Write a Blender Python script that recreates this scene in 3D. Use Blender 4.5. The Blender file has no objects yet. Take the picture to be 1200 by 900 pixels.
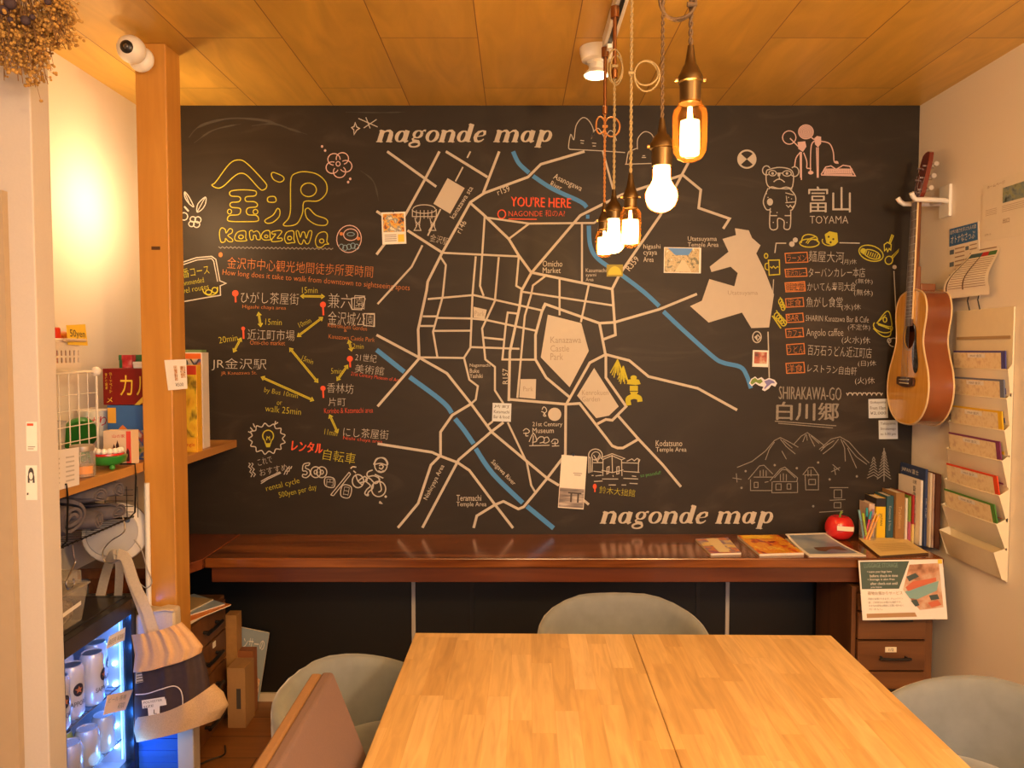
import bpy, bmesh, math, random
from mathutils import Vector, Matrix
random.seed(7)
SC = bpy.context.scene
COL = SC.collection
PI = math.pi
# ------------------------------------------------------------------ camera
F = 880.0; CXP = 605.0; TH = math.atan(40/880); CH = 1.47
cam_d = bpy.data.cameras.new('camera'); cam = bpy.data.objects.new('camera', cam_d); COL.objects.link(cam)
cam.location = (0, 0, CH); cam.rotation_euler = (PI/2 - TH, 0, 0)
cam_d.sensor_width = 36; cam_d.lens = F/1200*36; cam_d.shift_x = -5/1200; cam_d.clip_start = .02
SC.camera = cam
# ------------------------------------------------------------------ look
SC.view_settings.view_transform = 'Standard'; SC.view_settings.look = 'None'
SC.view_settings.gamma = 1; SC.view_settings.use_curve_mapping = False
SC.view_settings.exposure = 1.2
SC.cycles.use_denoising = True
SC.cycles.max_bounces = 8; SC.cycles.transparent_max_bounces = 16
SC.cycles.sample_clamp_indirect = 6; SC.cycles.caustics_reflective = False; SC.cycles.caustics_refractive = False
W = bpy.data.worlds.new('world'); SC.world = W; W.use_nodes = True
W.node_tree.nodes['Background'].inputs[0].default_value = (1.0, .72, .46, 1)
W.node_tree.nodes['Background'].inputs[1].default_value = .42
WARM = (1, .60, .24)
def light(name, kind, loc, power, col, size=.05, rot=(0,0,0), spot=None):
    d = bpy.data.lights.new(name, kind); d.energy = power; d.color = col
    if kind == 'AREA': d.size = size
    else: d.shadow_soft_size = size
    if spot: d.spot_size = math.radians(spot); d.spot_blend = .6
    o = bpy.data.objects.new(name, d); COL.objects.link(o); o.location = loc; o.rotation_euler = rot
    return o
light('room_lamp_light', 'POINT', (-.35, -.35, 2.05), 17, (1, .61, .25), .09)
light('room_lamp_light', 'POINT', (1.02, 0.0, 2.05), 50, (1, .61, .25), .09)
light('room_lamp_light', 'AREA', (.2, -.5, 2.40), 16, (1, .64, .30), .6)
light('shop_window_daylight', 'AREA', (.9, -1.15, 1.6), 10, (.62, .78, 1), 1.1, (math.radians(82), 0, math.radians(8)))
# ------------------------------------------------------------------ unprojection of a photo point onto a plane of the room
_c, _s = math.cos(TH), math.sin(TH)
def ray(px, py):
    a = (px-CXP)/F; b = (450-py)/F
    return (a, _c+b*_s, -_s+b*_c)
def onY(px, py, Y):
    r = ray(px, py); t = Y/r[1]; return Vector((r[0]*t, Y, CH+r[2]*t))
def onZ(px, py, z):
    r = ray(px, py); t = (z-CH)/r[2]; return Vector((r[0]*t, r[1]*t, z))
def onX(px, py, X):
    r = ray(px, py); t = X/r[0]; return Vector((X, r[1]*t, CH+r[2]*t))
# ------------------------------------------------------------------ materials
def lin(c):
    return tuple((x/12.92 if x <= .04045 else ((x+.055)/1.055)**2.4) for x in c)
def rgb(r, g, b): return lin((r/255, g/255, b/255))
def new_mat(name):
    m = bpy.data.materials.new(name); m.use_nodes = True
    nt = m.node_tree; return m, nt, nt.nodes['Principled BSDF']
MC = {}
def mat(name, col, rough=.5, metal=0, coat=0, emit=None, estr=0, alpha=1, noise=0, nscale=40, bump=0, spec=.5, trans=0):
    if name in MC: return MC[name]
    m, nt, b = new_mat(name)
    b.inputs['Base Color'].default_value = (*col, 1); b.inputs['Roughness'].default_value = rough
    b.inputs['Metallic'].default_value = metal; b.inputs['Coat Weight'].default_value = coat
    b.inputs['Alpha'].default_value = alpha; b.inputs['Specular IOR Level'].default_value = spec
    b.inputs['Transmission Weight'].default_value = trans
    if emit: b.inputs['Emission Color'].default_value = (*emit, 1); b.inputs['Emission Strength'].default_value = estr
    tc = nt.nodes.new('ShaderNodeTexCoord')
    nz = nt.nodes.new('ShaderNodeTexNoise'); nz.inputs['Scale'].default_value = nscale; nz.inputs['Detail'].default_value = 4
    nt.links.new(tc.outputs['Object'], nz.inputs['Vector'])
    mx = nt.nodes.new('ShaderNodeMix'); mx.data_type = 'RGBA'
    k = noise if noise else .04
    mx.inputs[6].default_value = (*[max(0, c*(1-k)) for c in col], 1); mx.inputs[7].default_value = (*[min(1, c*(1+k)) for c in col], 1)
    nt.links.new(nz.outputs['Fac'], mx.inputs[0]); nt.links.new(mx.outputs[2], b.inputs['Base Color'])
    if bump:
        bp = nt.nodes.new('ShaderNodeBump'); bp.inputs['Strength'].default_value = bump; bp.inputs['Distance'].default_value = .002
        nt.links.new(nz.outputs['Fac'], bp.inputs['Height']); nt.links.new(bp.outputs['Normal'], b.inputs['Normal'])
    MC[name] = m; return m
def ramp(nt, fac, stops, interp='LINEAR'):
    r = nt.nodes.new('ShaderNodeValToRGB'); r.color_ramp.interpolation = interp
    e = r.color_ramp.elements
    while len(e) < len(stops): e.new(.5)
    for i, (p, c) in enumerate(stops):
        e[i].position = p; e[i].color = (*c, 1)
    nt.links.new(fac, r.inputs[0]); return r.outputs[0]
def wood(name, c1, c2, axis=0, scale=6, rough=.35, coat=0, stretch=12):
    """streaky grain running along one axis, in object space"""
    if name in MC: return MC[name]
    m, nt, b = new_mat(name)
    tc = nt.nodes.new('ShaderNodeTexCoord'); mp = nt.nodes.new('ShaderNodeMapping')
    sc = [scale*stretch/3]*3; sc[axis] = scale/3
    mp.inputs['Scale'].default_value = sc
    nt.links.new(tc.outputs['Object'], mp.inputs['Vector'])
    n1 = nt.nodes.new('ShaderNodeTexNoise'); n1.inputs['Scale'].default_value = 1; n1.inputs['Detail'].default_value = 6; n1.inputs['Distortion'].default_value = .6
    nt.links.new(mp.outputs[0], n1.inputs['Vector'])
    mid = tuple((a+d)/2 for a, d in zip(c1, c2))
    out = ramp(nt, n1.outputs['Fac'], [(.28, c1), (.5, mid), (.72, c2)])
    nt.links.new(out, b.inputs['Base Color'])
    b.inputs['Roughness'].default_value = rough; b.inputs['Coat Weight'].default_value = coat; b.inputs['Coat Roughness'].default_value = .15
    MC[name] = m; return m
def boards(name, cols, w, l, mortar, mcol, swap=False, rough=.4, coat=0, grain=.18, gs=(3, 40), off=.5, msm=.1, shift=(0, 0), ply=False, scatter=False):
    """staves or panels: brick layout (l along, w across) with a tint per piece and grain"""
    m, nt, b = new_mat(name)
    tc = nt.nodes.new('ShaderNodeTexCoord'); sx = nt.nodes.new('ShaderNodeSeparateXYZ'); cb = nt.nodes.new('ShaderNodeCombineXYZ')
    nt.links.new(tc.outputs['Object'], sx.inputs[0])
    nt.links.new(sx.outputs[1 if swap else 0], cb.inputs[0]); nt.links.new(sx.outputs[0 if swap else 1], cb.inputs[1])
    mp = nt.nodes.new('ShaderNodeMapping'); mp.inputs['Location'].default_value = (shift[0], shift[1], 0)
    nt.links.new(cb.outputs[0], mp.inputs[0])
    if scatter:   # every row of staves starts at a place of its own
        def mth(op, x, y=None):
            q = nt.nodes.new('ShaderNodeMath'); q.operation = op
            for k, v in enumerate((x, y)):
                if v is None: continue
                if isinstance(v, (int, float)): q.inputs[k].default_value = v
                else: nt.links.new(v, q.inputs[k])
            return q.outputs[0]
        s2 = nt.nodes.new('ShaderNodeSeparateXYZ'); nt.links.new(mp.outputs[0], s2.inputs[0])
        wn = nt.nodes.new('ShaderNodeTexWhiteNoise'); wn.noise_dimensions = '1D'
        nt.links.new(mth('FLOOR', mth('DIVIDE', s2.outputs[1], w)), wn.inputs['W'])
        c2_ = nt.nodes.new('ShaderNodeCombineXYZ'); nt.links.new(mth('ADD', s2.outputs[0], mth('MULTIPLY', wn.outputs['Value'], l*5)), c2_.inputs[0]); nt.links.new(s2.outputs[1], c2_.inputs[1])
        mp = c2_
    bk = nt.nodes.new('ShaderNodeTexBrick'); bk.inputs['Scale'].default_value = 1
    bk.inputs['Brick Width'].default_value = l; bk.inputs['Row Height'].default_value = w
    bk.inputs['Mortar Size'].default_value = mortar; bk.inputs['Mortar Smooth'].default_value = msm; bk.offset = off; bk.inputs['Bias'].default_value = 0
    bk.inputs['Color1'].default_value = (0, 0, 0, 1); bk.inputs['Color2'].default_value = (1, 1, 1, 1); bk.inputs['Mortar'].default_value = (.5, .5, .5, 1)
    nt.links.new(mp.outputs[0], bk.inputs['Vector'])
    tint = ramp(nt, bk.outputs['Color'], [(i/(len(cols)-1), c) for i, c in enumerate(cols)])
    # grain, shifted by the tint of the piece
    ad = nt.nodes.new('ShaderNodeVectorMath'); ad.operation = 'MULTIPLY_ADD'
    nt.links.new(bk.outputs['Color'], ad.inputs[0]); ad.inputs[1].default_value = (37, 11, 5); nt.links.new(mp.outputs[0], ad.inputs[2])
    m2 = nt.nodes.new('ShaderNodeMapping'); m2.inputs['Scale'].default_value = (gs[0], gs[1], 1)
    nt.links.new(ad.outputs[0], m2.inputs[0])
    nz = nt.nodes.new('ShaderNodeTexNoise'); nz.inputs['Scale'].default_value = 1; nz.inputs['Detail'].default_value = 5; nz.inputs['Distortion'].default_value = 1.2 if ply else .5
    nt.links.new(m2.outputs[0], nz.inputs['Vector'])
    g = ramp(nt, nz.outputs['Fac'], [(.3, (1-grain,)*3), (.7, (1+grain*.3 if grain < .3 else 1,)*3)])
    mu = nt.nodes.new('ShaderNodeMix'); mu.data_type = 'RGBA'; mu.blend_type = 'MULTIPLY'; mu.inputs[0].default_value = 1
    nt.links.new(tint, mu.inputs[6]); nt.links.new(g, mu.inputs[7])
    mo = nt.nodes.new('ShaderNodeMix'); mo.data_type = 'RGBA'; mo.inputs[7].default_value = (*mcol, 1)
    nt.links.new(bk.outputs['Fac'], mo.inputs[0]); nt.links.new(mu.outputs[2], mo.inputs[6])
    nt.links.new(mo.outputs[2], b.inputs['Base Color'])
    b.inputs['Roughness'].default_value = rough; b.inputs['Coat Weight'].default_value = coat; b.inputs['Coat Roughness'].default_value = .2
    MC[name] = m; return m
def pic(name, stops, scale=12, rough=.35, seed=0, stretch=(1, 1, 1), detail=3, coat=0):
    """printed picture: patches of colour"""
    if name in MC: return MC[name]
    m, nt, b = new_mat(name)
    tc = nt.nodes.new('ShaderNodeTexCoord'); mp = nt.nodes.new('ShaderNodeMapping')
    mp.inputs['Location'].default_value = (seed*3.7, seed*1.3, seed*2.1); mp.inputs['Scale'].default_value = stretch
    nt.links.new(tc.outputs['Object'], mp.inputs[0])
    nz = nt.nodes.new('ShaderNodeTexNoise'); nz.inputs['Scale'].default_value = scale; nz.inputs['Detail'].default_value = detail
    nt.links.new(mp.outputs[0], nz.inputs['Vector'])
    n = len(stops)
    out = ramp(nt, nz.outputs['Fac'], [(.32+.36*i/max(1, n-1), c) for i, c in enumerate(stops)])
    nt.links.new(out, b.inputs['Base Color']); b.inputs['Roughness'].default_value = rough; b.inputs['Coat Weight'].default_value = coat
    MC[name] = m; return m
def clear(name, col, a, rough=.08, tint=None, edge=.45):
    """clear or tinted sheet: a mix of straight-through and gloss/body"""
    if name in MC: return MC[name]
    m, nt, b = new_mat(name)
    b.inputs['Base Color'].default_value = (*col, 1); b.inputs['Roughness'].default_value = rough
    t = nt.nodes.new('ShaderNodeBsdfTransparent'); t.inputs[0].default_value = (*(tint or (1, 1, 1)), 1)
    mx = nt.nodes.new('ShaderNodeMixShader'); lw = nt.nodes.new('ShaderNodeLayerWeight'); lw.inputs[0].default_value = .3
    mr = nt.nodes.new('ShaderNodeMapRange'); mr.inputs[3].default_value = a; mr.inputs[4].default_value = min(1, a+edge)
    nt.links.new(lw.outputs['Fresnel'], mr.inputs[0]); nt.links.new(mr.outputs[0], mx.inputs[0])
    nt.links.new(t.outputs[0], mx.inputs[1]); nt.links.new(b.outputs[0], mx.inputs[2])
    nt.links.new(mx.outputs[0], nt.nodes['Material Output'].inputs[0])
    MC[name] = m; return m
# ------------------------------------------------------------------ objects
def thing(name, label, cat, loc=(0, 0, 0), rotz=0, group=None):
    o = bpy.data.objects.new(name, None); COL.objects.link(o); o.empty_display_size = .05
    o.location = loc; o.rotation_euler = (0, 0, rotz)
    o['label'] = label; o['category'] = cat
    if group: o['group'] = group
    return o
def inv(o):
    M = Matrix.Translation(o.location) @ Matrix.Rotation(o.rotation_euler[2], 4, 'Z')
    p = o.parent
    while p:
        M = Matrix.Translation(p.location) @ Matrix.Rotation(p.rotation_euler[2], 4, 'Z') @ M; p = p.parent
    return M.inverted()
def dup(root, loc, rotz, label):
    r = root.copy(); COL.objects.link(r); r.location = loc; r.rotation_euler = (0, 0, rotz); r['label'] = label
    for ch in list(root.children):
        c = ch.copy(); COL.objects.link(c); c.parent = r
        for g in list(ch.children):
            d = g.copy(); COL.objects.link(d); d.parent = c
    return r
def cat_rom(pts, closed=False, n=6):
    pts = [Vector(p) for p in pts]; out = []; N = len(pts)
    if N < 3: return pts
    rng = range(N) if closed else range(N-1)
    for i in rng:
        if closed: p0, p1, p2, p3 = pts[(i-1) % N], pts[i], pts[(i+1) % N], pts[(i+2) % N]
        else: p0, p1, p2, p3 = pts[max(i-1, 0)], pts[i], pts[i+1], pts[min(i+2, N-1)]
        for k in range(n):
            t = k/n
            out.append(.5*((2*p1)+(p2-p0)*t+(2*p0-5*p1+4*p2-p3)*t*t+(3*p1-p0-3*p2+p3)*t**3))
    if not closed: out.append(pts[-1])
    return out
class B:
    def __init__(self): self.v = []; self.f = []; self.mi = []; self.m = 0; self.el = []
    def mt(self, i): self.m = i; return self
    def add(self, vs, fs):
        o = len(self.v); self.el.append((o, o+len(vs), len(self.f), len(self.f)+len(fs))); self.v += [tuple(v) for v in vs]; self.f += [tuple(i+o for i in f) for f in fs]; self.mi += [self.m]*len(fs); return self
    def box(self, x0, x1, y0, y1, z0, z1, M=None):
        vs = [Vector((x, y, z)) for z in (z0, z1) for y in (y0, y1) for x in (x0, x1)]
        if M: vs = [M @ v for v in vs]
        return self.add(vs, [(0, 2, 3, 1), (4, 5, 7, 6), (0, 1, 5, 4), (2, 6, 7, 3), (0, 4, 6, 2), (1, 3, 7, 5)])
    def cbox(self, c, s, R=None):
        M = Matrix.Translation(c)
        if R is not None: M = M @ R
        return self.box(-s[0]/2, s[0]/2, -s[1]/2, s[1]/2, -s[2]/2, s[2]/2, M)
    def poly(self, pts): return self.add(pts, [tuple(range(len(pts)))])
    def quad(self, a, b, c, d): return self.add([a, b, c, d], [(0, 1, 2, 3)])
    def prism(self, pts, d):
        """polygon pts (3D) pushed along vector d"""
        n = len(pts); d = Vector(d); pts = [Vector(p) for p in pts]
        vs = pts+[p+d for p in pts]
        return self.add(vs, [tuple(range(n))[::-1], tuple(range(n, 2*n))]+[(i, (i+1) % n, n+(i+1) % n, n+i) for i in range(n)])
    def grid(self, fn, nu, nv, cu=False, cv=False):
        vs = [fn(i, j) for j in range(nv) for i in range(nu)]; fs = []
        for j in range(nv if cv else nv-1):
            for i in range(nu if cu else nu-1):
                a, b2 = i, (i+1) % nu; c, d = j, (j+1) % nv
                fs.append((c*nu+a, c*nu+b2, d*nu+b2, d*nu+a))
        return self.add(vs, fs)
    def tube(self, path, r, n=8, closed=False, caps=True):
        path = [Vector(p) for p in path]; N = len(path); rs = r if isinstance(r, (list, tuple)) else [r]*N
        rings = []; up = None
        for i, p in enumerate(path):
            if closed: t = path[(i+1) % N]-path[i-1]
            else: t = path[min(i+1, N-1)]-path[max(i-1, 0)]
            t = t.normalized() if t.length > 1e-9 else Vector((0, 0, 1))
            if up is None: up = t.orthogonal().normalized()
            up = (up-t*up.dot(t)); up = up.normalized() if up.length > 1e-6 else t.orthogonal().normalized()
            s = t.cross(up)
            rings.append([p+(up*math.cos(2*PI*k/n)+s*math.sin(2*PI*k/n))*rs[i] for k in range(n)])
        vs = [v for rg in rings for v in rg]; fs = []
        for i in range(N if closed else N-1):
            j = (i+1) % N
            for k in range(n): fs.append((i*n+k, i*n+(k+1) % n, j*n+(k+1) % n, j*n+k))
        if caps and not closed: fs += [tuple(range(n))[::-1], tuple((N-1)*n+k for k in range(n))]
        return self.add(vs, fs)
    def lathe(self, prof, c=(0, 0, 0), n=24, M=None):
        c = Vector(c); vs = []
        for r, z in prof:
            for k in range(n):
                v = Vector((r*math.cos(2*PI*k/n), r*math.sin(2*PI*k/n), z))
                vs.append((M @ v if M else v)+c)
        fs = []
        for i in range(len(prof)-1):
            for k in range(n): fs.append((i*n+k, i*n+(k+1) % n, (i+1)*n+(k+1) % n, (i+1)*n+k))
        if prof[0][0] > 1e-6: fs.append(tuple(range(n))[::-1])
        if prof[-1][0] > 1e-6: fs.append(tuple((len(prof)-1)*n+k for k in range(n)))
        return self.add(vs, fs)
    def ball(self, c, r, n=10, sz=1):
        prof = [(max(1e-7, r*math.sin(PI*i/n)), -r*sz*math.cos(PI*i/n)) for i in range(n+1)]
        return self.lathe(prof, c, n+4)
    def text(self, s, fn, w=None, h=None, thin=0):
        vs, fs = glyphs(s, thin)
        if not vs: return self
        x0 = min(v[0] for v in vs); x1 = max(v[0] for v in vs); y0 = min(v[1] for v in vs); y1 = max(v[1] for v in vs)
        sx = (w/(x1-x0)) if w else h/(y1-y0); sy = (h/(y1-y0)) if h else sx
        return self.add([fn((v[0]-x0)*sx, (v[1]-y0)*sy) for v in vs], fs)
    def obj(self, name, m, parent=None, bevel=0, smooth=None, world=True, seg=2, sub=0):
        me = bpy.data.meshes.new(name)
        vs = [Vector(v) for v in self.v]; loc = Vector((0, 0, 0))
        if parent is None:
            lo = [min(v[i] for v in vs) for i in range(3)]; hi = [max(v[i] for v in vs) for i in range(3)]
            loc = Vector(((lo[0]+hi[0])/2, (lo[1]+hi[1])/2, lo[2])); vs = [v-loc for v in vs]
        elif world:
            I = inv(parent); vs = [I @ v for v in vs]
        me.from_pydata(vs, [], self.f)
        for x in (m if isinstance(m, (list, tuple)) else [m]): me.materials.append(x)
        me.polygons.foreach_set('material_index', self.mi)
        if smooth is not None:
            me.polygons.foreach_set('use_smooth', [True]*len(me.polygons)); me.update()
            me.set_sharp_from_angle(angle=math.radians(smooth))
        me.update()
        o = bpy.data.objects.new(name, me); COL.objects.link(o); o.location = loc
        if parent is not None: o.parent = parent
        if sub:
            md = o.modifiers.new('subdivision', 'SUBSURF'); md.levels = sub; md.render_levels = sub
        if bevel:
            md = o.modifiers.new('edge_round', 'BEVEL'); md.width = bevel; md.segments = seg; md.limit_method = 'ANGLE'; md.angle_limit = math.radians(40); md.harden_normals = False
        return o
def tag(o, label, cat, group=None):
    o['label'] = label; o['category'] = cat
    if group: o['group'] = group
    return o
def struct(o): o['kind'] = 'structure'; return o
_G = {}
def glyphs(s, thin=0):
    if (s, thin) in _G: return _G[(s, thin)]
    c = bpy.data.curves.new('t', 'FONT'); c.body = s; c.size = 1; c.resolution_u = 2; c.offset = -thin
    o = bpy.data.objects.new('t', c); COL.objects.link(o)
    me = o.to_mesh()
    r = ([tuple(v.co) for v in me.vertices], [tuple(p.vertices) for p in me.polygons])
    o.to_mesh_clear(); bpy.data.objects.remove(o); bpy.data.curves.remove(c)
    _G[(s, thin)] = r; return r
def plane_fn(o, u, v):
    o, u, v = Vector(o), Vector(u).normalized(), Vector(v).normalized()
    return lambda a, b: o+u*a+v*b
# common materials
M_white = mat('white plaster', (.56, .52, .50), .75, bump=.08, nscale=180)
M_wall = mat('cream wallpaper', (.80, .74, .66), .7, bump=.15, nscale=260)
M_paper = mat('white paper', (.84, .82, .78), .6)
M_cream = mat('cream paper', (.82, .76, .60), .6)
M_ink = mat('dark ink', (.06, .055, .06), .6)
M_grey_ink = mat('grey ink', (.30, .28, .27), .6)
M_black = mat('black plastic', (.012, .012, .014), .3)
M_black_metal = mat('black metal wire', (.02, .02, .02), .4, metal=.6)
M_steel = mat('steel', (.62, .62, .64), .28, metal=1)
M_brass = mat('aged brass', (.30, .19, .08), .35, metal=1)
M_white_pl = mat('white plastic', (.82, .81, .78), .35)
M_red = mat('red plastic', (.62, .02, .02), .25, coat=.4)
M_yellow = mat('yellow card', (.88, .62, .06), .55)
# ================================================================== the room
YW = 3.09; XL = -1.53; XR = 1.63; ZC = 2.455; YB = YW-.012
Y0 = -1.2
M_ceiling = boards('ceiling plywood', [(.63, .37, .060), (.72, .44, .078), (.675, .40, .068)], .3085, .91, .0016, (.20, .09, .02), swap=True, rough=.38, coat=.15, grain=.22, gs=(2.0, 9), off=.5, shift=(-.06, .145), ply=True)
M_floor = boards('floor boards', [(.22, .095, .028), (.30, .13, .038), (.26, .11, .033)], .15, 1.3, .002, (.05, .02, .01), rough=.35, coat=.2, gs=(3, 30))
struct(B().box(-2.3, XR+.1, Y0, YW+.1, -.08, 0).obj('floor', M_floor))
struct(B().box(-2.3, XR+.1, Y0, YW+.1, ZC, ZC+.06).obj('ceiling', M_ceiling))
M_under = mat('black wall panel', (.005, .0045, .0045), .5)
struct(B().box(XL-.1, XR+.1, YW, YW+.1, 0, ZC).obj('wall_back', M_under))
struct(B().box(XR, XR+.1, Y0, YW, 0, ZC).obj('wall_right', M_wall))
struct(B().box(XL-.1, XL, 1.80, YW, 0, ZC).obj('wall_left', M_wall))
struct(B().box(-2.3, -1.102, 1.73, 1.80, 0, ZC).obj('wall_partition', M_white, bevel=.003))
struct(B().box(-2.3, -2.2, Y0, 1.73, 0, ZC).obj('wall_entry', M_white))
struct(B().box(-1.9, -1.160, 1.712, 1.73, 0, 1.83).obj('trim_1', mat('tan panel', (.42, .33, .23), .6)))
struct(B().box(-1.15, 1.24, YW-.012, YW, 0, .035).obj('baseboard_back', mat('pale baseboard', (.62, .56, .48), .5)))
struct(B().box(XR-.01, XR, Y0, 2.6, 0, .05).obj('baseboard_right', mat('pale baseboard', (.62, .56, .48), .5)))
M_strip = mat('pale strip', (.50, .47, .44), .45)
for i, px in enumerate((484.5, 852.5)):
    x = onY(px, 700, YW-.006).x
    struct(B().box(x-.008, x+.008, YW-.008, YW, .035, .625).obj('trim_%d' % (i+2), M_strip, bevel=.001))
for i, px in enumerate((553, 818)):
    x = onY(px, 700, YW-.006).x
    struct(B().box(x-.008, x+.008, YW-.004, YW, .035, .625).obj('trim_%d' % (i+4), M_black))
# post
M_post = wood('post timber', (.50, .225, .042), (.63, .315, .064), axis=2, scale=5, rough=.4, coat=.1)
pt = B().box(-1.228, -1.128, 2.46, 2.565, 0, ZC).obj('column_left', M_post, bevel=.004); struct(pt)
B().box(-1.186, -1.158, 2.4585, 2.46, 1.795, 1.806).obj('peg_hole', mat('dark wood hole', (.10, .04, .01), .6), pt)
# ------------------------------------------------------------------ chalkboard
def chalk_material():
    m, nt, b = new_mat('chalkboard paint')
    tc = nt.nodes.new('ShaderNodeTexCoord')
    mp = nt.nodes.new('ShaderNodeMapping'); mp.inputs['Scale'].default_value = (1.3, 1, 3.2); mp.inputs['Rotation'].default_value = (0, .5, 0)
    nt.links.new(tc.outputs['Object'], mp.inputs[0])
    n1 = nt.nodes.new('ShaderNodeTexNoise'); n1.inputs['Scale'].default_value = 1.6; n1.inputs['Detail'].default_value = 7; n1.inputs['Distortion'].default_value = 2.2
    nt.links.new(mp.outputs[0], n1.inputs['Vector'])
    out = ramp(nt, n1.outputs['Fac'], [(.30, (.019, .0138, .0092)), (.58, (.025, .0182, .0122)), (.72, (.041, .031, .0225)), (.85, (.068, .055, .043))])
    nt.links.new(out, b.inputs['Base Color']); b.inputs['Roughness'].default_value = .55; b.inputs['Specular IOR Level'].default_value = .35
    return m
M_board = chalk_material()
cb = thing('chalkboard', 'wall-wide black chalkboard with a white street map and chalk drawings', 'chalkboard', (0, YW, .70))
B().box(XL, XR-.001, YB, YW, .70, ZC).obj('board', M_board, cb)
YD = YB-.0008
def bp(px, py, d=0): return onY(px, py, YD-d)
class D(B):
    """marks drawn on the board; points are given in a crop of the photograph (origin ox, oy, scale s)"""
    def __init__(self, ox=0, oy=0, s=1, d=0): super().__init__(); self.o = (ox, oy, s); self.d = d; self.thin = .013
    def at(self, ox, oy, s): self.o = (ox, oy, s); return self
    def p(self, x, y): return self.o[0]+x/self.o[2], self.o[1]+y/self.o[2]
    def s(self, pts, w=1.3, closed=False, smooth=False, n=5):
        """a stroke of width w photo pixels; w may be a list for a varying width"""
        if smooth: pts = [tuple(q) for q in cat_rom([Vector((a[0], a[1], 0)) for a in pts], closed, n)]
        self.d += 1.2e-5
        q = [Vector(self.p(a[0], a[1])) for a in pts]
        q2 = [q[0]]
        for a in q[1:]:
            if (a-q2[-1]).length > .05: q2.append(a)
        if closed and (q2[0]-q2[-1]).length < .05: q2.pop()
        q = q2; N = len(q)
        if N < 2: return self
        ws = w if isinstance(w, (list, tuple)) else [w]*N
        if len(ws) != N: ws = [ws[min(len(ws)-1, int(i*len(ws)/N))] for i in range(N)]
        L = []; R = []
        for i in range(N):
            a = q[i-1] if (closed or i > 0) else q[i]; b2 = q[(i+1) % N] if (closed or i < N-1) else q[i]
            d1 = (q[i]-a); d2 = (b2-q[i])
            d1 = d1.normalized() if d1.length > 1e-6 else d2.normalized(); d2 = d2.normalized() if d2.length > 1e-6 else d1
            t = d1+d2; t = t.normalized() if t.length > 1e-3 else d1
            nn = Vector((-t.y, t.x)); k = max(.5, nn.dot(Vector((-d1.y, d1.x))))
            h = ws[i]/2/k
            L.append(q[i]+nn*h); R.append(q[i]-nn*h)
        vs = [bp(a.x, a.y, self.d) for a in L]+[bp(a.x, a.y, self.d) for a in R]
        fs = [(i, (i+1) % N, N+(i+1) % N, N+i) for i in range(N if closed else N-1)]
        return self.add(vs, fs)
    def ell(self, cx, cy, rx, ry=None, w=1.3, rot=0, a0=0, a1=360, n=22):
        ry = ry or rx; cr, sr = math.cos(math.radians(rot)), math.sin(math.radians(rot)); pts = []
        full = abs(a1-a0) >= 360
        for k in range(n if full else n+1):
            t = math.radians(a0+(a1-a0)*k/n); x, y = rx*math.cos(t), ry*math.sin(t)
            pts.append((cx+x*cr-y*sr, cy+x*sr+y*cr))
        return self.s(pts, w, closed=full)
    def fill(self, pts):
        self.d += 1.2e-5
        return self.add([bp(*self.p(*a), self.d) for a in pts], [tuple(range(len(pts)))])
    def disc(self, cx, cy, r, n=24, ry=None): return self.fill([(cx+r*math.cos(2*PI*k/n), cy+(ry or r)*math.sin(2*PI*k/n)) for k in range(n)])
    def t(self, s, x, y, w=None, h=None, ang=0):
        """writing whose box has its lower left corner at x, y (photo pixels), w wide and h high, going down by ang degrees"""
        c, sn = math.cos(math.radians(ang)), math.sin(math.radians(ang)); self.d += 1.2e-5
        return self.text(s, lambda u, v: bp(x+u*c+v*sn, y+u*sn-v*c, self.d), w, h, self.thin)
    def tt(self, s, x0, y0, x1, y1, ang=0):
        """writing in the crop box x0 y0 x1 y1 of the current crop; ang leaves the box's left side in place"""
        a = self.p(x0, y1); b2 = self.p(x1, y0); w = b2[0]-a[0]; h = a[1]-b2[1]
        return self.t(s, a[0], a[1]-w*math.tan(math.radians(ang)) if ang > 0 else a[1], w, max(2, h-w*abs(math.tan(math.radians(ang)))) if ang else h, ang)
    def pin(self, x, y, r=5, l=18, col=None): self.disc(x, y, r, 14); self.s([(x, y), (x-.5, y+l)], r*.55/self.o[2]*1.4); return self
    def arrow(self, a, b2, w=1.1, gap=6, head=18):
        a, b2 = Vector(a), Vector(b2); t = (b2-a).normalized(); nn = Vector((-t.y, t.x))
        self.s([a+t*4+nn*gap/2, b2-t*4+nn*gap/2], w); self.s([a+t*4-nn*gap/2, b2-t*4-nn*gap/2], w)
        for e, k in ((a, 1), (b2, -1)):
            self.s([e+t*k*head*.8+nn*head*.6, e, e+t*k*head*.8-nn*head*.6], w)
        return self
    def part(self, name, m, label=None):
        gap = {'chalk_lettering': .012, 'place_name_lettering': .012, 'chalk_drawing': .022}.get(name)
        if not gap:
            o = self.obj(name, m, cb)
            if label: o['label'] = label
            return o
        # marks that stand apart become parts of their own
        bx = []
        for a, c, f0, f1 in self.el:
            vs = self.v[a:c]; bx.append([min(v[0] for v in vs)-gap, max(v[0] for v in vs)+gap, min(v[2] for v in vs)-gap*.35, max(v[2] for v in vs)+gap*.35])
        n = len(bx); root = list(range(n))
        def find(i):
            while root[i] != i: i = root[i]
            return i
        for i in range(n):
            for j in range(i):
                if bx[i][0] < bx[j][1] and bx[j][0] < bx[i][1] and bx[i][2] < bx[j][3] and bx[j][2] < bx[i][3]: root[find(i)] = find(j)
        cl = {}
        for i in range(n): cl.setdefault(find(i), []).append(i)
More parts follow.
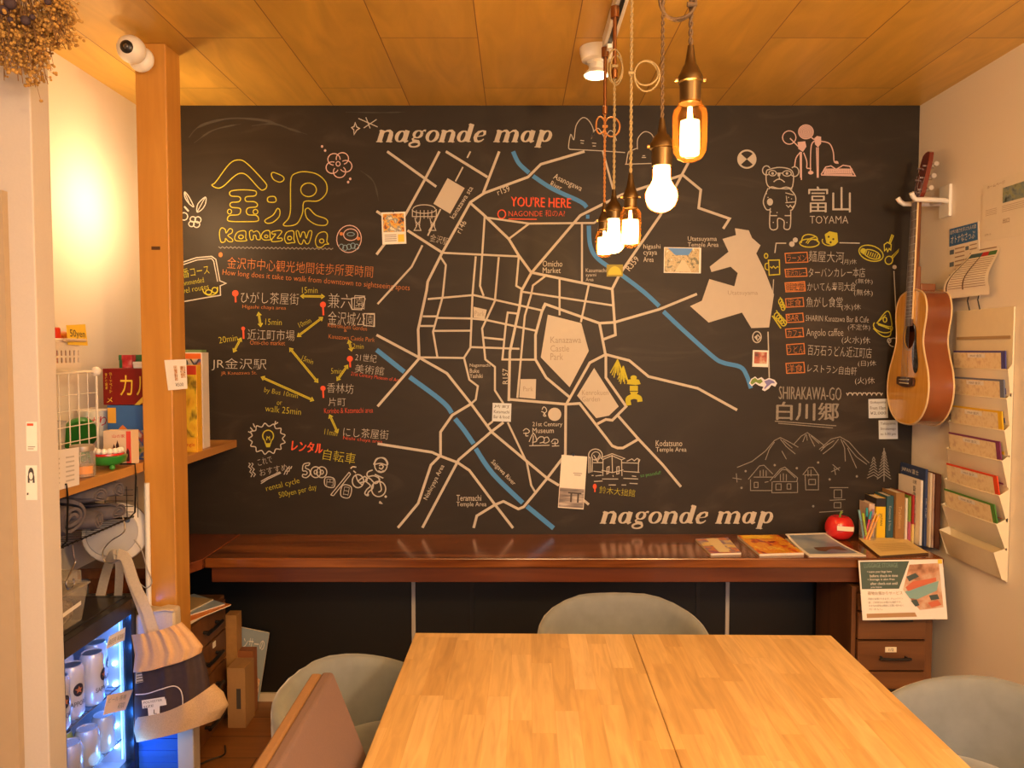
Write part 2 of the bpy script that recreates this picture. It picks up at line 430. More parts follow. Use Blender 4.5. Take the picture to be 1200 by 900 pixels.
        for ids in cl.values():
            q = B()
            for i in ids:
                a, c, f0, f1 = self.el[i]; q.add(self.v[a:c], [tuple(k-a for k in f) for f in self.f[f0:f1]])
            o = q.obj(name, m, cb)
            if label and len(cl) == 1: o['label'] = label
            elif label: o['label'] = m.name+(' writing' if 'lettering' in name else ' drawing')
C_road = mat('white road paint', (.52, .48, .42), .7)
C_white = mat('white chalk', (.50, .475, .44), .9, noise=.25, nscale=400)
C_dim = mat('faint white chalk', (.24, .225, .205), .9, noise=.5, nscale=300)
C_yel = mat('yellow chalk', (.50, .46, .04), .9, noise=.2, nscale=400)
C_or = mat('orange chalk', (.58, .21, .065), .9, noise=.25, nscale=400)
C_red = mat('red chalk', (.74, .10, .045), .9, noise=.2, nscale=400)
C_pink = mat('pink chalk', (.66, .46, .44), .9, noise=.2, nscale=400)
C_blue = mat('blue river paint', (.06, .25, .62), .7)
C_grn = mat('green chalk', (.12, .42, .12), .9)
C_cy = mat('pale blue chalk', (.22, .35, .45), .9)
C_map_grey = mat('grey map lettering', (.33, .28, .23), .8)
# roads: polylines in the crop (430,120) x4
R = D(430, 120, 4)
for pts in [
 [(95,230),(325,395)], [(340,230),(275,355),(170,545),(120,615),(45,713)], [(45,510),(75,530)], [(370,230),(565,350)],
 [(620,230),(545,425)], [(1020,230),(815,290),(755,350),(550,425),(485,468),(350,710),(285,840),(280,880),(240,1065),(245,1200)],
 [(485,472),(545,525),(665,640),(710,715),(770,797)], [(190,600),(350,702)], [(1200,430),(1000,530),(770,800),(725,882),(715,960),(670,1170),(665,1400)],
 [(770,797),(1150,875),(1165,1090),(1110,1110)], [(1150,873),(1185,805),(1375,530),(1508,280)], [(1195,432),(1480,340),(1565,410),(1555,495),(1700,545),(1670,592)],
 [(45,1090),(245,1196),(375,1270),(490,1415),(585,1545),(845,1762),(900,1795)], [(1010,1860),(1040,1885)], [(245,1200),(50,1425)],
 [(835,950),(820,980),(790,1090),(790,1205),(840,1290),(950,1382)], [(825,965),(835,945),(1090,1035),(1118,1182),(1045,1220),(935,1414)],
 [(1090,1035),(1160,1031),(1370,970),(1547,898)], [(665,1392),(935,1415),(997,1411),(1150,1610),(1175,1620),(1200,1620),(1270,1580)],
 [(1120,1180),(1120,1290),(1215,1425),(1150,1490),(1120,1486),(1080,1507)], [(1118,1181),(1230,1210),(1320,1285),(1550,1340),(1735,1442)],
 [(1178,1470),(1270,1575),(1385,1697),(1472,1802)], [(932,1412),(930,1650),(845,1762),(790,1830),(735,1896),(710,1906),(640,1870),(600,1886),(515,1938),(500,1995)],
 [(490,1412),(400,1466),(345,1545),(345,1655),(300,1700),(240,1880),(145,1994)], [(50,1600),(305,1640),(345,1658),(425,1688),(480,1725),(600,1885),(685,1995)],
 [(640,1500),(585,1542),(430,1675),(260,1994)]]: R.s(pts, 3.0)
for pts in [
 [(560,540),(760,568),(1065,565),(1097,543)], [(760,568),(665,640)], [(552,535),(540,720),(530,860),(547,907)], [(355,705),(710,722)],
 [(345,725),(370,762),(355,910),(310,1075),(330,1192)], [(510,722),(495,900),(485,1150),(455,1197),(480,1300),(520,1330),(510,1393),(485,1415)],
 [(618,725),(600,930),(540,1060),(555,1205),(600,1240),(600,1350),(640,1412)], [(712,720),(700,860),(728,876)], [(1008,568),(1008,840)],
 [(835,815),(778,858),(770,900),(740,1000),(705,1385)], [(903,830),(903,998)], [(1040,855),(1003,1030)], [(285,922),(500,903),(820,975)], [(730,888),(1155,952)],
 [(262,1003),(327,1003)], [(250,1048),(314,1048)], [(330,1010),(490,1013)], [(312,1071),(487,1070)], [(490,1013),(560,1020),(800,1072)],
 [(705,990),(660,985),(650,1050),(635,1205),(792,1206)], [(545,1102),(642,1112)], [(485,1147),(715,1155)], [(245,1195),(457,1198)],
 [(660,1500),(750,1690),(770,1795),(792,1832)], [(590,1495),(568,1512)], [(260,670),(210,770),(50,945)], [(1105,225),(1160,430)]]: R.s(pts, 2.3)
for pts in [[(485,230),(470,260)], [(450,303),(415,370)], [(345,500),(285,625)]]: R.s(pts, 1.8)
R.part('street_map_line', C_road, 'white painted street lines of the map')
R = D(430, 120, 4, .0002)
R.s([(685,230),(712,285),(760,330)], 5, smooth=True); R.s([(778,345),(870,405),(1000,465),(1030,492)], 5, smooth=True); R.s([(1035,527),(1035,545)], 4)
R.s([(1040,578),(1047,670),(1085,735),(1195,810),(1300,890),(1370,955)], 5, smooth=True); R.s([(1390,980),(1480,1065),(1620,1190),(1670,1220),(1750,1240),(1780,1280),(1800,1340)], 5, smooth=True)
R.part('river_band', C_blue, 'blue river band running down from the top centre to the right')
R = D(430, 120, 4, .0002)
R.s([(45,1160),(175,1263)], 5.5); R.s([(200,1287),(320,1375),(375,1423),(397,1456)], 5.5, smooth=True); R.s([(413,1483),(455,1535),(500,1600)], 5.5, smooth=True)
R.s([(510,1623),(590,1740),(730,1877)], 5.5, smooth=True); R.s([(750,1893),(875,1996)], 5.5)
R.part('river_band', C_blue, 'blue river band at the lower left of the map')
for nm, pts in [('station', [(378,355),(458,402),(390,522),(312,475)]), ('park', [(500,958),(562,972),(552,1015),(500,1008)]), ('castle', [(848,995),(1005,1035),(1040,1165),(950,1335),(815,1195)]),
        ('park', [(720,1297),(793,1297),(790,1390),(714,1383)]), ('garden', [(1065,1245),(1180,1425),(1135,1468),(1075,1480),(985,1375)]),
        ('hill', [(1725,590),(1790,600),(1805,635),(1845,670),(1825,708),(1865,790),(1908,900),(1885,1055),(1802,1058),(1758,985),(1602,1032),(1515,955),(1570,930),(1605,828),(1722,862),(1738,800),(1705,770),(1615,795),(1607,770),(1695,700),(1667,640),(1730,622)])]:
    d = D(430, 120, 4, .0002); d.fill(pts); d.part('map_area', C_road, 'pale filled %s area on the map' % nm)
d = D(430, 120, 4, .0002); d.disc(880, 1462, 31); d.part('map_area', C_road, 'pale round museum dot on the map')
# printed place names
L = D(); L.thin = 0
for s_, x, y, w, h, a in [('Asanogawa', 647, 211, 36, 9, 25), ('River', 644, 218, 14, 7, 25), ('r159', 584, 229, 15, 7, -20), ('kanazawa sta', 532, 257, 43, 6, -58), ('r146', 540, 274, 15, 7, -62),
        ('Omicho', 636, 312.5, 23, 7, 0), ('Market', 636, 320, 21, 6.5, 0), ('Kasumachi', 686.5, 319, 24, 4.5, 0), ('syami', 686.5, 325, 12, 4.5, 0), ('Area', 686.5, 329.5, 9, 4, 0),
        ('Nagamachi', 550.5, 431, 24, 5, 0), ('Buke', 550.5, 437, 11, 5, 0), ('Yashiki', 550.5, 443, 15, 5, 0), ('R157', 595, 450, 18, 6, -90), ('21st Century', 624, 501, 35, 6.5, 0), ('Museum', 624, 507.5, 25, 6, 0),
        ('Nishicyaya Area', 502, 587, 45, 7, -63), ('Saigawa River', 574, 543, 38, 7, 46), ('Teramachi', 535, 587, 29, 7, 0), ('Temple Area', 535, 595, 35, 7, 0),
        ('Utatsuyama', 806, 284, 34, 7, 0), ('Temple Area', 806, 291, 36, 7, 0), ('higashi', 754, 293, 20, 7, 0), ('cyaya', 754, 300.5, 16, 6, 0), ('Area', 754, 307, 12, 6, 0), ('R359', 738, 318, 18, 7, -50),
        ('Kodatsuno', 768.5, 523, 31, 7, 0), ('Temple Area', 768.5, 531, 36, 7, 0)]: L.t(s_, x, y, w, h, a)
L.part('place_name_lettering', C_road, 'small white printed place names')
L = D(d=.0006); L.thin = 0
for s_, x, y, w, h, a in [('Kanazawa', 645, 402, 36, 7.5, 0), ('Castle', 645, 412, 22, 7.5, 0), ('Park', 645, 422, 15, 8, 0), ('Park', 556, 370, 12, 6, 4), ('Park', 613, 458.5, 12, 5.5, 0), ('Kenrokuen', 682, 463, 31, 6, 0), ('Garden', 682, 470.5, 21, 6, 0), ('Utatsuyama', 853, 347, 35, 6.5, 0)]: L.t(s_, x, y, w, h, a)
L.part('place_name_lettering', C_map_grey, 'grey printed names on the pale areas')
# big italic serif captions, drawn letter by letter (em: x-height .5)
def ell_pts(cx, cy, rx, ry, a0=0, a1=360, n=24): return [(cx+rx*math.cos(math.radians(a0+(a1-a0)*k/n)), cy+ry*math.sin(math.radians(a0+(a1-a0)*k/n))) for k in range(n+1)]
def serif_glyph(ch):
    """list of (points, widths)"""
    TK, TN = .155, .05; S = []
    def bowl(cx, cy, rx, ry, thick=.12, thin=.04, n=28):
        pts = ell_pts(cx, cy, rx, ry, n=n); S.append((pts, [thin+(thick-thin)*abs(math.cos(2*PI*k/n))**1.3 for k in range(n+1)]))
    def stem(x, y0, y1, head=True, foot=True):
        S.append(([(x, y0), (x, y1)], [TK, TK]))
        if head: S.append(([(x-.11, y1-.03), (x, y1-.015)], [.03, .04]))
        if foot: S.append(([(x-.11, y0+.015), (x+.12, y0+.015)], [.03, .03]))
    def arch(x, w):
        S.append(([(x+.03, .33), (x+.09, .43), (x+.16, .475), (x+w-.08, .47), (x+w-.015, .40), (x+w, .30), (x+w, .0)], [.03, .04, .06, .09, .12, TK, TK]))
        S.append(([(x+w-.10, .015), (x+w+.12, .015)], [.03, .03]))
    if ch == 'n': stem(.13, 0, .5); arch(.13, .33); return S, .62
    if ch == 'm': stem(.13, 0, .5); arch(.13, .31); arch(.44, .31); return S, .92
    if ch == 'o': bowl(.24, .25, .17, .225); return S, .48
    if ch == 'a': bowl(.20, .24, .14, .215); S.append(([(.37, .49), (.37, .08), (.41, .02), (.50, .05)], [TK, TK, .08, .03])); return S, .55
    if ch == 'd': bowl(.20, .24, .14, .215); stem(.39, 0.015, .76, True, False); S.append(([(.39, .03), (.52, .03)], [.04, .03])); return S, .56
    if ch == 'p': stem(.14, -.22, .5); bowl(.32, .25, .14, .215); return S, .53
    if ch == 'e':
        S.append(([(.10, .23), (.33, .27), (.37, .34), (.35, .44), (.27, .475), (.15, .42), (.09, .30), (.08, .18), (.13, .06), (.23, .02), (.32, .05), (.39, .13)], [.03, .03, .08, .09, .04, .08, .12, .12, .11, .06, .05, .03])); return S, .45
    if ch == 'g':
        bowl(.22, .33, .13, .145, .10, .035); bowl(.20, -.10, .17, .10, .07, .05)
        S.append(([(.14, .20), (.08, .13), (.12, .07), (.30, .03), (.35, -.03)], [.03, .05, .08, .09, .07])); S.append(([(.33, .43), (.40, .49), (.46, .47)], [.03, .05, .08])); return S, .50
    return S, .28
def caption(s, x, y, w, xh, slope=0):
    d = D(); tot = sum(serif_glyph(c)[1] for c in s); ks = w/tot; ky = xh/.5; cx = 0
    for c in s:
        S, adv = serif_glyph(c)
        for pts, ws in S:
            n2 = [(x+(cx+px)*ks+py*ky*.30, y-py*ky+slope*(cx+px)*ks) for px, py in pts]
            d.s(n2, [k*(ks+ky)/2*1.12 for k in ws])
        cx += adv
    return d
caption('nagonde map', 440, 166.5, 205, 14).part('caption_lettering', C_road, 'white italic caption across the top')
caption('nagonde map', 702, 613.5, 202, 14).part('caption_lettering', C_road, 'white italic caption at the bottom right')
# yellow outlined title
K = D(200, 170, 5)
for pts in [[(242,235),(265,215),(345,110),(400,87),(450,110),(550,215),(562,245),(545,262),(520,255),(450,180),(410,165),(370,185),(310,240),(275,252)],
    [(345,285),(358,268),(420,262),(490,267),(503,283),(490,298),(447,302),(436,314),(445,330),(490,332),(508,347),(500,362),(455,368),(443,388),(455,408),(500,412),(515,430),(505,446),(430,449),(345,446),(333,430),(348,412),(395,408),(410,390),(403,370),(360,365),(347,350),(358,336),(398,332),(410,315),(398,302),(358,299)],
    [(590,175),(602,160),(655,182),(663,203),(640,217),(605,203)], [(568,312),(582,302),(610,303),(618,325),(605,335),(572,332)], [(553,440),(600,410),(625,372),(640,385),(635,420),(600,452),(565,458)],
    [(707,190),(740,163),(790,156),(860,172),(910,220),(912,280),(865,326),(795,328),(777,345),(772,400),(740,460),(685,474),(660,465),(690,430),(702,380),(702,280)],
    [(800,370),(788,385),(800,430),(850,465),(905,470),(920,450),(905,430),(850,410),(815,375)]]: K.s(pts, 1.15, True, True)
K.ell(808, 262, 46, 40, 1.15); K.ell(345, 390, 12, 14, 1.0); K.ell(497, 391, 14, 14, 1.0)
for pts in [ # rounded outlines of the letters k a n a z a w a
    [(287,505),(300,485),(320,495),(325,515),(345,490),(362,497),(358,515),(335,530),(360,550),(362,565),(340,565),(322,548),(318,565),(298,570),(288,545)],
    [(375,540),(390,512),(420,502),(440,508),(440,545),(447,558),(430,562),(400,562),(380,558)], [(462,508),(478,500),(485,510),(505,503),(522,520),(525,550),(515,555),(503,550),(498,530),(485,530),(483,552),(468,552)],
    [(530,535),(545,508),(570,500),(582,510),(582,540),(588,553),(570,556),(545,555)], [(595,508),(640,500),(650,512),(625,545),(650,545),(650,560),(600,566),(592,555),(615,522),(598,522)],
    [(667,545),(680,512),(710,502),(722,512),(722,550),(728,570),(708,572),(680,575)], [(735,510),(748,505),(760,540),(770,512),(785,512),(795,545),(810,505),(828,510),(812,570),(795,578),(780,555),(768,580),(750,570)],
    [(848,560),(865,520),(900,508),(918,525),(915,565),(925,580),(905,582),(885,598),(858,595)]]: K.s(pts, 1.05, True, True, 4)
for c in [(412,538,14,11), (560,535,10,8), (697,545,12,11), (885,562,13,12)]: K.ell(*c, 1.1, n=14)
K.part('chalk_lettering', C_yel, 'large yellow outlined place name')
K = D(200, 170, 5)
K.s([(280+i*12, 595+9*(i % 2)+i*.15) for i in range(57)], 1.0); K.part('chalk_drawing', C_dim, 'wavy grey underline')
# pink flower
K = D(200, 170, 5)
for k in range(5):
    a = math.radians(-60+72*k); K.ell(985+42*math.cos(a), 115+42*math.sin(a), 36, 34, 1.1, a0=math.degrees(a)-135, a1=math.degrees(a)+135)
K.ell(981, 110, 12, 13, 1.1)
for x, y in ((887, 8), (905, 32), (1052, 198), (1040, 217)): K.disc(x, y, 7, 10, 8)
K.part('chalk_drawing', C_pink, 'pink chalk flower')
K = D(200, 170, 5)
K.ell(1045, 550, 72, 80, 1.0, 10); K.ell(1055, 525, 42, 34, 1.0); K.part('chalk_drawing', C_pink, 'pink outlined round doll with a kerchief')
K = D(200, 170, 5)
for x, y in ((1000, 520), (1100, 548)): K.disc(x, y, 11, 8)
K.part('chalk_drawing', C_or, 'orange bows of the round doll')
K = D(200, 170, 5)
for x in (1000, 1022, 1045, 1068, 1090): K.ell(x, 590+(x % 3)*6, 14, 16, .8, n=10)
K.ell(1055, 522, 22, 10, .8, n=10); K.part('chalk_drawing', C_cy, 'pale blue pattern on the round doll')
# plant with berries at the left edge
K = D(200, 170, 5)
for pts in ([(82,275),(105,300),(135,360),(110,345),(85,310)], [(203,305),(205,340),(185,375),(155,392),(160,345)]): K.s(pts, 1.2, True, True); K.s([pts[0], pts[len(pts)//2+ (1 if len(pts)>4 else 0)]], 1)
for c in ((130,435,16),(160,438,18),(122,462,16),(152,465,18),(78,418,22)): K.ell(c[0], c[1], c[2], c[2], 1.2, n=14)
K.s([(80,360),(105,388)], 2); K.part('chalk_drawing', C_white, 'white chalk leaves and berries beside the post')
# stars top
K = D(200, 120, 4)
K.s([(865,95),(872,115),(885,122),(872,130),(860,150),(858,128),(848,118),(860,113)], 1.2, True); K.s([(880,75),(970,115)], 1.1); K.s([(905,120),(965,80)], 1.1); K.s([(915,70),(935,122)], 1.1)
K.part('chalk_drawing', C_white, 'white chalk sparkles beside the top caption')
# route bubble
K = D(200, 170, 5)
K.s([(60,690),(150,660),(240,652),(265,670),(288,795),(325,810),(290,825),(292,880),(200,895),(60,920)], 1.3); K.s([(60,705),(155,673),(240,665),(252,680),(275,800)], 1.1)
K.part('chalk_drawing', C_white, 'white speech bubble beside the post')
K = D(200, 170, 5); K.t('番コース', 215, 326, 31, 11, -9); K.t('ommended', 214.5, 335, 25, 6, -10); K.t('vel routes', 214.5, 344, 31, 6.5, -10)
K.ell(222, 862, 18, 14, 1.1, n=12); K.ell(258, 850, 16, 16, 1.1, n=12); K.s([(185,840),(200,870),(240,880),(272,862),(275,830)], 1.1, False, True)
K.part('chalk_lettering', C_yel, 'yellow writing in the speech bubble')
# walking times
K = D(); K.t('金沢市中心観光地間徒歩所要時間', 266, 314.5, 171, 13.5, 3.7); K.t('How long does it take to walk from downtown to sightseeing spots', 260.5, 324, 220, 8.5, 4.8); K.disc(258.5, 298.5, 2.4, 10, 3)
for s_, x, y, w, h, a in [('Higashi chaya area', 284, 362.5, 51, 5.5, 2), ('Kenroku-en Garden', 384, 383, 46, 5, 6), ('&', 403, 389, 3.5, 4.5, 0), ('Kanazawa Castle Park', 385, 396.5, 54, 5, 4.5), ('Omi-cho market', 293, 404, 41, 5.5, 1), ('JR Kanazawa St.', 259, 440.5, 42, 5, -1)]: K.t(s_, x, y, w, h, a)
K.part('chalk_lettering', C_or, 'orange headline and place names at the left')
K = D(); K.t('21st Century Museum of Art', 411, 441, 57, 5.5, 8)
for s_, x, y, w, h, a in [('Korinbo & Katamachi area', 380, 484.5, 57, 6, -1), ('Nishi chaya area', 402, 516, 46, 5, 6)]: K.t(s_, x, y, w, h, a)
K.at(200, 320, 4)
for x, y, r, l in ((303, 95, 15, 42), (714, 148, 14, 50), (340, 260, 9, 48), (840, 402, 14, 40), (714, 540, 12, 45)): K.disc(x, y, r, 16); K.s([(x, y), (x+2, y+l)], 2)
K.at(680, 500, 9); K.disc(153, 630, 20, 14, 28); K.s([(153, 640), (155, 690)], 1.6)
K.part('chalk_lettering', C_red, 'red map pins and red place names')
K = D()
for s_, x, y, w, h, a in [('ひがし茶屋街', 282, 355, 68, 13.5, 2), ('兼六園', 384, 360.5, 43, 17, 3), ('金沢城公園', 384, 380.5, 54, 16, 3), ('近江町市場', 290, 398, 55, 12.5, 1.5), ('JR金沢駅', 248, 434, 64, 14.5, 1), ('21世紀', 416, 422.5, 25, 9, 6),
        ('美術館', 415.5, 436.5, 34, 10, 6), ('香林坊', 383, 460, 31, 11.5, 3), ('片町', 385, 476, 20, 10, 0), ('にし茶屋街', 402, 511.5, 53, 11, 4)]: K.t(s_, x, y, w, h, a)
K.at(200, 320, 4); K.s([(848,118),(905,112),(912,120),(895,172),(850,170)], 1.1, True); K.s([(905,190),(955,190),(955,250),(905,245)], 1.1, True)
K.part('chalk_lettering', C_white, 'white chalk place names at the left')
K = D()
for s_, x, y, w, h, a in [('15min', 354, 343.5, 18, 7, 0), ('15min', 311, 380.5, 19, 7, 2), ('20min', 257, 402.5, 22, 7.5, -9), ('10min', 351.5, 384, 15, 6, -25), ('15min', 353, 422, 14, 6, 22), ('2min', 413.5, 408.5, 12.5, 6, 2), ('5min', 388, 438, 12.5, 6.5, 0),
        ('by Bus 10min', 309, 461, 40, 7.5, 11), ('or', 324.5, 474.5, 6, 4, 0), ('walk 25min', 310.5, 482, 42, 7.5, 6), ('11min', 380, 509, 15, 6.5, 8)]: K.t(s_, x, y, w, h, a)
K.at(200, 320, 4)
for a, b2 in (((610,108),(720,110)), ((412,185),(422,250)), ((330,305),(295,370)), ((595,297),(712,208)), ((558,352),(690,512)), ((425,488),(670,597)), ((835,315),(848,365)), ((830,432),(780,503)), ((745,665),(783,748))): K.arrow(a, b2)
K.part('chalk_lettering', C_yel, 'yellow double arrows and walking minutes')
# rental bicycle corner
K = D(270, 480, 6)
lob = []
for k in range(13):
    a = 2*PI*k/13; b2 = 2*PI*(k+.5)/13
    lob += [(258+108*math.cos(a), 205+88*math.sin(a)), (258+130*math.cos(b2), 205+110*math.sin(b2))]
K.s(lob, 1.2, True, True, 4)
for pts in ([(125,155),(150,165)], [(140,125),(160,150)], [(160,98),(172,125)], [(318,80),(312,105)], [(335,90),(312,105)]): K.s(pts, 1.2)
K.t('これで', 303, 546, 17, 8, -14); K.t('おすすめ', 305, 558, 33, 8, -12); K.s([(215,520),(260,490),(355,445)], 1.2); K.s([(215,505),(262,478),(350,438)], 1.2)
for x0 in (130, 150): K.s([(x0+8*math.sin(i*1.6)+i*2, 375+i*9) for i in range(12)], 1.0)
for x0 in (375, 392): K.s([(x0+i*5, 455-i*7+6*math.sin(i*2)) for i in range(9)], 1.0)
K.s([(705,600),(835,440)], 1.1); K.s([(725,605),(845,455)], 1.1); K.s([(705,600),(725,605)], 1.1); K.s([(835,440),(845,455)], 1.1)
K.s([(668,478),(728,485),(728,545),(668,535)], 1.1, True, True); K.t('円', 382.5, 569, 8, 8, 3)
K.s([(790,532),(850,545),(835,618),(777,605)], 1.1, True, True); K.t('日', 402, 580, 6, 10, 10)
# hollow digits
K.s([(515,385),(555,375),(550,392),(530,395),(530,412),(555,425),(560,455),(535,478),(508,472),(510,455),(530,458),(540,445),(530,432),(508,428)], 1.2, True, True)
for x in (600, 642): K.ell(x, 440, 36, 38, 1.2); K.ell(x, 440, 12, 14, 1.1, n=12)
# cyclist
K.ell(897, 503, 40, 46, 1.4); K.ell(1042, 558, 50, 54, 1.4); K.ell(1058, 390, 44, 52, 1.3); K.s([(1012,375),(1030,345),(1080,340),(1105,370),(1100,390),(1055,378),(1012,385)], 1.3, True, True)
for pts in ([(1045,395),(1062,388),(1075,400),(1062,418),(1045,408)], [(1040,430),(1060,438),(1078,428)], [(1000,425),(965,440),(965,470),(1010,465),(1050,490),(1020,520),(975,480),(950,500),(985,535),(960,560),(945,590),(965,605),(970,580),(1000,555),(1005,525)],
        [(897,503),(945,470),(960,500),(905,515)], [(1040,470),(1062,560),(1040,580)], [(1015,455),(1075,482)], [(880,455),(897,503),(930,530)], [(845,415),(860,402),(885,405)], [(1045,655),(1065,660),(1048,645)], [(865,430),(882,445)]): K.s(pts, 1.4, False, True, 3)
K.disc(965, 600, 10, 10); K.disc(1092, 612, 9, 10); K.part('chalk_drawing', C_white, 'white cyclist, cloud and price drawing')
K = D(270, 480, 6); K.ell(265, 185, 38, 40, 1.3, a0=130, a1=410); K.s([(242,218),(247,240),(282,240),(288,218)], 1.3); K.s([(248,250),(282,250)], 2); K.s([(252,260),(278,260)], 1.5); K.s([(255,215),(258,190),(268,200),(275,190),(277,215)], 1.0)
K.t('自転車', 378, 538.5, 38, 13, 9); K.t('rental cycle', 313, 577.5, 40, 8.5, -14); K.t('500yen per day', 328, 585.5, 45, 8.5, -13); K.part('chalk_lettering', C_yel, 'yellow bulb and bicycle rental writing')
K = D(); 
for dx, dy in ((0, 0), (.7, .2), (.3, .7), (-.5, .4)): K.d += .0003; K.t('レンタル', 341.5+dx, 527.5+dy, 36, 12, 6)
K.part('chalk_lettering', C_red, 'thick red rental word')
# station gate sketch and you-are-here
K = D(430, 120, 4)
K.ell(268, 500, 52, 20, 1.0, a0=180, a1=360); K.ell(268, 502, 56, 18, 1.0, a0=0, a1=180)
K.s([(213,500),(213,535),(325,535),(325,500)], 1.0)
for x in (232, 250, 268, 286, 304): K.s([(x, 505), (x, 545)], .8)
for x in (225, 295): K.s([(x,540),(x+8,580),(x-4,600),(x+28,600),(x+20,580),(x+26,540)], 1.0); K.s([(x+2,555),(x+24,580)], .8); K.s([(x+24,555),(x+4,580)], .8)
K.t('金沢駅', 503, 282.5, 22, 9, 14); K.part('chalk_drawing', C_white, 'white station gate sketch')
K = D()
for dx, dy in ((0, 0), (.8, .5)): K.d += .0003; K.t("YOU'RE HERE", 598.5+dx, 241.5+dy, 70, 11.5, 1.5)
K.t('NAGONDE 和のA?', 596, 254, 66, 8, 0); K.ell(588, 251, 4.5, 5, 1.3); K.s([(596,256.5),(629,257)], 1.2); K.part('chalk_lettering', C_red, 'red you-are-here writing')
# onion-shaped houses at the top
K = D(650, 120, 4)
for pts in ([(75,220),(65,210),(75,150),(90,175),(100,110),(130,72),(160,85),(182,130),(172,170),(185,135),(205,122),(225,150),(240,180)], [(70,220),(200,226),(330,235)], [(235,175),(255,135),(275,140),(290,180)], [(330,290),(480,285)], [(388,220),(390,170),(420,138),(455,150),(478,200)], [(335,290),(345,235),(362,225),(385,215)],
        [(120,178),(138,180)], [(122,190),(136,192)], [(175,190),(195,192)], [(178,204),(193,205)], [(408,258),(428,258)], [(412,250),(424,250)]): K.s(pts, 1.0, False, True, 4)
K.part('chalk_drawing', C_white, 'white rounded hill houses behind the pendant bulbs')
# trees by the museum
K = D(540, 400, 5.62)
for pts in ([(535,450),(545,432),(560,440),(565,460),(552,475),(560,492),(545,490),(548,470),(530,462)], [(410,590),(430,575),(452,590),(440,605),(412,605)], [(430,600),(428,622),(445,622)], [(450,662),(478,605),(500,655),(470,665)], [(478,620),(474,688)], [(500,650),(520,630),(545,632),(548,660),(520,670)], [(545,640),(570,630),(582,655),(560,670),(540,665)], [(595,665),(612,645),(638,650),(635,672),(600,672)], [(620,660),(622,688)], [(450,688),(585,684)], [(600,690),(648,688)]): K.s(pts, 1.0, False, True, 3)
K.part('chalk_drawing', C_white, 'little white trees below the museum name')
# museum sketch
K = D(680, 500, 9)
K.ell(160, 300, 72, 64, 1.1, a0=150, a1=380); K.ell(165, 310, 45, 45, .9, a0=100, a1=420)
for pts in ([(88,300),(90,490)], [(105,320),(108,485)], [(128,320),(125,480)], [(135,380),(240,380)], [(215,330),(335,285),(470,335),(435,350),(335,305),(240,345),(215,330)], [(240,345),(238,520)], [(335,300),(340,480)], [(435,350),(440,520)], [(225,460),(340,485),(455,455)],
        [(280,430),(305,420),(300,490),(280,500),(282,430)], [(385,425),(410,420),(408,495),(385,500),(386,425)], [(440,380),(615,385)], [(615,350),(612,480)], [(455,470),(625,482)], [(490,365),(545,340),(570,360),(600,335),(628,350),(615,380)], [(140,470),(230,480)], [(120,515),(140,515)], [(160,520),(225,513)], [(230,552),(400,552)], [(455,545),(610,552)], [(145,578),(235,573)], [(300,615),(375,615)], [(435,615),(485,615)], [(520,597),(605,602)], [(545,520),(590,525)], [(345,510),(348,530)], [(150,340),(185,370),(200,300),(175,350),(140,300)]): K.s(pts, 1.0)
K.part('chalk_drawing', C_white, 'white chalk sketch of a low museum building')
K = D(); K.t('鈴木大拙館', 702, 578, 42, 8.5, 6); K.part('chalk_lettering', C_yel, 'yellow museum name')
K = D(); K.t('so peaceful!', 751, 560.5, 24, 5, -9); K.part('chalk_lettering', C_grn, 'tiny green remark')
# yellow lantern and straw
K = D(650, 320, 4)
for cx, cy, hh, ww in ((295, 405, 85, 34), (322, 435, 85, 26)):
    for i in range(9): K.s([(cx, cy), (cx-ww+ww*2*i/8, cy+hh*(.75+.25*((i*7) % 3)/2))], 1.1)
K.disc(370, 490, 15, 14, 11); K.fill([(338,520),(345,500),(370,495),(395,500),(403,520),(380,525)]); K.fill([(352,528),(390,528),(390,552),(352,552)]); K.fill([(352,556),(392,556),(385,568),(358,568)])
K.s([(348,620),(345,590),(370,578),(395,585),(400,603)], 6, False, True); K.part('chalk_drawing', C_yel, 'yellow stone lantern and straw ropes')
# compass
K = D(850, 120, 4); K.disc(101, 266, 45, 28); K.part('compass_mark', C_road, 'round white compass mark')
K = D(850, 120, 4, .0005)
for a in (90, 270): K.fill([(101, 266)]+[(101+37*math.cos(math.radians(a-48+12*k)), 266+37*math.sin(math.radians(a-48+12*k))) for k in range(9)])
K.part('compass_mark', M_board)
# bear and street lamps
K = D(860, 130, 5.625)
for pts, c in [([(215,400),(235,385),(300,372),(370,385),(392,420),(390,480),(375,510),(310,512),(240,505),(215,470)], True), ([(225,510),(200,570),(195,610),(215,650),(240,650)], False), ([(370,515),(405,560),(405,610),(385,650),(370,655)], False), ([(240,640),(238,770),(285,775),(290,710),(330,725),(332,775),(370,770),(375,660)], False), ([(230,515),(250,500),(300,512),(345,502),(385,515)], False), ([(262,468),(285,452),(310,452),(335,470)], False), ([(300,435),(300,452)], False), ([(235,690),(285,690)], False), ([(335,690),(375,690)], False)]: K.s(pts, 1.2, c, True, 4)
K.ell(215, 392, 26, 30, 1.2, a0=60, a1=330); K.ell(400, 400, 28, 32, 1.2, a0=-130, a1=150); K.ell(255, 410, 24, 18, 1.1); K.ell(350, 412, 28, 18, 1.1); K.disc(297, 420, 10, 10, 14); K.disc(255, 412, 9, 10); K.disc(350, 412, 9, 10); K.s([(278,410),(322,410)], 1)
K.disc(238, 600, 20, 14, 24); K.s([(340,540),(360,545),(395,555)], 1); K.s([(340,605),(405,600)], 1); K.s([(345,620),(360,635),(372,622),(385,638),(398,622)], 1); K.s([(345,560),(350,600)], .9)
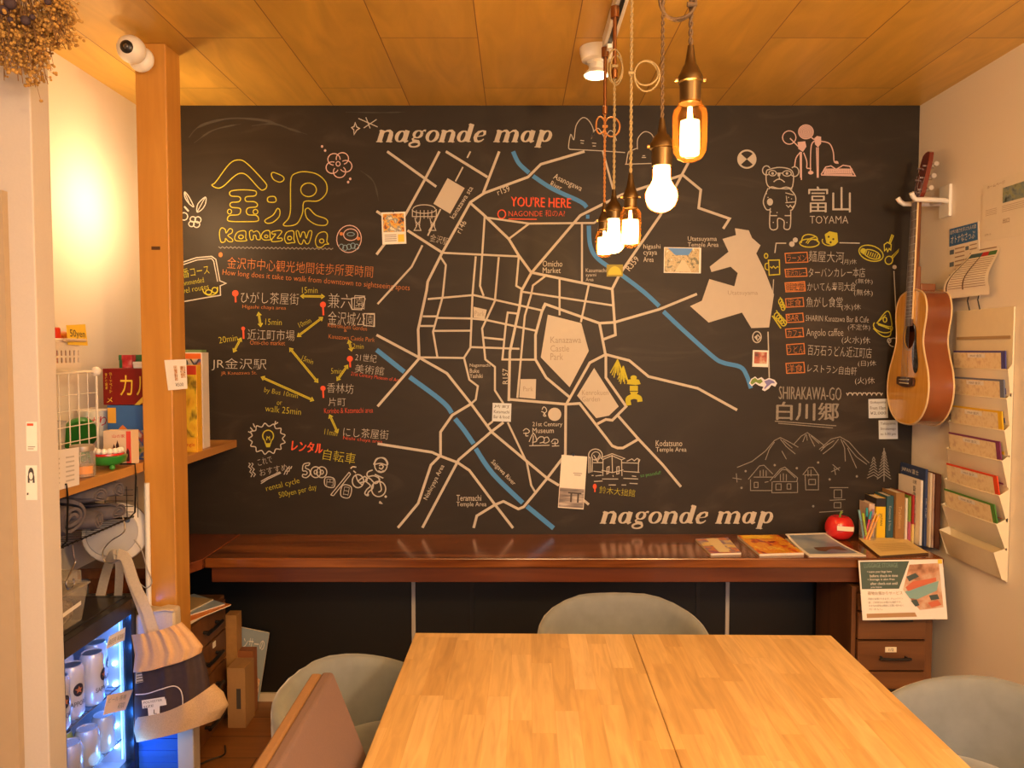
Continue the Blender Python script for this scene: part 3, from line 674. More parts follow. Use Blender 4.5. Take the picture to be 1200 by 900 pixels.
for p_ in ((215,545),(225,570),(360,570),(380,580),(285,670),(245,665),(350,735),(260,735)): K.disc(*p_, 4, 6)
K.part('chalk_drawing', C_white, 'white bear standing with dark spectacles')
K = D(860, 130, 5.625)
K.ell(365, 175, 44, 44, 1.2); 
for r in (48, 38, 28, 18, 8): K.ell(475, 138, r, r*.95, 1.3)
for pts in ([(370,180),(440,250)], [(445,270),(445,455)], [(437,270),(440,440)], [(440,270),(410,310),(400,370)], [(460,275),(480,330),(480,375)], [(510,175),(540,195)], [(545,240),(550,440)], [(556,240),(556,440)], [(540,195),(510,230),(505,390),(515,405)], [(575,200),(630,215),(655,270),(662,335),(690,345)], [(480,378),(510,380)]): K.s(pts, 1.3, False, True, 4)
K.fill([(420,205),(470,200),(478,235),(455,270),(425,250)]); K.fill([(530,180),(548,165),(575,170),(575,215),(555,240),(535,220)]); K.disc(507, 407, 18, 12, 12); K.disc(675, 338, 14, 10, 9)
K.s([(575,420),(605,370),(640,362),(675,385),(720,358),(765,365),(800,428),(575,422)], 1.3)
for i in range(14): K.s([(600+i*13, 412), (612+i*12, 380)], 1.4)
for i in range(5): K.s([(592, 415-i*8), (782, 420-i*9)], 1.1)
K.part('chalk_drawing', C_pink, 'pale pink balloon lamps above the bear')
K = D()
for dx, dy in ((0, 0), (.5, .3), (-.3, .6)): K.d += .0003; K.t('富山', 947.5+dx, 248.5+dy, 49, 30, 0)
K.t('TOYAMA', 949, 262, 45, 9, 0); K.part('chalk_lettering', C_white, 'white chalk prefecture name beside the bear')
# restaurant list
K = D(850, 280, 4)
for x0, y0, x1, y1 in ((280,62,387,112),(280,137,383,178),(280,200,375,248),(282,275,368,320),(285,348,367,392),(282,417,367,462),(287,490,372,542),(284,578,372,630)): K.s([(x0,y0+6),(x1-4,y0),(x1,y1-4),(x0+4,y1)], 1.1, True)
for s_, x0, y0, x1, y1 in (('ラーメン',290,75,380,105),('金沢カレー',286,145,378,172),('定食',292,282,355,314),('BAR',292,356,345,384),('カフェ',292,426,358,456),('うどん',292,500,368,534),('洋食',290,588,362,624)): K.tt(s_, x0, y0, x1, y1)
K.tt('回転寿司',284,206,372,242)
for i in range(5): K.s([(284, 206+i*9), (372, 208+i*9)], .7)
K.part('chalk_lettering', C_or, 'orange boxed kinds of food in the restaurant list')
K = D(850, 280, 4)
for s_, x0, y0, x1, y1, a in (('麺屋大河',390,55,555,112,2),('(月)休',548,95,615,122,0),('ターバンカレー本店',390,135,655,180,0),('(無休)',610,185,690,215,2),('かいてん寿司大倉',385,203,612,245,0),('(無休)',603,235,690,272,2),('魚がし食堂',380,272,550,320,0),('(水)休',545,305,635,338,0),
        ('SHARIN Kanazawa Bar & Cafe',377,357,672,392,1.5),('(不定休)',575,400,678,432,0),('Angolo caffee',380,420,553,466,0),('(火水)休',545,455,678,498,2),('百万石うどん近江町店',385,495,685,560,3),('(日)休',622,570,707,600,0),('レストラン自由軒',385,585,615,640,4),('(火)休',608,648,700,685,0)): K.tt(s_, x0, y0, x1, y1, a)
K.s([(232,66),(238,20),(285,20)], 1.2); K.s([(535,18),(630,20)], 1.2); K.s([(790,150),(800,340)], 1.2); K.s([(226,190),(222,270)], 1); K.s([(200,435),(206,650)], 1.4); K.disc(793, 132, 10, 14); K.disc(328, 5, 12, 14); K.disc(312, 24, 13, 14)
K.s([(568,722)]+[(568+i*22.5+11*(k/4), 722+10*math.sin(PI*k/4)) for i in range(8) for k in (0, 2, 4)], 1.1)
K.ell(148, 460, 20, 26, 1.3); K.fill([(135,460),(150,448),(150,478)]); K.s([(150,448),(163,462),(150,478)], 1.2); K.ell(790, 485, 24, 20, 1.1, a0=90, a1=300); K.ell(768, 477, 8, 10, 1.1, n=10)
K.part('chalk_lettering', C_white, 'white restaurant list and its frame')
K = D(840, 250, 5.4545)
K.ell(592, 190, 62, 26, 1.3); K.s([(540,190),(550,150),(580,135),(615,140),(640,155),(645,185)], 1.3, False, True); K.s([(570,190),(590,165),(630,150)], 1.1, False, True); K.s([(580,195),(600,170),(640,165)], 1.1, False, True); K.ell(722, 175, 48, 32, 1.2, a0=0, a1=200)
for pts in ([(690,135),(720,115),(770,125),(775,185),(735,205),(700,190)],): K.fill(pts)
K.ell(986, 255, 80, 48, 1.3, 18); K.ell(992, 262, 55, 26, 1.3, 20)
for i in range(8): K.s([(945+i*14, 232+i*5), (935+i*14, 262+i*4)], 1.1)
K.disc(935, 240, 18, 10)
K.s([(1130,140),(1108,195)], 1.3); K.s([(1120,135),(1100,192)], 1.3); K.s([(1070,200),(1072,240),(1085,225),(1092,245),(1102,225),(1112,235),(1115,200),(1090,185)], 1.2, True); K.ell(1100, 300, 24, 26, 1.2, 20); K.s([(1115,280),(1162,230),(1158,245),(1122,290)], 1.2)
K.s([(330,300),(400,298),(402,390),(335,395)], 1.3, True); K.s([(330,318),(310,325),(312,355),(332,362)], 1.2, False, True); K.s([(340,340),(352,350),(362,338),(375,352),(388,340),(395,345)], 1.1); K.ell(315, 272, 11, 15, 1.2, n=12)
for i in range(4): K.ell(385+i*14, 655+i*15, 18, 20, 1.2, n=12)
for i in range(3): K.ell(408+i*8, 565+i*18, 13, 20, 1.1, n=10)
K.s([(355,655),(410,735)], 1.6); K.s([(380,620),(440,715)], 1.2); K.s([(405,535),(432,610)], 1.1)
K.s([(1025,700),(1075,635),(1100,630),(1115,680),(1110,725),(1020,700)], 1.2, False, True); K.ell(1062, 725, 62, 36, 1.2, 15, a0=-30, a1=200); K.s([(1000,735),(1060,785),(1108,780),(1112,730)], 1.2, False, True); K.s([(1030,710),(1105,738)], 1.5); K.ell(1075, 680, 12, 16, 1.1, n=10); K.s([(1030,695),(1080,650)], 1)
K.part('chalk_drawing', C_yel, 'yellow food doodles around the restaurant list')
K = D(840, 250, 5.4545, .0005)
for x, y in ((715,150),(745,165),(728,185)): K.disc(x, y, 7, 8)
K.part('chalk_drawing', M_board)
# village
K = D()
for dx, dy in ((0, 0), (.5, .3)): K.d += .0003; K.t('SHIRAKAWA-GO', 912.5+dx, 467.5+dy, 73, 15, 1.2)
for dx, dy in ((0, 0), (1.0, .2), (.5, .8), (-.7, .5)): K.d += .0003; K.t('白川郷', 910+dx, 491.5+dy, 72, 21, 1)
K.s([(908,493.5),(980,499)], 1); K.s([(912,496),(976,501.5)], .9); K.part('chalk_lettering', mat('soft white chalk', (.27, .25, .225), .9, noise=.5, nscale=300), 'white village name in loose chalk')
K = D(855, 490, 5.714)
for pts in ([(50,330),(150,290),(240,220),(300,150),(340,130),(400,160),(460,195)], [(430,175),(480,120),(520,97),(560,125),(630,180)], [(600,210),(680,140),(740,125),(800,160),(870,240),(935,300)],
    [(300,160),(265,210),(240,280)], [(340,140),(380,190),(440,240)], [(360,150),(420,200)], [(350,220),(380,275)], [(510,110),(490,160)], [(530,110),(570,190)], [(515,110),(520,150)], [(545,120),(600,170)], [(620,200),(700,150)], [(625,240),(690,190),(730,140)], [(745,140),(770,200),(775,290)], [(760,150),(850,260),(920,310)], [(790,200),(850,335)], [(660,170),(610,220)],
    [(125,410),(200,320),(230,315),(290,375)], [(140,410),(140,485),(280,485)], [(160,395),(290,395)], [(270,420),(340,340),(370,328),(455,400),(450,425)], [(285,425),(283,500),(455,498),(455,430)], [(290,425),(455,425)], [(300,400),(350,345),(380,345),(440,400)], [(490,380),(530,330),(560,330),(595,380)], [(505,380),(510,480),(595,480),(595,380)], [(500,380),(600,380)],
    [(340,375),(340,420)], [(360,370),(360,420)], [(380,375),(380,420)], [(310,440),(345,440),(345,480),(310,480),(310,440)], [(385,440),(410,440),(410,475),(385,475),(385,440)], [(205,350),(205,390)], [(225,345),(225,390)], [(245,350),(245,390)], [(525,350),(525,390)], [(545,345),(545,390)], [(165,430),(190,430),(190,465),(165,465),(165,430)], [(235,430),(260,425)], [(530,410),(575,410),(575,445),(530,445),(530,410)],
    [(670,465),(795,465)], [(700,480),(750,480),(750,535),(700,535),(700,480)], [(700,565),(745,565),(745,600),(700,600),(700,565)], [(600,630),(760,620)], [(670,550),(775,545)], [(680,360),(740,330)], [(700,330),(710,380)], [(690,310),(735,350)], [(20,400),(80,410)], [(45,370),(50,430)]): K.s(pts, .9)
for j in range(9):
    K.s([(1035, 215+j*20), (1035-12-j*4.5, 240+j*21)], 1.0); K.s([(1035, 215+j*20), (1035+10+j*4.5, 240+j*21)], 1.0)
    if j < 7: K.s([(965, 260+j*20), (955-j*6, 282+j*20)], .9); K.s([(965, 260+j*20), (975+j*4, 282+j*20)], .9)
K.s([(1034,200),(1034,425)], 1.1)
for x, y in ((80,467),(302,315),(593,297),(852,390),(670,410),(107,355),(450,335),(560,590)): K.disc(x, y, 8, 8)
K.part('chalk_drawing', C_dim, 'faint white mountains, thatched houses and fir trees')
# smears left by the eraser
K = D(200, 120, 4)
for pts, w in (([(85,165),(140,110),(280,75),(440,85),(545,115)], 3), ([(110,190),(200,130),(330,100)], 2), ([(380,110),(480,100),(560,125),(640,150)], 2.5), ([(820,45),(980,48),(1100,45)], 1.6), ([(890,320),(950,370),(975,460)], 2)): K.s(pts, [w*.3, w, w*.6, w, w*.2], False, True)
K.part('chalk_smear', mat('chalk haze', (.062, .054, .045), .9), 'pale eraser smears')
# ------------------------------------------------------------------ papers held on the board
def board_card(name, x0, y0, x1, y1, label, cat, m, rot=0, group=None, th=.0012):
    cx, cy = (x0+x1)/2, (y0+y1)/2; c, s_ = math.cos(math.radians(rot)), math.sin(math.radians(rot))
    def fn(u, v, d=0):   # u, v in 0..1 from the top left
        dx, dy = (u-.5)*(x1-x0), (v-.5)*(y1-y0); return onY(cx+dx*c-dy*s_, cy+dx*s_+dy*c, YB-.003-d)
    e = thing(name, label, cat, fn(.5, 1), 0, group)
    b = B(); b.prism([fn(0, 0), fn(1, 0), fn(1, 1), fn(0, 1)], (0, .002, 0)); b.obj('sheet', m, e)
    def rect(u0, v0, u1, v1, d=.0006): return [fn(u0, v0, d), fn(u1, v0, d), fn(u1, v1, d), fn(u0, v1, d)]
    def wr(b2, s, u0, v0, u1, v1, d=.0006):
        o = fn(u0, v1, d); uu = fn(u1, v1, d)-o; vv = fn(u0, v0, d)-o; return b2.text(s, plane_fn(o, uu, vv), uu.length, vv.length)
    return e, fn, rect, wr
def magnet(e, fn, u, v, m, r=.006):
    p = fn(u, v); b = B(); b.lathe([(r, 0), (r, .004), (r*.8, .006)], p, 14, Matrix.Rotation(PI/2, 4, 'X')); b.obj('magnet', m, e, smooth=40)
e, fn, rc, wr = board_card('photo_card', 447.5, 248.5, 475.5, 286, 'small photo card of food stalls left of the station on the map', 'card', M_paper, -2)
B().poly(rc(.06, .05, .94, .62)).obj('photograph', pic('market print', [rgb(60,60,60), rgb(200,120,40), rgb(230,190,90), rgb(120,130,140), rgb(235,225,200)], 48, seed=2), e)
B().poly(rc(.66, .70, .92, .94)).obj('yellow_note', M_yellow, e); b = B()
for i in range(4): b.poly(rc(.1, .70+i*.06, .6, .725+i*.06))
b.obj('caption_lettering', M_grey_ink, e); magnet(e, fn, .5, -.03, M_black)
e, fn, rc, wr = board_card('photo_card', 778, 290, 821.5, 320, 'landscape photo card of an old street under the pendant bulbs', 'card', M_paper, 1)
B().poly(rc(.02, .03, .95, .97)).obj('photograph', pic('street print', [rgb(60,70,40), rgb(110,100,50), rgb(190,170,120), rgb(150,130,80), rgb(220,210,180)], 60, seed=5), e)
B().poly([fn(.1, .03, .0009), fn(.78, .03, .0009), fn(.66, .30, .0009), fn(.3, .30, .0009)]).obj('sky_print', mat('sky print', rgb(80,140,215), .5), e)
B().poly([fn(.3, .95, .0009), fn(.75, .95, .0009), fn(.56, .5, .0009), fn(.48, .5, .0009)]).obj('lane_print', mat('lane print', rgb(210,195,165), .5), e)
def note(x0, y0, x1, y1, lines, label, rot):
    e, fn, rc, wr = board_card('note_card', x0, y0, x1, y1, label, 'note', mat('pale blue note', (.62, .68, .74), .7), rot, 'pale blue notes on the chalkboard')
    b = B(); n = len(lines)
    for i, s in enumerate(lines): wr(b, s, .08, .10+i*.84/n, .9, .10+(i+.62)*.84/n)
    b.obj('handwriting', M_ink, e)
note(577, 472.5, 599, 494, ['片町', 'Katamachi', 'Bar & food'], 'pale blue note in the middle of the street map', 2)
note(1018, 467.5, 1040.5, 490, ['Gokayama', 'From 10am', '¥2,000'], 'pale blue note higher up beside the guitar', -1)
note(1030, 492.5, 1052, 514.5, ['Takayama', 'Shirakawago', 'to 5:00 pm'], 'pale blue note lower down beneath the guitar', -1)
e, fn, rc, wr = board_card('leaflet', 656, 534, 686, 596, 'tall pale leaflet with a misty lake gate photo on the map', 'leaflet', mat('warm white paper', (.80, .74, .66), .6), 4)
B().poly(rc(.02, .62, .98, .98)).obj('photograph', pic('misty print', [rgb(215,205,195), rgb(150,140,135), rgb(95,90,90)], 30, seed=3, stretch=(.3, 1, 2)), e)
b = B(); b.poly(rc(.36, .69, .88, .72, .0012)); b.poly(rc(.45, .72, .52, .88, .0012)); b.poly(rc(.72, .72, .79, .88, .0012)); b.obj('gate_print', mat('gate print', rgb(70,62,60), .6), e)
b = B(); b.poly(rc(.5, .32, .85, .335)); b.poly(rc(.55, .355, .8, .37)); b.obj('caption_lettering', M_grey_ink, e); magnet(e, fn, .45, -.02, M_black)
e, fn, rc, wr = board_card('photo_card', 882, 410.5, 900.5, 430, 'tiny square photo card left of the restaurant list', 'card', M_paper, 2)
B().poly(rc(.1, .1, .9, .8)).obj('photograph', pic('dish print', [rgb(90,45,35), rgb(175,85,60), rgb(200,180,155)], 34, seed=8), e)
e, fn, rc, wr = board_card('photo_card', 711, 310, 730, 324, 'small round-topped yellow card partly behind the lowest bulbs', 'card', mat('olive card', rgb(150,140,50), .6), 0)
B().poly([fn(.5+.42*math.cos(PI*k/12), .85-.7*math.sin(PI*k/12), .001) for k in range(13)]).obj('picture', mat('yellow picture', rgb(205,190,60), .6), e)
# river dragon sticker: a plain wavy creature
e = thing('sticker', 'green and white wavy sticker at the right end of the blue river', 'sticker', onY(893, 456, YB))
d = D(876, 436, 25, .0012)
dr = [(50,330),(120,200),(250,130),(330,200),(450,150),(560,230),(700,170),(880,230),(960,330),(900,430),(780,380),(700,480),(560,560),(470,520),(520,430),(380,400),(250,330),(140,420)]
b = B(); b.prism([bp(876+x/25*.9, 436+y/25*1.0, .0004) for x, y in dr], (0, -.0008, 0)); b.obj('backing', mat('sticker white', (.72, .72, .80), .4), e)
b = B(); b.poly([bp(876+x/25*.9, 436+y/25*1.0, .0020) for x, y in [(90,320),(150,215),(250,165),(330,235),(440,200),(500,280),(400,350),(270,290),(150,370)]]); b.obj('green_body', mat('sticker green', rgb(110,140,45), .4), e)
b = B(); b.poly([bp(876+x/25*.9, 436+y/25*1.0, .0020) for x, y in [(540,270),(700,215),(840,260),(900,330),(780,330),(660,420),(560,500),(540,470),(620,370)]]); b.obj('blue_body', mat('sticker lilac', rgb(120,120,185), .4), e)
# ================================================================== counter under the board
M_counter = wood('dark red counter wood', (.060, .012, .003), (.29, .095, .020), axis=0, scale=5, rough=.22, coat=.5, stretch=14)
M_counter_y = wood('dark red counter wood side', (.10, .022, .008), (.20, .055, .018), axis=1, scale=5, rough=.25, coat=.4, stretch=14)
ZT = .708; YF = 2.715
ct = thing('counter', 'long dark red wooden counter running under the chalkboard', 'counter', (0, 2.9, .6))
B().box(-1.14, 1.566, YF, YB-.001, ZT-.036, ZT).obj('worktop', M_counter, ct, bevel=.004)
B().box(-1.12, 1.54, YF+.012, YF+.04, ZT-.092, ZT-.036).obj('apron', wood('counter apron wood', (.07, .018, .008), (.14, .04, .015), axis=0, scale=5, rough=.3, coat=.3), ct, bevel=.002)
sr = thing('counter', 'short dark counter return along the left wall behind the timber post', 'counter', (-1.3, 2.8, .6))
b = B(); b.prism([(-1.528, 2.58, ZT-.036), (-1.19, 2.58, ZT-.036), (-1.143, 2.70, ZT-.036), (-1.143, YB-.001, ZT-.036), (-1.528, YB-.001, ZT-.036)], (0, 0, .037)); b.obj('worktop', M_counter_y, sr, bevel=.003)
b = B(); b.box(-1.50, -1.20, 2.60, 2.63, ZT-.092, ZT-.036); b.obj('apron', M_counter_y, sr)
# ================================================================== table
M_table = boards('maple butcher block', [(.44, .275, .105), (.56, .38, .165), (.50, .325, .13), (.60, .42, .20), (.53, .35, .145)], .048, .33, .0003, (.44, .26, .09), swap=True, rough=.33, coat=.25, grain=.24, gs=(5, 50), off=0, ply=True, scatter=True)
tb = thing('dining_table', 'large maple block table with a lengthwise seam in the foreground', 'table', (.27, 1.35, 0), math.radians(-.9))
T = Matrix.Translation((.27, 1.35, 0)) @ Matrix.Rotation(math.radians(-.9), 4, 'Z')
def tw(b): b.v = [tuple(T @ Vector(v)) for v in b.v]; return b
tw(B().box(-.548, .0275, -.62, .604, .690, .72)).obj('tabletop', M_table, tb, bevel=.003)
tw(B().box(.0285, .549, -.62, .604, .690, .72)).obj('tabletop', M_table, tb, bevel=.003)
M_frame = mat('dark table frame', (.03, .028, .026), .4)
b = B(); b.box(-.50, .50, .50, .53, .62, .69); b.box(-.50, .50, -.55, -.52, .62, .69); b.box(-.50, -.47, -.52, .50, .62, .69); b.box(.47, .50, -.52, .50, .62, .69); tw(b).obj('frame', M_frame, tb)
for x in (-.49, .46):
    for y in (-.55, .50): tw(B().box(x, x+.03, y, y+.03, 0, .62)).obj('leg', M_frame, tb, bevel=.002)
# ================================================================== tub chairs
M_velvet = mat('grey velvet', (.185, .21, .235), .9, noise=.18, nscale=22, bump=.06)
M_velvet.node_tree.nodes['Principled BSDF'].inputs['Sheen Weight'].default_value = .5
M_velvet.node_tree.nodes['Principled BSDF'].inputs['Sheen Roughness'].default_value = .4
def make_tub(label, loc, rz):
    """a tub chair facing local +x"""
    e = thing('tub_chair', label, 'chair', loc, rz, 'grey velvet tub chairs around the table')
    NU, NV = 49, 16; AX = math.radians(128)
    def sec(i, j):
        t = -1+2*i/(NU-1); a = t*AX; k = abs(t)
        zt = .668-.135*max(0, (k-.18)/.82)**1.35*(1 if k > .18 else 0); zb = .40+.075*max(0, (k-.35)/.65)**1.3 if k > .35 else .40
        th = .052*(1-.35*k); q = 2*PI*j/NV
        cx, cz = math.cos(q), math.sin(q)
        rr = math.copysign(abs(cx)**.55, cx)*th/2; zz = math.copysign(abs(cz)**.8, cz)
        z = (zt+zb)/2+zz*(zt-zb)/2
        lean = .035*((z-.40)/.3)*(1-.5*k)
        wr = .0022*math.sin(i*2.9)*(1 if cx > 0 else .6)*max(0, 1-k*1.2)
        R_ = rr+lean+wr; n = 2.35
        ca, sa = math.cos(PI+a), math.sin(PI+a)
        d = (abs(ca/.255)**n+abs(sa/.265)**n)**(-1/n)
        return Vector(((d-.03+R_)*ca+.02, (d-.03+R_)*sa, z))
    b = B(); b.grid(sec, NU, NV, cv=True)
    for i in (0, NU-1):
        vs = [sec(i, j) for j in range(NV)]; b.poly(vs if i else vs[::-1])
    b.obj('backrest', M_velvet, e, smooth=75, world=False)
    b = B()
    def cush(i, j):
        a = 2*PI*i/32; n = 3.2; ca, sa = math.cos(a), math.sin(a)
        d = (abs(ca/.235)**n+abs(sa/.235)**n)**(-1/n)
        r, z = [(0, .395), (.9, .395), (1, .405), (1.02, .43), (1, .455), (.93, .468), (.6, .474), (0, .476)][j]
        return Vector((d*r*ca+.035, d*r*sa, z))
    b.grid(cush, 32, 8, cu=True); b.obj('seat', M_velvet, e, smooth=60, world=False)
    for sx in (-1, 1):
        for sy in (-1, 1):
            b = B(); b.tube([(.03+sx*.15, sy*.15, .40), (.03+sx*.215, sy*.215, 0)], [.017, .010], 12); b.obj('leg', M_black, e, smooth=50, world=False)
    return e
def tub_copy(src, label, loc, rz): return dup(src, loc, rz, label)
c1 = make_tub('grey tub chair on the far side of the table, facing the camera', (.325, 2.215, 0), -PI/2)
c2 = tub_copy(c1, 'grey tub chair behind the taupe chair, tucked under the table edge', (-.315, 1.775, 0), math.radians(-10))
c3 = tub_copy(c1, 'grey tub chair on the right side of the table by the wallpapered wall', (1.03, 1.61, 0), math.radians(206))
# taupe upholstered chair
M_taupe = mat('taupe fabric', (.135, .085, .08), .92, noise=.12, nscale=300, bump=.1)
M_taupe_lit = mat('warm lit taupe edge', (.22, .12, .055), .9, noise=.1, nscale=200)  # warm light from above on the backrest edge, put into the colour
tc_ = thing('dining_chair', 'taupe upholstered chair with a flat square back in the left foreground', 'chair', (-.05, 1.2, 0))
def slab(y0, y1, dx0, dx1, z0, z1, name, m, bev):
    f = lambda z: -.215-.138*((z-.45)/.40)**1.15 if z > .45 else -.215
    zs = [z0+(z1-z0)*k/8 for k in range(9)]; b = B()
    vs = [(f(z)+dx, y, z) for z in zs for y, dx in ((y0, dx0), (y0, dx1), (y1, dx1), (y1, dx0))]
    b.add(vs, [(0, 3, 2, 1), (32, 33, 34, 35)]+[(4*i+k, 4*i+(k+1) % 4, 4*i+4+(k+1) % 4, 4*i+4+k) for i in range(8) for k in range(4)]); return b.obj(name, m, tc_, bevel=bev, smooth=40, seg=3)
slab(.985, 1.422, -.022, 0, .42, .85, 'backrest', M_taupe, .006)
slab(.985, 1.422, -.044, -.0225, .42, .848, 'back_panel', M_taupe_lit, .006)
B().box(-.20, .18, .985, 1.422, .40, .47).obj('seat', M_taupe, tc_, bevel=.022, seg=4, smooth=40)
M_legw = wood('chair leg wood', (.10, .05, .02), (.16, .08, .03), axis=2, rough=.4)
for x, y in ((-.18, 1.01), (-.18, 1.40), (.15, 1.01), (.15, 1.40)): B().tube([(x, y, .405), (x+(-.02 if x < 0 else .02), y, 0)], [.02, .013], 10).obj('leg', M_legw, tc_, smooth=50)
# ================================================================== drawer cabinets
M_cab = wood('walnut cabinet', (.10, .04, .016), (.20, .085, .032), axis=2, scale=5, rough=.4, stretch=10)
M_cabx = wood('walnut drawer front', (.11, .045, .018), (.21, .09, .034), axis=0, scale=5, rough=.4, stretch=10)
cab = thing('drawer_cabinet', 'walnut drawer cabinet under the right end of the counter', 'cabinet', (1.40, 2.88, 0))
b = B(); b.box(1.235, 1.252, 2.725, 3.05, 0, .60); b.box(1.505, 1.535, 2.725, 3.05, 0, .60); b.box(1.252, 1.505, 2.725, 3.05, .58, .60); b.box(1.252, 1.505, 3.03, 3.05, 0, .58); b.box(1.252, 1.505, 2.725, 3.03, 0, .06)
b.obj('body', M_cab, cab, bevel=.0015)
def bar_handle(p0, p1, out, m, par, r=.005):
    p0, p1, out = Vector(p0), Vector(p1), Vector(out); mid = (p0+p1)/2; dl = (p1-p0).normalized()
    b = B(); b.tube([p0, p0+out], r*.9, 8); b.tube([p1, p1+out], r*.9, 8); b.tube([p0+out-dl*.012, mid+out*1.15, p1+out+dl*.012], r, 8); return b.obj('handle', m, par, smooth=50)
dz = [(.515, .575), (.408, .508), (.292, .400), (.178, .285), (.066, .170)]
for i, (z0, z1) in enumerate(dz):
    dr_ = B().box(1.2545, 1.5025, 2.712, 2.735, z0, z1).obj('drawer', M_cabx, cab, bevel=.0015)
    zh = z1-.022 if i == 1 else (z0+z1)/2-.004
    bar_handle((1.34, 2.712, zh), (1.43, 2.712, zh), (0, -.02, 0), M_black, dr_)
    if i == 2:
        bb = B().box(1.355, 1.397, 2.7105, 2.712, z1-.040, z1-.020).obj('number_tag', M_cream, dr_, bevel=.001); bb['label'] = 'cream paper tag on the drawer'
        B().text('1/2', plane_fn((1.368, 2.7100, z1-.035), (1, 0, 0), (0, 0, 1)), .018, .010).obj('lettering', M_ink, dr_)
lab = thing('drawer_cabinet', 'small walnut drawer chest in the shade under the left end of the counter', 'cabinet', (-1.30, 2.78, 0))
XC = -1.165
B().box(XC-.33, XC, 2.60, 2.955, 0, .495).obj('body', M_cab, lab, bevel=.002)
for i, (z0, z1) in enumerate(((.375, .485), (.255, .368), (.135, .248), (.015, .128))):
    dr_ = B().box(XC, XC+.014, 2.606, 2.93, z0, z1).obj('drawer', M_cab, lab, bevel=.0015)
    bar_handle((XC+.014, 2.72, (z0+z1)/2), (XC+.014, 2.83, (z0+z1)/2), (.022, 0, 0), M_black, dr_, .0075)
    if i == 1: B().box(XC+.014, XC+.0155, 2.80, 2.825, z1-.03, z1-.008).obj('number_tag', M_paper, dr_)
# luggage sign
sg = thing('sign_board', 'white luggage storage sign hanging from the counter front', 'sign', (1.36, 2.70, .42))
S0 = onY(1006, 657, 2.700); S1 = onY(1104.5, 655.5, 2.700); S2 = onY(1110.5, 725.5, 2.66); S3 = onY(1011, 727, 2.66)
def sg_p(u, v, d=.0012):
    p = (S0*(1-u)+S1*u)*(1-v)+(S3*(1-u)+S2*u)*v; return p+Vector((0, -d, 0))
b = B(); b.prism([sg_p(0, 0, 0), sg_p(1, 0, 0), sg_p(1, 1, 0), sg_p(0, 1, 0)], (0, .003, 0)); b.obj('board', M_paper, sg)
B().poly([sg_p(.015, .02), sg_p(.60, .02), sg_p(.455, .48), sg_p(.015, .48)]).obj('green_panel', mat('sign green', rgb(72, 92, 84), .5), sg)
B().poly([sg_p(.60, .08), sg_p(.95, .06), sg_p(.96, .80), sg_p(.68, .84), sg_p(.50, .50)]).obj('photograph', pic('suitcase print', [rgb(110,65,45), rgb(200,150,120), rgb(215,200,180)], 18, seed=4, detail=6), sg)
B().poly([sg_p(.52, .53, .0018), sg_p(.93, .36, .0018), sg_p(.90, .52, .0018), sg_p(.66, .66, .0018), sg_p(.57, .64, .0018)]).obj('suitcase_print', mat('suitcase blue', rgb(130,172,172), .5), sg)
b = B(); b.poly([sg_p(.53, .46, .0022), sg_p(.62, .36, .0022), sg_p(.78, .33, .0022), sg_p(.90, .30, .0022), sg_p(.90, .36, .0022), sg_p(.56, .52, .0022)]); b.poly([sg_p(.78, .72, .0022), sg_p(.90, .68, .0022), sg_p(.94, .76, .0022), sg_p(.82, .80, .0022)]); b.obj('clothes_print', mat('coral print', rgb(205,110,80), .5), sg)
b = B(); b.poly([sg_p(.55, .28, .0022), sg_p(.66, .22, .0022), sg_p(.70, .28, .0022), sg_p(.58, .36, .0022)]); b.poly([sg_p(.58, .68, .0022), sg_p(.65, .66, .0022), sg_p(.68, .76, .0022), sg_p(.63, .78, .0022)]); b.poly([sg_p(.80, .60, .0022), sg_p(.90, .58, .0022), sg_p(.92, .66, .0022), sg_p(.82, .68, .0022)]); b.obj('dark_print', mat('dark print', rgb(70,85,85), .5), sg)
B().poly([sg_p(.94, .0, .0018), sg_p(.99, .0, .0018), sg_p(.99, .07, .0018), sg_p(.94, .07, .0018)]).obj('yellow_tape', M_yellow, sg)
def sg_t(b, s, u0, v0, u1, v1):
    o = sg_p(u0, v1, .002); uu = sg_p(u1, v1, .002)-o; vv = sg_p(u0, v0, .002)-o; return b.text(s, plane_fn(o, uu, vv), uu.length, vv.length)
b = B(); sg_t(b, 'LUGGAGE STORAGE', .06, .045, .46, .12); b.obj('heading', mat('pale green ink', rgb(120,150,138), .6), sg)
b = B(); sg_t(b, '• Leave your bags here', .09, .17, .38, .215); sg_t(b, 'before check-in time', .12, .235, .45, .28); sg_t(b, '• Storage is also free', .09, .30, .41, .345); sg_t(b, 'after check-out until', .12, .365, .44, .41); sg_t(b, 'you leave', .12, .43, .25, .47); b.obj('lettering', M_paper, sg)
b = B(); sg_t(b, '荷物お預かりサービス', .08, .52, .49, .58); b.obj('lettering', mat('light brown ink', rgb(170,140,110), .6), sg)
b = B(); sg_t(b, '荷物のお預けできます。チェックイン', .08, .625, .49, .66); sg_t(b, '前、ご利用日のお預けも無料です。', .08, .685, .47, .72); sg_t(b, '大きなお荷物は事前にお問い合わせく', .08, .74, .49, .775); sg_t(b, 'ださい。', .08, .80, .24, .83); b.obj('lettering', M_grey_ink, sg)
B().poly([sg_p(.05, .89), sg_p(.62, .88), sg_p(.64, .95), sg_p(.05, .96)]).obj('brown_band', mat('sign brown', rgb(175,140,100), .6), sg)
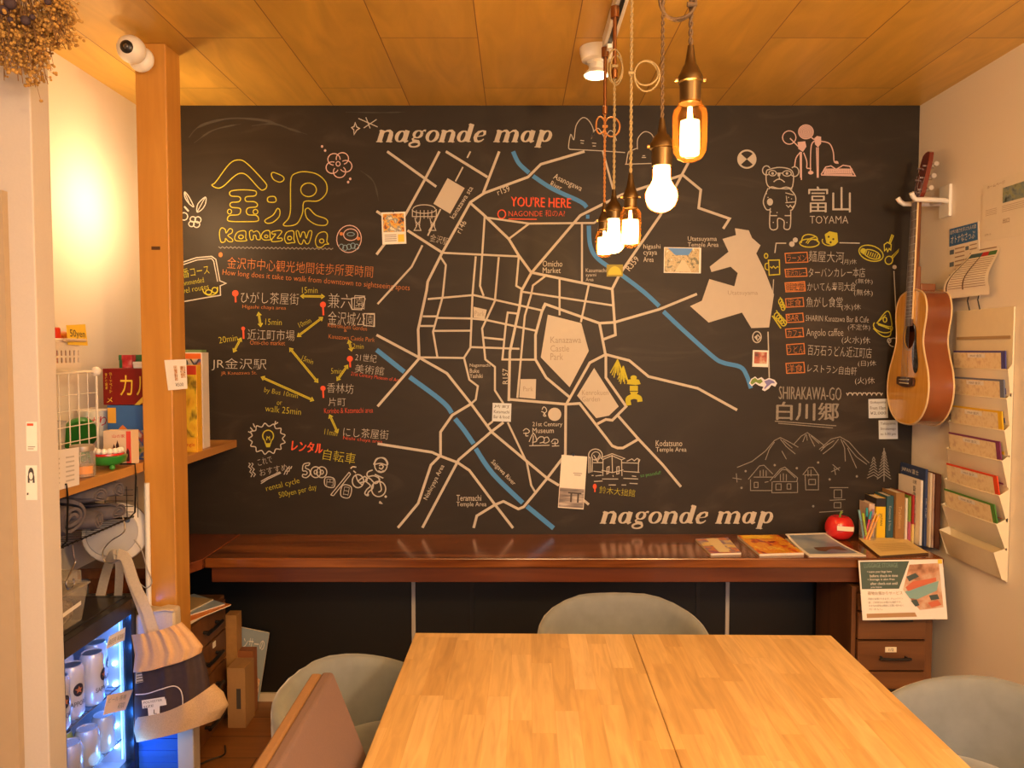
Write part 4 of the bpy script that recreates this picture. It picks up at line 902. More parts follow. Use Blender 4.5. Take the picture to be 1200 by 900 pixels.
# ================================================================== things on the counter
def flat_item(name, label, cat, corners, th, m_top, m_side, curl=0, group=None, zb=ZT):
    """a magazine or sheet lying on the counter; corners back-left, back-right, front-right, front-left"""
    P_ = [onZ(x, y, zb) for x, y in corners]; c = sum(P_, Vector())/4
    e = thing(name, label, cat, (c.x, c.y, zb), 0, group)
    b = B(); b.prism([p+Vector((0, 0, .0004)) for p in P_][::-1], (0, 0, th)); b.obj('pages', m_side, e)
    def q(u, v, d=0): return (P_[0]*(1-u)+P_[1]*u)*(1-v)+(P_[3]*(1-u)+P_[2]*u)*v+Vector((0, 0, th+.0008+d+curl*(max(0, .75-v)/.75)**2))
    b = B(); b.grid(lambda i, j: q(i/6, j/6), 7, 7); b.obj('cover', m_top, e, smooth=60)
    return e, q
M_pages = mat('page edges', (.74, .68, .58), .7)
e, q = flat_item('magazine', 'smallest booklet on the counter, pastel patchwork cover', 'magazine', ((815,633.5),(853,632),(868.5,650),(833,651)), .007, pic('patchwork cover', [rgb(150,90,140), rgb(225,150,60), rgb(120,110,170), rgb(240,215,150), rgb(215,190,90)], 16, seed=1), M_pages)
B().grid(lambda i, j: q(.30+.36*i, .05+.9*j, .0008), 2, 2).obj('title_panel', mat('pale title panel', rgb(235,220,180), .5), e)
e, q = flat_item('magazine', 'magazine with an orange and yellow cover on the counter', 'magazine', ((864,630),(912,629.5),(942,650.5),(890,652)), .009, pic('orange cover', [rgb(120,30,20), rgb(215,90,30), rgb(235,180,40), rgb(230,140,40), rgb(250,220,90), rgb(200,60,60)], 24, seed=6, stretch=(1, .6, 1)), M_pages)
B().grid(lambda i, j: q(.06+.7*i, .02+.20*j, .0008), 2, 2).obj('title_panel', mat('yellow title', rgb(245,205,60), .5), e)
e, q = flat_item('magazine', 'white-bordered sheet with a blue sky photo on the counter', 'magazine', ((920,632),(967,630.5),(1015,652),(948,653)), .003, M_paper, M_pages, curl=.018)
B().grid(lambda i, j: q(.06+.88*i/5, .06+.84*j/5, .0008), 6, 6).obj('photograph', pic('blue sky print', [rgb(70,95,140), rgb(120,140,170), rgb(170,180,195)], 6, seed=7, detail=2), e)
B().grid(lambda i, j: q(.3+.55*i/5, .58+(.16+.06*math.sin(i*1.7))*j/5-.03*i/5, .0014), 6, 6).obj('ship_print', mat('brown hill print', rgb(105,75,60), .5), e)
e, q = flat_item('notepad', 'yellowish printed pad in front of the row of books', 'notepad', ((1006,634),(1060,633),(1088,650),(1031,654)), .007, mat('yellowish paper', rgb(228,205,140), .6), mat('dark pad backing', rgb(80,60,40), .7), curl=.004)
b = B(); b.text('SHIRAKAWA-GO TOUR', plane_fn(q(.2, .24, .001), q(1, .24)-q(0, .24), q(0, 0)-q(0, .3)), .09, .004)
for i in range(6): b.grid(lambda a, c, i=i: q(.14+.7*a, .36+.08*i+.016*c, .001), 2, 2)
b.obj('lettering', mat('tan ink', rgb(185,155,95), .7), e)
# apple box
ap = onZ(982, 631, ZT); ap = Vector((ap.x, ap.y-.012, ZT)); e = thing('apple_box', 'glossy red apple-shaped box with a white label', 'box', ap)
b = B()
def apple(i, j):
    t = PI*j/17; a = 2*PI*i/28; r = .056*(math.sin(t)**.72)*(1+.06*math.cos(t)); z = .051-.051*math.cos(t)
    z += -.014*math.exp(-((t-PI)/.35)**2)
    f = 1+.015*math.cos(5*a)*math.cos(t/2)**2
    return ap+Vector((r*f*math.cos(a), r*f*math.sin(a)*.92, z))
b.grid(apple, 28, 18, cu=True); b.obj('body', M_red, e, smooth=80)
B().tube([ap+Vector((0, 0, .085)), ap+Vector((.002, 0, .102)), ap+Vector((.009, 0, .113))], [.0045, .004, .006], 8).obj('stem', mat('green stem', (.16, .26, .04), .5), e, smooth=50)
b = B(); b.grid(lambda i, j: ap+Vector(((i/6-.5)*.066, -.0535-.003*math.cos((i/6-.5)*2.6), .049+.018*j-(i/6)*.005)), 7, 2); b.obj('paper_label', M_cream, e)
# pen glass
g0 = onZ(1014, 633, ZT); g0.y -= .02; e = thing('pen_glass', 'clear tumbler holding colourful pens beside the red apple', 'tumbler', g0)
B().lathe([(.026, 0), (.030, .002), (.034, .085), (.032, .085), (.0275, .006), (.0001, .006)], g0, 24).obj('cup', clear('clear cup', (.5, .5, .5), .05, .05, None, .18), e, smooth=50)
pens = [('pen', 'pale blue pen leaning left in the pen glass', (.20, .45, .55), (-.012, .006), (-.034, .006), .125), ('pen', 'lime green pen in the pen glass', (.36, .58, .05), (-.006, -.006), (-.024, -.006), .115),
    ('pen', 'pink pen with a teal cap in the pen glass', (.75, .05, .14), (-.012, .0), (.014, .004), .120), ('pencil', 'orange pencil, left of the two in the pen glass', (.85, .36, .02), (-.014, -.014), (.026, -.012), .118), ('pencil', 'orange pencil, right of the two in the pen glass', (.88, .42, .03), (-.004, -.016), (.037, -.016), .115), ('pen', 'black pen standing upright behind the pink one', (.03, .03, .04), (.002, .014), (.002, .016), .132), ('pen', 'lilac pen behind the orange pencils', (.36, .26, .48), (.006, .006), (.024, .010), .128)]
for nm, lb, col, a, t, hgt in pens:
    p0 = g0+Vector((a[0], a[1], .007)); p1 = g0+Vector((t[0], t[1], hgt)); p1.z = ZT+hgt
    ee = thing(nm, lb, nm, p0, 0, 'pens in the glass')
    m = mat('pen %.2f %.2f %.2f' % col, col, .35)
    if nm == 'pencil':
        B().tube([p0, p0.lerp(p1, .9)], .0042, 6).obj('shaft', m, ee); B().tube([p0.lerp(p1, .9), p1], [.0042, .0008], 6).obj('tip', mat('sharpened wood', (.6, .4, .2), .6), ee)
    else:
        B().tube([p0, p0.lerp(p1, .72)], .0042, 10).obj('barrel', m, ee, smooth=50); B().tube([p0.lerp(p1, .72), p1], [.0050, .0044], 10).obj('cap', mat('teal cap', (.03, .36, .45), .35) if 'pink' in lb else m, ee, smooth=50)
# books: px left, px right of the spine on the row, front depth, back depth, height
def book(label, x0, x1, yf, yb, h, col, spine=None, tcol=None, band=None, cover=None):
    e = thing('book', label, 'book', ((x0+x1)/2, yf, ZT), 0, 'row of books at the right end of the counter')
    m = col if not isinstance(col, tuple) else mat('book %.2f %.2f %.2f' % col, col, .45)
    c = .0016
    b = B(); b.box(x0, x0+c, yf, yb, ZT, ZT+h); b.box(x1-c, x1, yf, yb, ZT, ZT+h); b.box(x0+c, x1-c, yf, yf+c, ZT, ZT+h); b.obj('cover', m, e)
    b = B(); b.box(x0+c, x1-c, yf+c, yb-.003, ZT+.001, ZT+h-.003); b.obj('pages', M_pages, e)
    if band:
        b = B(); b.box(x0-.0003, x1+.0003, yf-.0004, yb, ZT+h*band[0], ZT+h*band[1]); 
        b.f = b.f[2:3]+b.f[4:6]; b.mi = b.mi[:3]; b.obj('colour_band', mat('band %.2f %.2f %.2f' % band[2], band[2], .5), e)
    if spine:
        w = (x1-x0)*.36; L = min(h*.55, .010+len(spine)*.008)
        b = B(); b.text(spine, plane_fn(((x0+x1)/2-w/2, yf-.0006, ZT+h*.5+L/2), (0, 0, -1), (1, 0, 0)), L, w); b.obj('spine_lettering', mat('spine ink %.1f' % (tcol or (.05,))[0], tcol or (.05, .05, .05), .6), e)
    if cover: cover(e, x0, yf, yb, h)
    return e
book('book with a pinkish cream spine, leftmost in the row', 1.415, 1.437, 2.985, 3.07, .145, (.66, .50, .42))
book('thick yellow guidebook with a black top band', 1.440, 1.476, 2.975, 3.07, .170, (.85, .56, .02), 'JAPAN', (.04, .03, .03), (.80, .999, (.03, .025, .03)))
book('dark teal book right of the yellow guidebook', 1.478, 1.505, 2.97, 3.07, .180, (.03, .10, .14), 'Kanazawa & Noto', (.4, .45, .45))
book('brown book right of the dark teal one', 1.507, 1.541, 2.955, 3.07, .195, (.34, .18, .06), 'Traditions', (.62, .42, .2))
book('thin white book beside the brown one', 1.543, 1.551, 2.95, 3.06, .175, (.78, .74, .66))
book('thin green book with a pink lower spine', 1.552, 1.559, 2.94, 3.06, .185, (.20, .34, .05), None, None, (.03, .45, (.45, .10, .20)))
book('thin dark red book', 1.560, 1.567, 2.93, 3.06, .190, (.36, .02, .03), None, None, (.0, .4, (.7, .55, .2)))
def wc(e, x0, yf, yb, h):
    b = B(); f = plane_fn((x0-.0006, yf+.07, ZT+.25), (0, 0, -1), (0, -1, 0))
    b.text('自然散歩', plane_fn((x0-.0006, yf+.055, ZT+.225), (0, 0, -1), (0, -1, 0)), .10, .02); b.text('北陸', plane_fn((x0-.0006, yf+.06, ZT+.235), (0, -1, 0), (0, 0, 1)), .03, .014); b.obj('cover_lettering', M_ink, e)
    b = B(); b.text('石川・富山', plane_fn((x0-.0006, yf+.05, ZT+.12), (0, 0, -1), (0, -1, 0)), .06, .02); b.obj('red_lettering', C_red, e)
book('white guidebook with black and red cover writing, in front of the blue one', 1.571, 1.580, 2.895, 3.065, .255, (.80, .76, .70), None, None, None, wc)
def bc(e, x0, yf, yb, h):
    b = B(); b.text('JAPAN 富士', plane_fn((x0-.0006, yb-.01, ZT+h-.035), (0, -1, 0), (0, 0, 1)), .13, .022); b.obj('cover_lettering', M_paper, e)
book('tall blue picture book behind the white guidebook', 1.583, 1.592, 2.885, 3.075, .300, (.03, .055, .16), 'Mt. FUJI', (.7, .7, .7), None, bc)
book('tall cream album between the blue book and the bookend', 1.594, 1.601, 2.87, 3.07, .288, (.70, .60, .46))
book('tall pinkish album at the right end of the row', 1.6025, 1.608, 2.865, 3.07, .285, (.55, .40, .33))
bk_ = thing('bookend', 'thin dark metal bookend at the right end of the books', 'bookend', (1.615, 2.95, ZT))
b = B(); b.box(1.610, 1.613, 2.83, 3.06, ZT, ZT+.29); b.obj('plate', mat('brown metal', (.14, .05, .03), .4, metal=.4), bk_, bevel=.001)
B().box(1.6132, 1.626, 2.86, 3.05, ZT, ZT+.002).obj('foot', mat('brown metal', (.14, .05, .03), .4, metal=.4), bk_)
# ================================================================== pendants
M_glow = mat('glowing filament', (1, .8, .5), .5, emit=(1, .60, .24), estr=26)
M_soft = mat('glowing frosted glass', (1, .85, .6), .5, emit=(1, .66, .32), estr=9)
M_amber = clear('amber glass', (.10, .04, .01), .05, .03, (1, .80, .48), .3)
M_cord = mat('twisted brown cord', (.10, .06, .03), .8, noise=.5, nscale=300)
M_cord2 = mat('twisted straw cord', (.34, .26, .13), .8, noise=.4, nscale=300)
M_cordo = mat('twisted orange cord', (.48, .20, .05), .8, noise=.4, nscale=300)
M_dkbrass = mat('dark brass', (.10, .065, .03), .35, metal=.9)
M_cop = mat('copper tube', (.30, .13, .05), .3, metal=.9)
def twist(p0, p1, r=.0022, turns=None):
    p0, p1 = Vector(p0), Vector(p1); L = (p1-p0).length; turns = turns or L/.028; n = int(turns*8)+2; out = []
    for s in (0, PI): out.append([p0.lerp(p1, i/n)+Vector((r*math.cos(2*PI*turns*i/n+s), r*math.sin(2*PI*turns*i/n+s), 0)) for i in range(n+1)])
    return out
def ring_path(c, rx, rz, a0=0, n=26, dy=.0, wob=0):
    return [Vector(c)+Vector((rx*math.cos(2*PI*i/n+a0), dy*math.sin(2*PI*i/n*2)+wob*math.sin(i), rz*math.sin(2*PI*i/n+a0))) for i in range(n)]
ZR = ZC-.045
def pendant(label, px, Y, ytop, ybot, hb, kind, cordm, rad, coil=None, tubelen=.10):
    top = onY(px, ytop, Y); bot = onY(px, ybot, Y); x = bot.x
    e = thing('pendant_lamp', label, 'lamp', (x, Y, bot.z), 0, 'bulb pendants hanging in a row from the ceiling track')
    zb, zt = bot.z, top.z          # bulb bottom and bulb collar
    zs = zt+hb*.86                 # top of socket
    sr_ = rad*.62
    # track plug and stem
    b = B(); b.lathe([(.009, zs+.9), (.009, zs+.9)], (x, Y, 0), 8); b = B()
    ztb = ZR-.002
    b.lathe([(.0001, ztb-.03), (.012, ztb-.03), (.012, ztb), (.0001, ztb)], (x, Y, 0), 14); b.lathe([(.0055, ztb-.03-tubelen), (.0055, ztb-.03)], (x, Y, 0), 12); b.lathe([(.0001, ztb-.055-tubelen), (.008, ztb-.052-tubelen), (.009, ztb-.03-tubelen), (.0001, ztb-.025-tubelen)], (x, Y, 0), 12)
    b.obj('suspension_stem', M_cop, e, smooth=50)
    b = B()
    for pth in twist((x, Y, zs+.03), (x, Y, ztb-.05-tubelen)): b.tube(pth, .0020, 6)
    b.obj('cord', cordm, e, smooth=60)
    if coil:
        b = B(); 
        for (dx, dzz, rx, rz, a0) in coil:
            b.tube(ring_path((x+dx, Y-.004, zs+dzz), rx, rz, a0, dy=.004), .0024, 6, closed=True)
        b.tube([(x-.008, Y-.006, zs+coil[0][1]+coil[0][3]*0), (x+.008, Y-.006, zs+coil[0][1])], .004, 6)
        b.obj('cord_loop', cordm, e, smooth=60)
    # socket
    prof = [(.0001, zs+.036), (.005, zs+.036), (.0075, zs+.018), (.010, zs+.005), (sr_*.75, zs), (sr_*1.0, zs-.010), (sr_*1.18, zs-.016), (sr_*1.18, zs-.024), (sr_, zs-.026), (sr_*.96, zt-.002), (.0001, zt-.002)]
    b = B(); b.lathe(prof, (x, Y, 0), 24); b.obj('socket', M_dkbrass, e, smooth=40)
    b = B()
    for s in (-1, 1): b.lathe([(.0001, 0), (.0035, 0), (.0035, .006), (.0001, .006)], (x+s*(sr_*1.1), Y, zs-.020), 10, Matrix.Rotation(s*PI/2, 4, 'Y'))
    b.obj('switch_knob', M_brass, e, smooth=40)
    H_ = zt-zb
    if kind == 'tube':
        prof = [(.0001, zb), (rad*.35, zb+.001), (rad*.72, zb+rad*.22), (rad*.95, zb+rad*.6), (rad, zb+rad*1.0), (rad, zt-rad*.75), (rad*.93, zt-rad*.42), (rad*.72, zt-rad*.22), (rad*.66, zt)]
    else:
        prof = [(.0001, zb)]+[(rad*math.sin(t), zb+rad-rad*math.cos(t)) for t in [PI*k/12 for k in range(1, 10)]]+[(rad*.56, zb+rad*2.0), (rad*.56, zt)]
    b = B(); b.lathe(prof, (x, Y, 0), 28)
    clearglass = kind == 'tube'
    b.obj('glass_bulb', M_amber if clearglass else M_amber, e, smooth=60)
    b = B()
    fw = .54 if Y < 1.4 else .74
    if kind == 'tube':
        b.lathe([(.0001, zb+H_*.12), (rad*fw, zb+H_*.13), (rad*(fw+.03), zb+H_*.4), (rad*fw, zb+H_*.68), (.0001, zb+H_*.70)], (x, Y, 0), 16)
        b.lathe([(.0001, zb+H_*.66), (rad*.18, zb+H_*.67), (rad*.12, zb+H_*.92), (.0001, zb+H_*.92)], (x, Y, 0), 10)
    else:
        b.lathe([(.0001, zb+rad*.10)]+[(rad*.93*math.sin(t), zb+rad-rad*.93*math.cos(t)) for t in [PI*k/12 for k in range(1, 10)]]+[(rad*.50, zb+rad*2.0), (rad*.48, zt-.004), (.0001, zt-.004)], (x, Y, 0), 24)
    b.obj('filament', M_glow, e, smooth=60)
    l = light('bulb_light', 'POINT', (x, Y, zb+H_*.4), 12, WARM, rad*.8); l.parent = e; l.location = (0, 0, H_*.4)
    return e
tr = thing('ceiling_track', 'white lighting track on the plywood ceiling', 'track', (.285, 1.7, ZC))
B().box(.270, .304, .95, 2.40, ZC-.044, ZC-.004).obj('rail', M_white_pl, tr, bevel=.002)
B().box(.281, .293, .95, 2.36, ZC-.0455, ZC-.0442).obj('slot', M_black, tr)
B().box(.2795, .2945, 2.345, 2.40, ZC-.060, ZC-.0462).obj('end_feed', M_white_pl, tr, bevel=.002)
pendant('nearest pendant with a tall clear tube bulb, hanging highest', 808, 1.27, 120, 190, .066, 'tube', M_cord, .0285, [(-.022, .100, .026, .022, 0), (-.024, .106, .030, .030, 1)], .03)
pendant('pendant with a round bulb, second from the camera', 775, 1.55, 194, 250, .068, 'round', M_cord, .0345, None, .06)
pendant('middle pendant with a tube bulb and a looped straw cord', 738.5, 1.82, 243, 291, .052, 'tube', M_cord2, .0255, [(.035, .27, .028, .028, 0), (.036, .265, .030, .036, .6)], .04)
pendant('pendant with a round bulb between two tube bulbs, second farthest', 719, 2.10, 256, 298, .05, 'round', M_cord2, .0330, [(0, .37, .020, .045, 0), (.004, .36, .017, .04, .5)], .14)
pendant('farthest pendant with a small tube bulb and an orange bow of cord', 708, 2.38, 268, 302, .052, 'tube', M_cordo, .0275, [(.022, .27, .024, .03, .4), (-.014, .275, .014, .026, .2)], .15)
# ceiling spot
e = thing('ceiling_light', 'small white round ceiling lamp beyond the track end', 'lamp', (.255, 2.46, ZC))
cl = Vector((.262, 2.50, 0))
B().lathe([(.0001, ZC-.001), (.055, ZC-.001), (.055, ZC-.014), (.048, ZC-.040), (.030, ZC-.044), (.030, ZC-.052), (.0001, ZC-.052)], cl, 28).obj('base', M_white_pl, e, smooth=35)
B().lathe([(.0001, ZC-.052), (.024, ZC-.052), (.026, ZC-.070), (.040, ZC-.082), (.042, ZC-.088), (.0001, ZC-.088)], cl, 28).obj('lamp_head', M_white_pl, e, smooth=35)
B().lathe([(.0001, ZC-.0885), (.037, ZC-.0885), (.037, ZC-.091), (.0001, ZC-.091)], cl, 28).obj('diffuser', M_soft, e, smooth=35)
l = light('ceiling_light_spot', 'SPOT', (cl.x, cl.y, ZC-.10), 6, WARM, .03, (0, 0, 0), 120)
# clamp lamp hidden behind the post
e = thing('clamp_lamp', 'small lamp clamped to the back of the timber post, washing the left wall', 'lamp', (-1.2, 2.566, 1.95))
B().box(-1.20, -1.16, 2.5655, 2.585, 1.93, 1.99).obj('clamp', M_black, e, bevel=.003)
B().tube([(-1.18, 2.585, 1.96), (-1.18, 2.66, 1.97), (-1.22, 2.70, 1.98)], .006, 8).obj('arm', M_black, e, smooth=60)
Qc = Vector((-1, .05, .1)).normalized().to_track_quat('Z', 'Y').to_matrix().to_4x4()
B().lathe([(.0001, -.005), (.016, -.004), (.022, .02), (.036, .05), (.034, .05), (.020, .02), (.0001, .0)], (-1.225, 2.70, 1.98), 20, Qc).obj('lamp_shade', M_black, e, smooth=50)
B().ball((-1.262, 2.702, 1.985), .016, 10).obj('bulb', M_soft, e, smooth=60)
l = light('clamp_lamp_light', 'POINT', (-1.30, 2.704, 1.99), 4, (1, .62, .30), .03)
# ================================================================== security camera on the post
e = thing('security_camera', 'white round indoor camera mounted on top of the timber post', 'camera', (-1.20, 2.455, 2.40))
c0 = onY(166, 70, 2.43); c1 = onY(154, 58, 2.37)
B().lathe([(.0001, .024), (.026, .022), (.038, .010), (.040, 0), (.034, -.012), (.0001, -.014)], c0, 28, Matrix.Rotation(PI/2, 4, 'X')).obj('base', M_white_pl, e, smooth=60)
B().ball(c1, .042, 18).obj('head', M_white_pl, e, smooth=80)
dirv = Vector((.10, -1, -.16)).normalized(); Q = dirv.to_track_quat('Z', 'Y').to_matrix().to_4x4()
B().lathe([(.0001, .0435), (.010, .0425), (.019, .0385), (.0195, .0372)], c1, 24, Q).obj('face', M_black, e, smooth=60)
B().lathe([(.0001, .0455), (.004, .0452), (.0075, .0440), (.008, .0425)], c1, 18, Q).obj('lens', mat('lens glass', (.05, .05, .06), .05, coat=1), e, smooth=60)
# ================================================================== guitar
GO = Vector((1.492, 2.872, 1.186)); lean = math.radians(1.6); yaw = math.radians(-6)
MG = Matrix.Translation(GO) @ Matrix.Rotation(yaw, 4, 'Z') @ Matrix.Rotation(lean, 4, 'Y')
def gp(u, w, n=0): return MG @ Vector((-n, -u, w))     # u towards the camera side, w up the neck, n out of the front
gt = thing('acoustic_guitar', 'amber acoustic guitar hanging by its neck on the right wall', 'guitar', gp(0, 0, 0))
half = [(0, 0), (.07, .006), (.135, .035), (.178, .085), (.190, .145), (.176, .205), (.145, .262), (.124, .310), (.126, .355), (.138, .405), (.136, .450), (.108, .490), (.05, .508), (0, .510)]
out_h = [(v.x, v.y) for v in cat_rom([Vector((a, b_, 0)) for a, b_ in half], False, 6)]
outl = out_h+[(-a, b_) for a, b_ in out_h[::-1][1:-1]]
M_top = wood('amber spruce top', (.80, .40, .045), (.92, .51, .08), axis=2, scale=14, rough=.22, coat=.5, stretch=14)
M_side = wood('red brown guitar side', (.16, .040, .012), (.26, .075, .022), axis=2, scale=3, rough=.18, coat=.6, stretch=4)
M_bind = mat('cream binding', (.72, .55, .30), .35)
GD = .085
b = B(); n_ = len(outl)
b.add([gp(a, w_, 0) for a, w_ in outl]+[gp(a, w_, -GD) for a, w_ in outl], [tuple(range(n_, 2*n_))]+[(i, (i+1) % n_, n_+(i+1) % n_, n_+i) for i in range(n_)])
b.obj('body', M_side, gt, smooth=40)
for nn, sc in ((.0006, 1), (-GD, 1)):
    b = B(); b.tube([gp(a, w_, nn) for a, w_ in outl], .0032, 6, closed=True); b.obj('binding', M_bind, gt, smooth=60)
hc = Vector((0, .338)); hr = .049; ring = []
for k in range(96):
    t = 2*PI*k/96; d_ = Vector((math.cos(t), math.sin(t))); best = None
    for i in range(n_):
        p, q_ = Vector(outl[i])-hc, Vector(outl[(i+1) % n_])-hc; ex = q_-p; den = d_.x*ex.y-d_.y*ex.x
        if abs(den) < 1e-9: continue
        s_ = (p.x*ex.y-p.y*ex.x)/den; r_ = (p.x*d_.y-p.y*d_.x)/den
        if s_ > 0 and -1e-6 <= r_ <= 1+1e-6: best = s_ if best is None else min(best, s_)
    ring.append((hc+d_*hr, hc+d_*(best or .1)))
b = B(); b.add([gp(a.x, a.y, .001) for a, _ in ring]+[gp(c_.x, c_.y, .001) for _, c_ in ring], [(i, (i+1) % 96, 96+(i+1) % 96, 96+i) for i in range(96)])
b.add([gp(a.x, a.y, .001) for a, _ in ring]+[gp(a.x, a.y, -.003) for a, _ in ring], [(i, 96+i, 96+(i+1) % 96, (i+1) % 96) for i in range(96)])
b.obj('soundboard', M_top, gt)
b = B(); b.add([gp(hc.x+math.cos(2*PI*k/48)*r_, hc.y+math.sin(2*PI*k/48)*r_, .0016) for r_ in (hr+.001, hr+.009) for k in range(48)], [(k, (k+1) % 48, 48+(k+1) % 48, 48+k) for k in range(48)]); b.obj('rosette', mat('grey rosette', (.50, .40, .34), .4), gt)
pg_ = [(.030, .385), (.052, .372), (.064, .345), (.072, .30), (.090, .245), (.092, .215), (.078, .198), (.058, .206), (.044, .235), (.036, .28), (.048, .31), (.056, .335), (.050, .362)]
pg2 = [(v.x, v.y) for v in cat_rom([Vector((a, c_, 0)) for a, c_ in pg_], True, 4)]
b = B(); b.prism([gp(a, c_, .0015) for a, c_ in pg2], gp(0, 0, .002)-gp(0, 0, 0)); b.obj('pickguard', mat('black pickguard', (.012, .012, .012), .15, coat=.5), gt)
b = B(); b.prism([gp(a, c_, .0012) for a, c_ in [(-.075, .150), (-.078, .172), (-.07, .180), (.07, .180), (.078, .172), (.075, .150), (.02, .142), (-.02, .142)]], gp(0, 0, .010)-gp(0, 0, 0)); br = b.obj('bridge', mat('dark bridge wood', (.06, .025, .012), .35), gt, bevel=.002)
b = B(); b.prism([gp(a, c_, .0112) for a, c_ in [(-.042, .168), (-.042, .171), (.042, .173), (.042, .170)]], gp(0, 0, .004)-gp(0, 0, 0)); b.prism([gp(a, c_, .0112) for a, c_ in [(-.040, .155), (-.040, .159), (.040, .159), (.040, .155)]], gp(0, 0, .003)-gp(0, 0, 0)); b.obj('saddle', M_cream, gt)
M_neck = wood('neck wood', (.18, .06, .02), (.26, .09, .03), axis=2, rough=.3, coat=.3)
def neck_sec(i, j):
    w_ = .50+(.845-.50)*j/8; hw = .028-.006*j/8; t = PI*i/10; dp = .024-.006*j/8
    return gp(hw*math.cos(t), w_, .002-dp*math.sin(t))
b = B(); b.grid(neck_sec, 11, 9); b.obj('neck', M_neck, gt, smooth=60)
b = B(); b.prism([gp(-.028, .50, -.02), gp(.028, .50, -.02), gp(.026, .535, -.02), gp(-.026, .535, -.02)], gp(0, 0, -.055)-gp(0, 0, 0)); b.prism([gp(-.028, .505, -.02), gp(.028, .505, -.02), gp(.024, .60, -.02), gp(-.024, .60, -.02)], gp(0, 0, .018)-gp(0, 0, 0)); b.obj('neck_heel', M_neck, gt, bevel=.004)
b = B(); b.prism([gp(-.029, .375, .0018), gp(.029, .375, .0018), gp(.0225, .845, .0018), gp(-.0225, .845, .0018)], gp(0, 0, .006)-gp(0, 0, 0)); fb = b.obj('fretboard', mat('rosewood fretboard', (.10, .045, .022), .4), gt)
B().prism([gp(.0285, .40, .0076), gp(.0300, .40, .0076), gp(.0240, .845, .0076), gp(.0225, .845, .0076)], gp(0, 0, -.006)-gp(0, 0, 0)).obj('fretboard_binding', M_bind, gt)
b = B()
for k in range(1, 21):
    w_ = .845-.645*(1-2**(-k/12)); 
    if w_ > .40: b.prism([gp(-.026, w_, .0079), gp(.026, w_, .0079), gp(.026, w_+.0014, .0079), gp(-.026, w_+.0014, .0079)], gp(0, 0, .0008)-gp(0, 0, 0))
b.obj('fret', M_steel, gt)
for s_ in range(6):
    u = (s_-2.5)
    B().tube([gp(u*.0105, .162, .0135), gp(u*.0070, .845, .0115), gp(u*.008*.8, .90+(.02*(s_ % 3)), .002)], .0006, 4).obj('string', M_steel, gt)
b = B(); b.prism([gp(-.022, .843, .002), gp(.022, .843, .002), gp(.022, .849, .002), gp(-.022, .849, .002)], gp(0, 0, .009)-gp(0, 0, 0)); b.obj('nut', M_cream, gt)
hs = [(-.022, .849), (.022, .849), (.036, .872), (.038, .99), (.030, 1.022), (.010, 1.030), (-.010, 1.030), (-.030, 1.022), (-.038, .99), (-.036, .872)]
def hp(u, w, n): return gp(u, w, n-(w-.849)*.16)
b = B(); n2 = len(hs); b.add([hp(a, c_, .003) for a, c_ in hs]+[hp(a, c_, -.013) for a, c_ in hs], [tuple(range(n2)), tuple(range(n2, 2*n2))[::-1]]+[(i, n2+i, n2+(i+1) % n2, (i+1) % n2) for i in range(n2)]); b.obj('headstock', mat('dark red headstock', (.16, .022, .012), .2, coat=.6), gt, bevel=.002)
for s_ in (-1, 1):
    for k in range(3):
        w_ = .885+k*.044
        b = B(); b.tube([hp(s_*.022, w_, .004), hp(s_*.022, w_, .014)], .0035, 10); b.tube([hp(s_*.022, w_, -.014), hp(s_*.022, w_, -.026)], .009, 10); b.tube([hp(s_*.030, w_, -.020), hp(s_*.046, w_, -.020)], .0022, 8); b.tube([hp(s_*.044, w_, -.020), hp(s_*.058, w_, -.020)], [.007, .009], 10); b.obj('tuning_peg', M_steel, gt, smooth=50)
# wall hook for it
hk = thing('guitar_hanger', 'white two-armed wall hook carrying the guitar neck', 'hook', gp(0, .86, -.06))
pw = gp(0, .86, 0); zz = pw.z
B().box(XR-.012, XR-.0005, pw.y-.035, pw.y+.035, zz-.075, zz+.045).obj('wall_plate', M_white_pl, hk, bevel=.003)
x_b = pw.x
b = B()
for s_ in (-1, 1):
    b.tube([(XR-.012, pw.y+s_*.020, zz-.018), (XR-.04, pw.y+s_*.040, zz-.018), (x_b+.01, pw.y+s_*.043, zz-.016), (x_b-.028, pw.y+s_*.043, zz-.016), (x_b-.040, pw.y+s_*.047, zz-.006), (x_b-.048, pw.y+s_*.050, zz+.008)], .009, 10)
b.tube([(XR-.040, pw.y-.040, zz-.018), (XR-.040, pw.y+.040, zz-.018)], .009, 10)
b.obj('arms', M_white_pl, hk, smooth=50)
# ================================================================== papers on the right wall
def wp(px, py, d=.002): return onX(px, py, XR-d)
def wall_sheet(name, label, cat, cs, m, group=None):
    """cs: top-left, top-right, bottom-right, bottom-left in the photo"""
    P_ = [wp(*c) for c in cs]; e = thing(name, label, cat, P_[3], 0, group)
    def q(u, v, d=.001): return (P_[0]*(1-u)+P_[1]*u)*(1-v)+(P_[3]*(1-u)+P_[2]*u)*v+Vector((-d, 0, 0))
    b = B(); b.prism([q(0, 0, 0), q(1, 0, 0), q(1, 1, 0), q(0, 1, 0)], (.0015, 0, 0)); b.obj('sheet', m, e)
    def tx(b, s, u0, v0, u1, v1, d=.002):
        o = q(u0, v1, d); uu = q(u1, v1, d)-o; vv = q(u0, v0, d)-o; ul, vl = uu.length, vv.length; return b.text(s, lambda a, c: o+uu*(a/ul)+vv*(c/vl), ul, vl)
    return e, q, tx
def rq(q, u0, v0, u1, v1, d=.0012): return [q(u0, v0, d), q(u1, v0, d), q(u1, v1, d), q(u0, v1, d)]
e, q, tx = wall_sheet('poster', 'blue-headed notice sheet on the wall right of the guitar', 'poster', ((1112.5,268),(1146.5,259),(1148,350),(1111,357)), mat('cream wall paper sheet', (.78, .73, .64), .65))
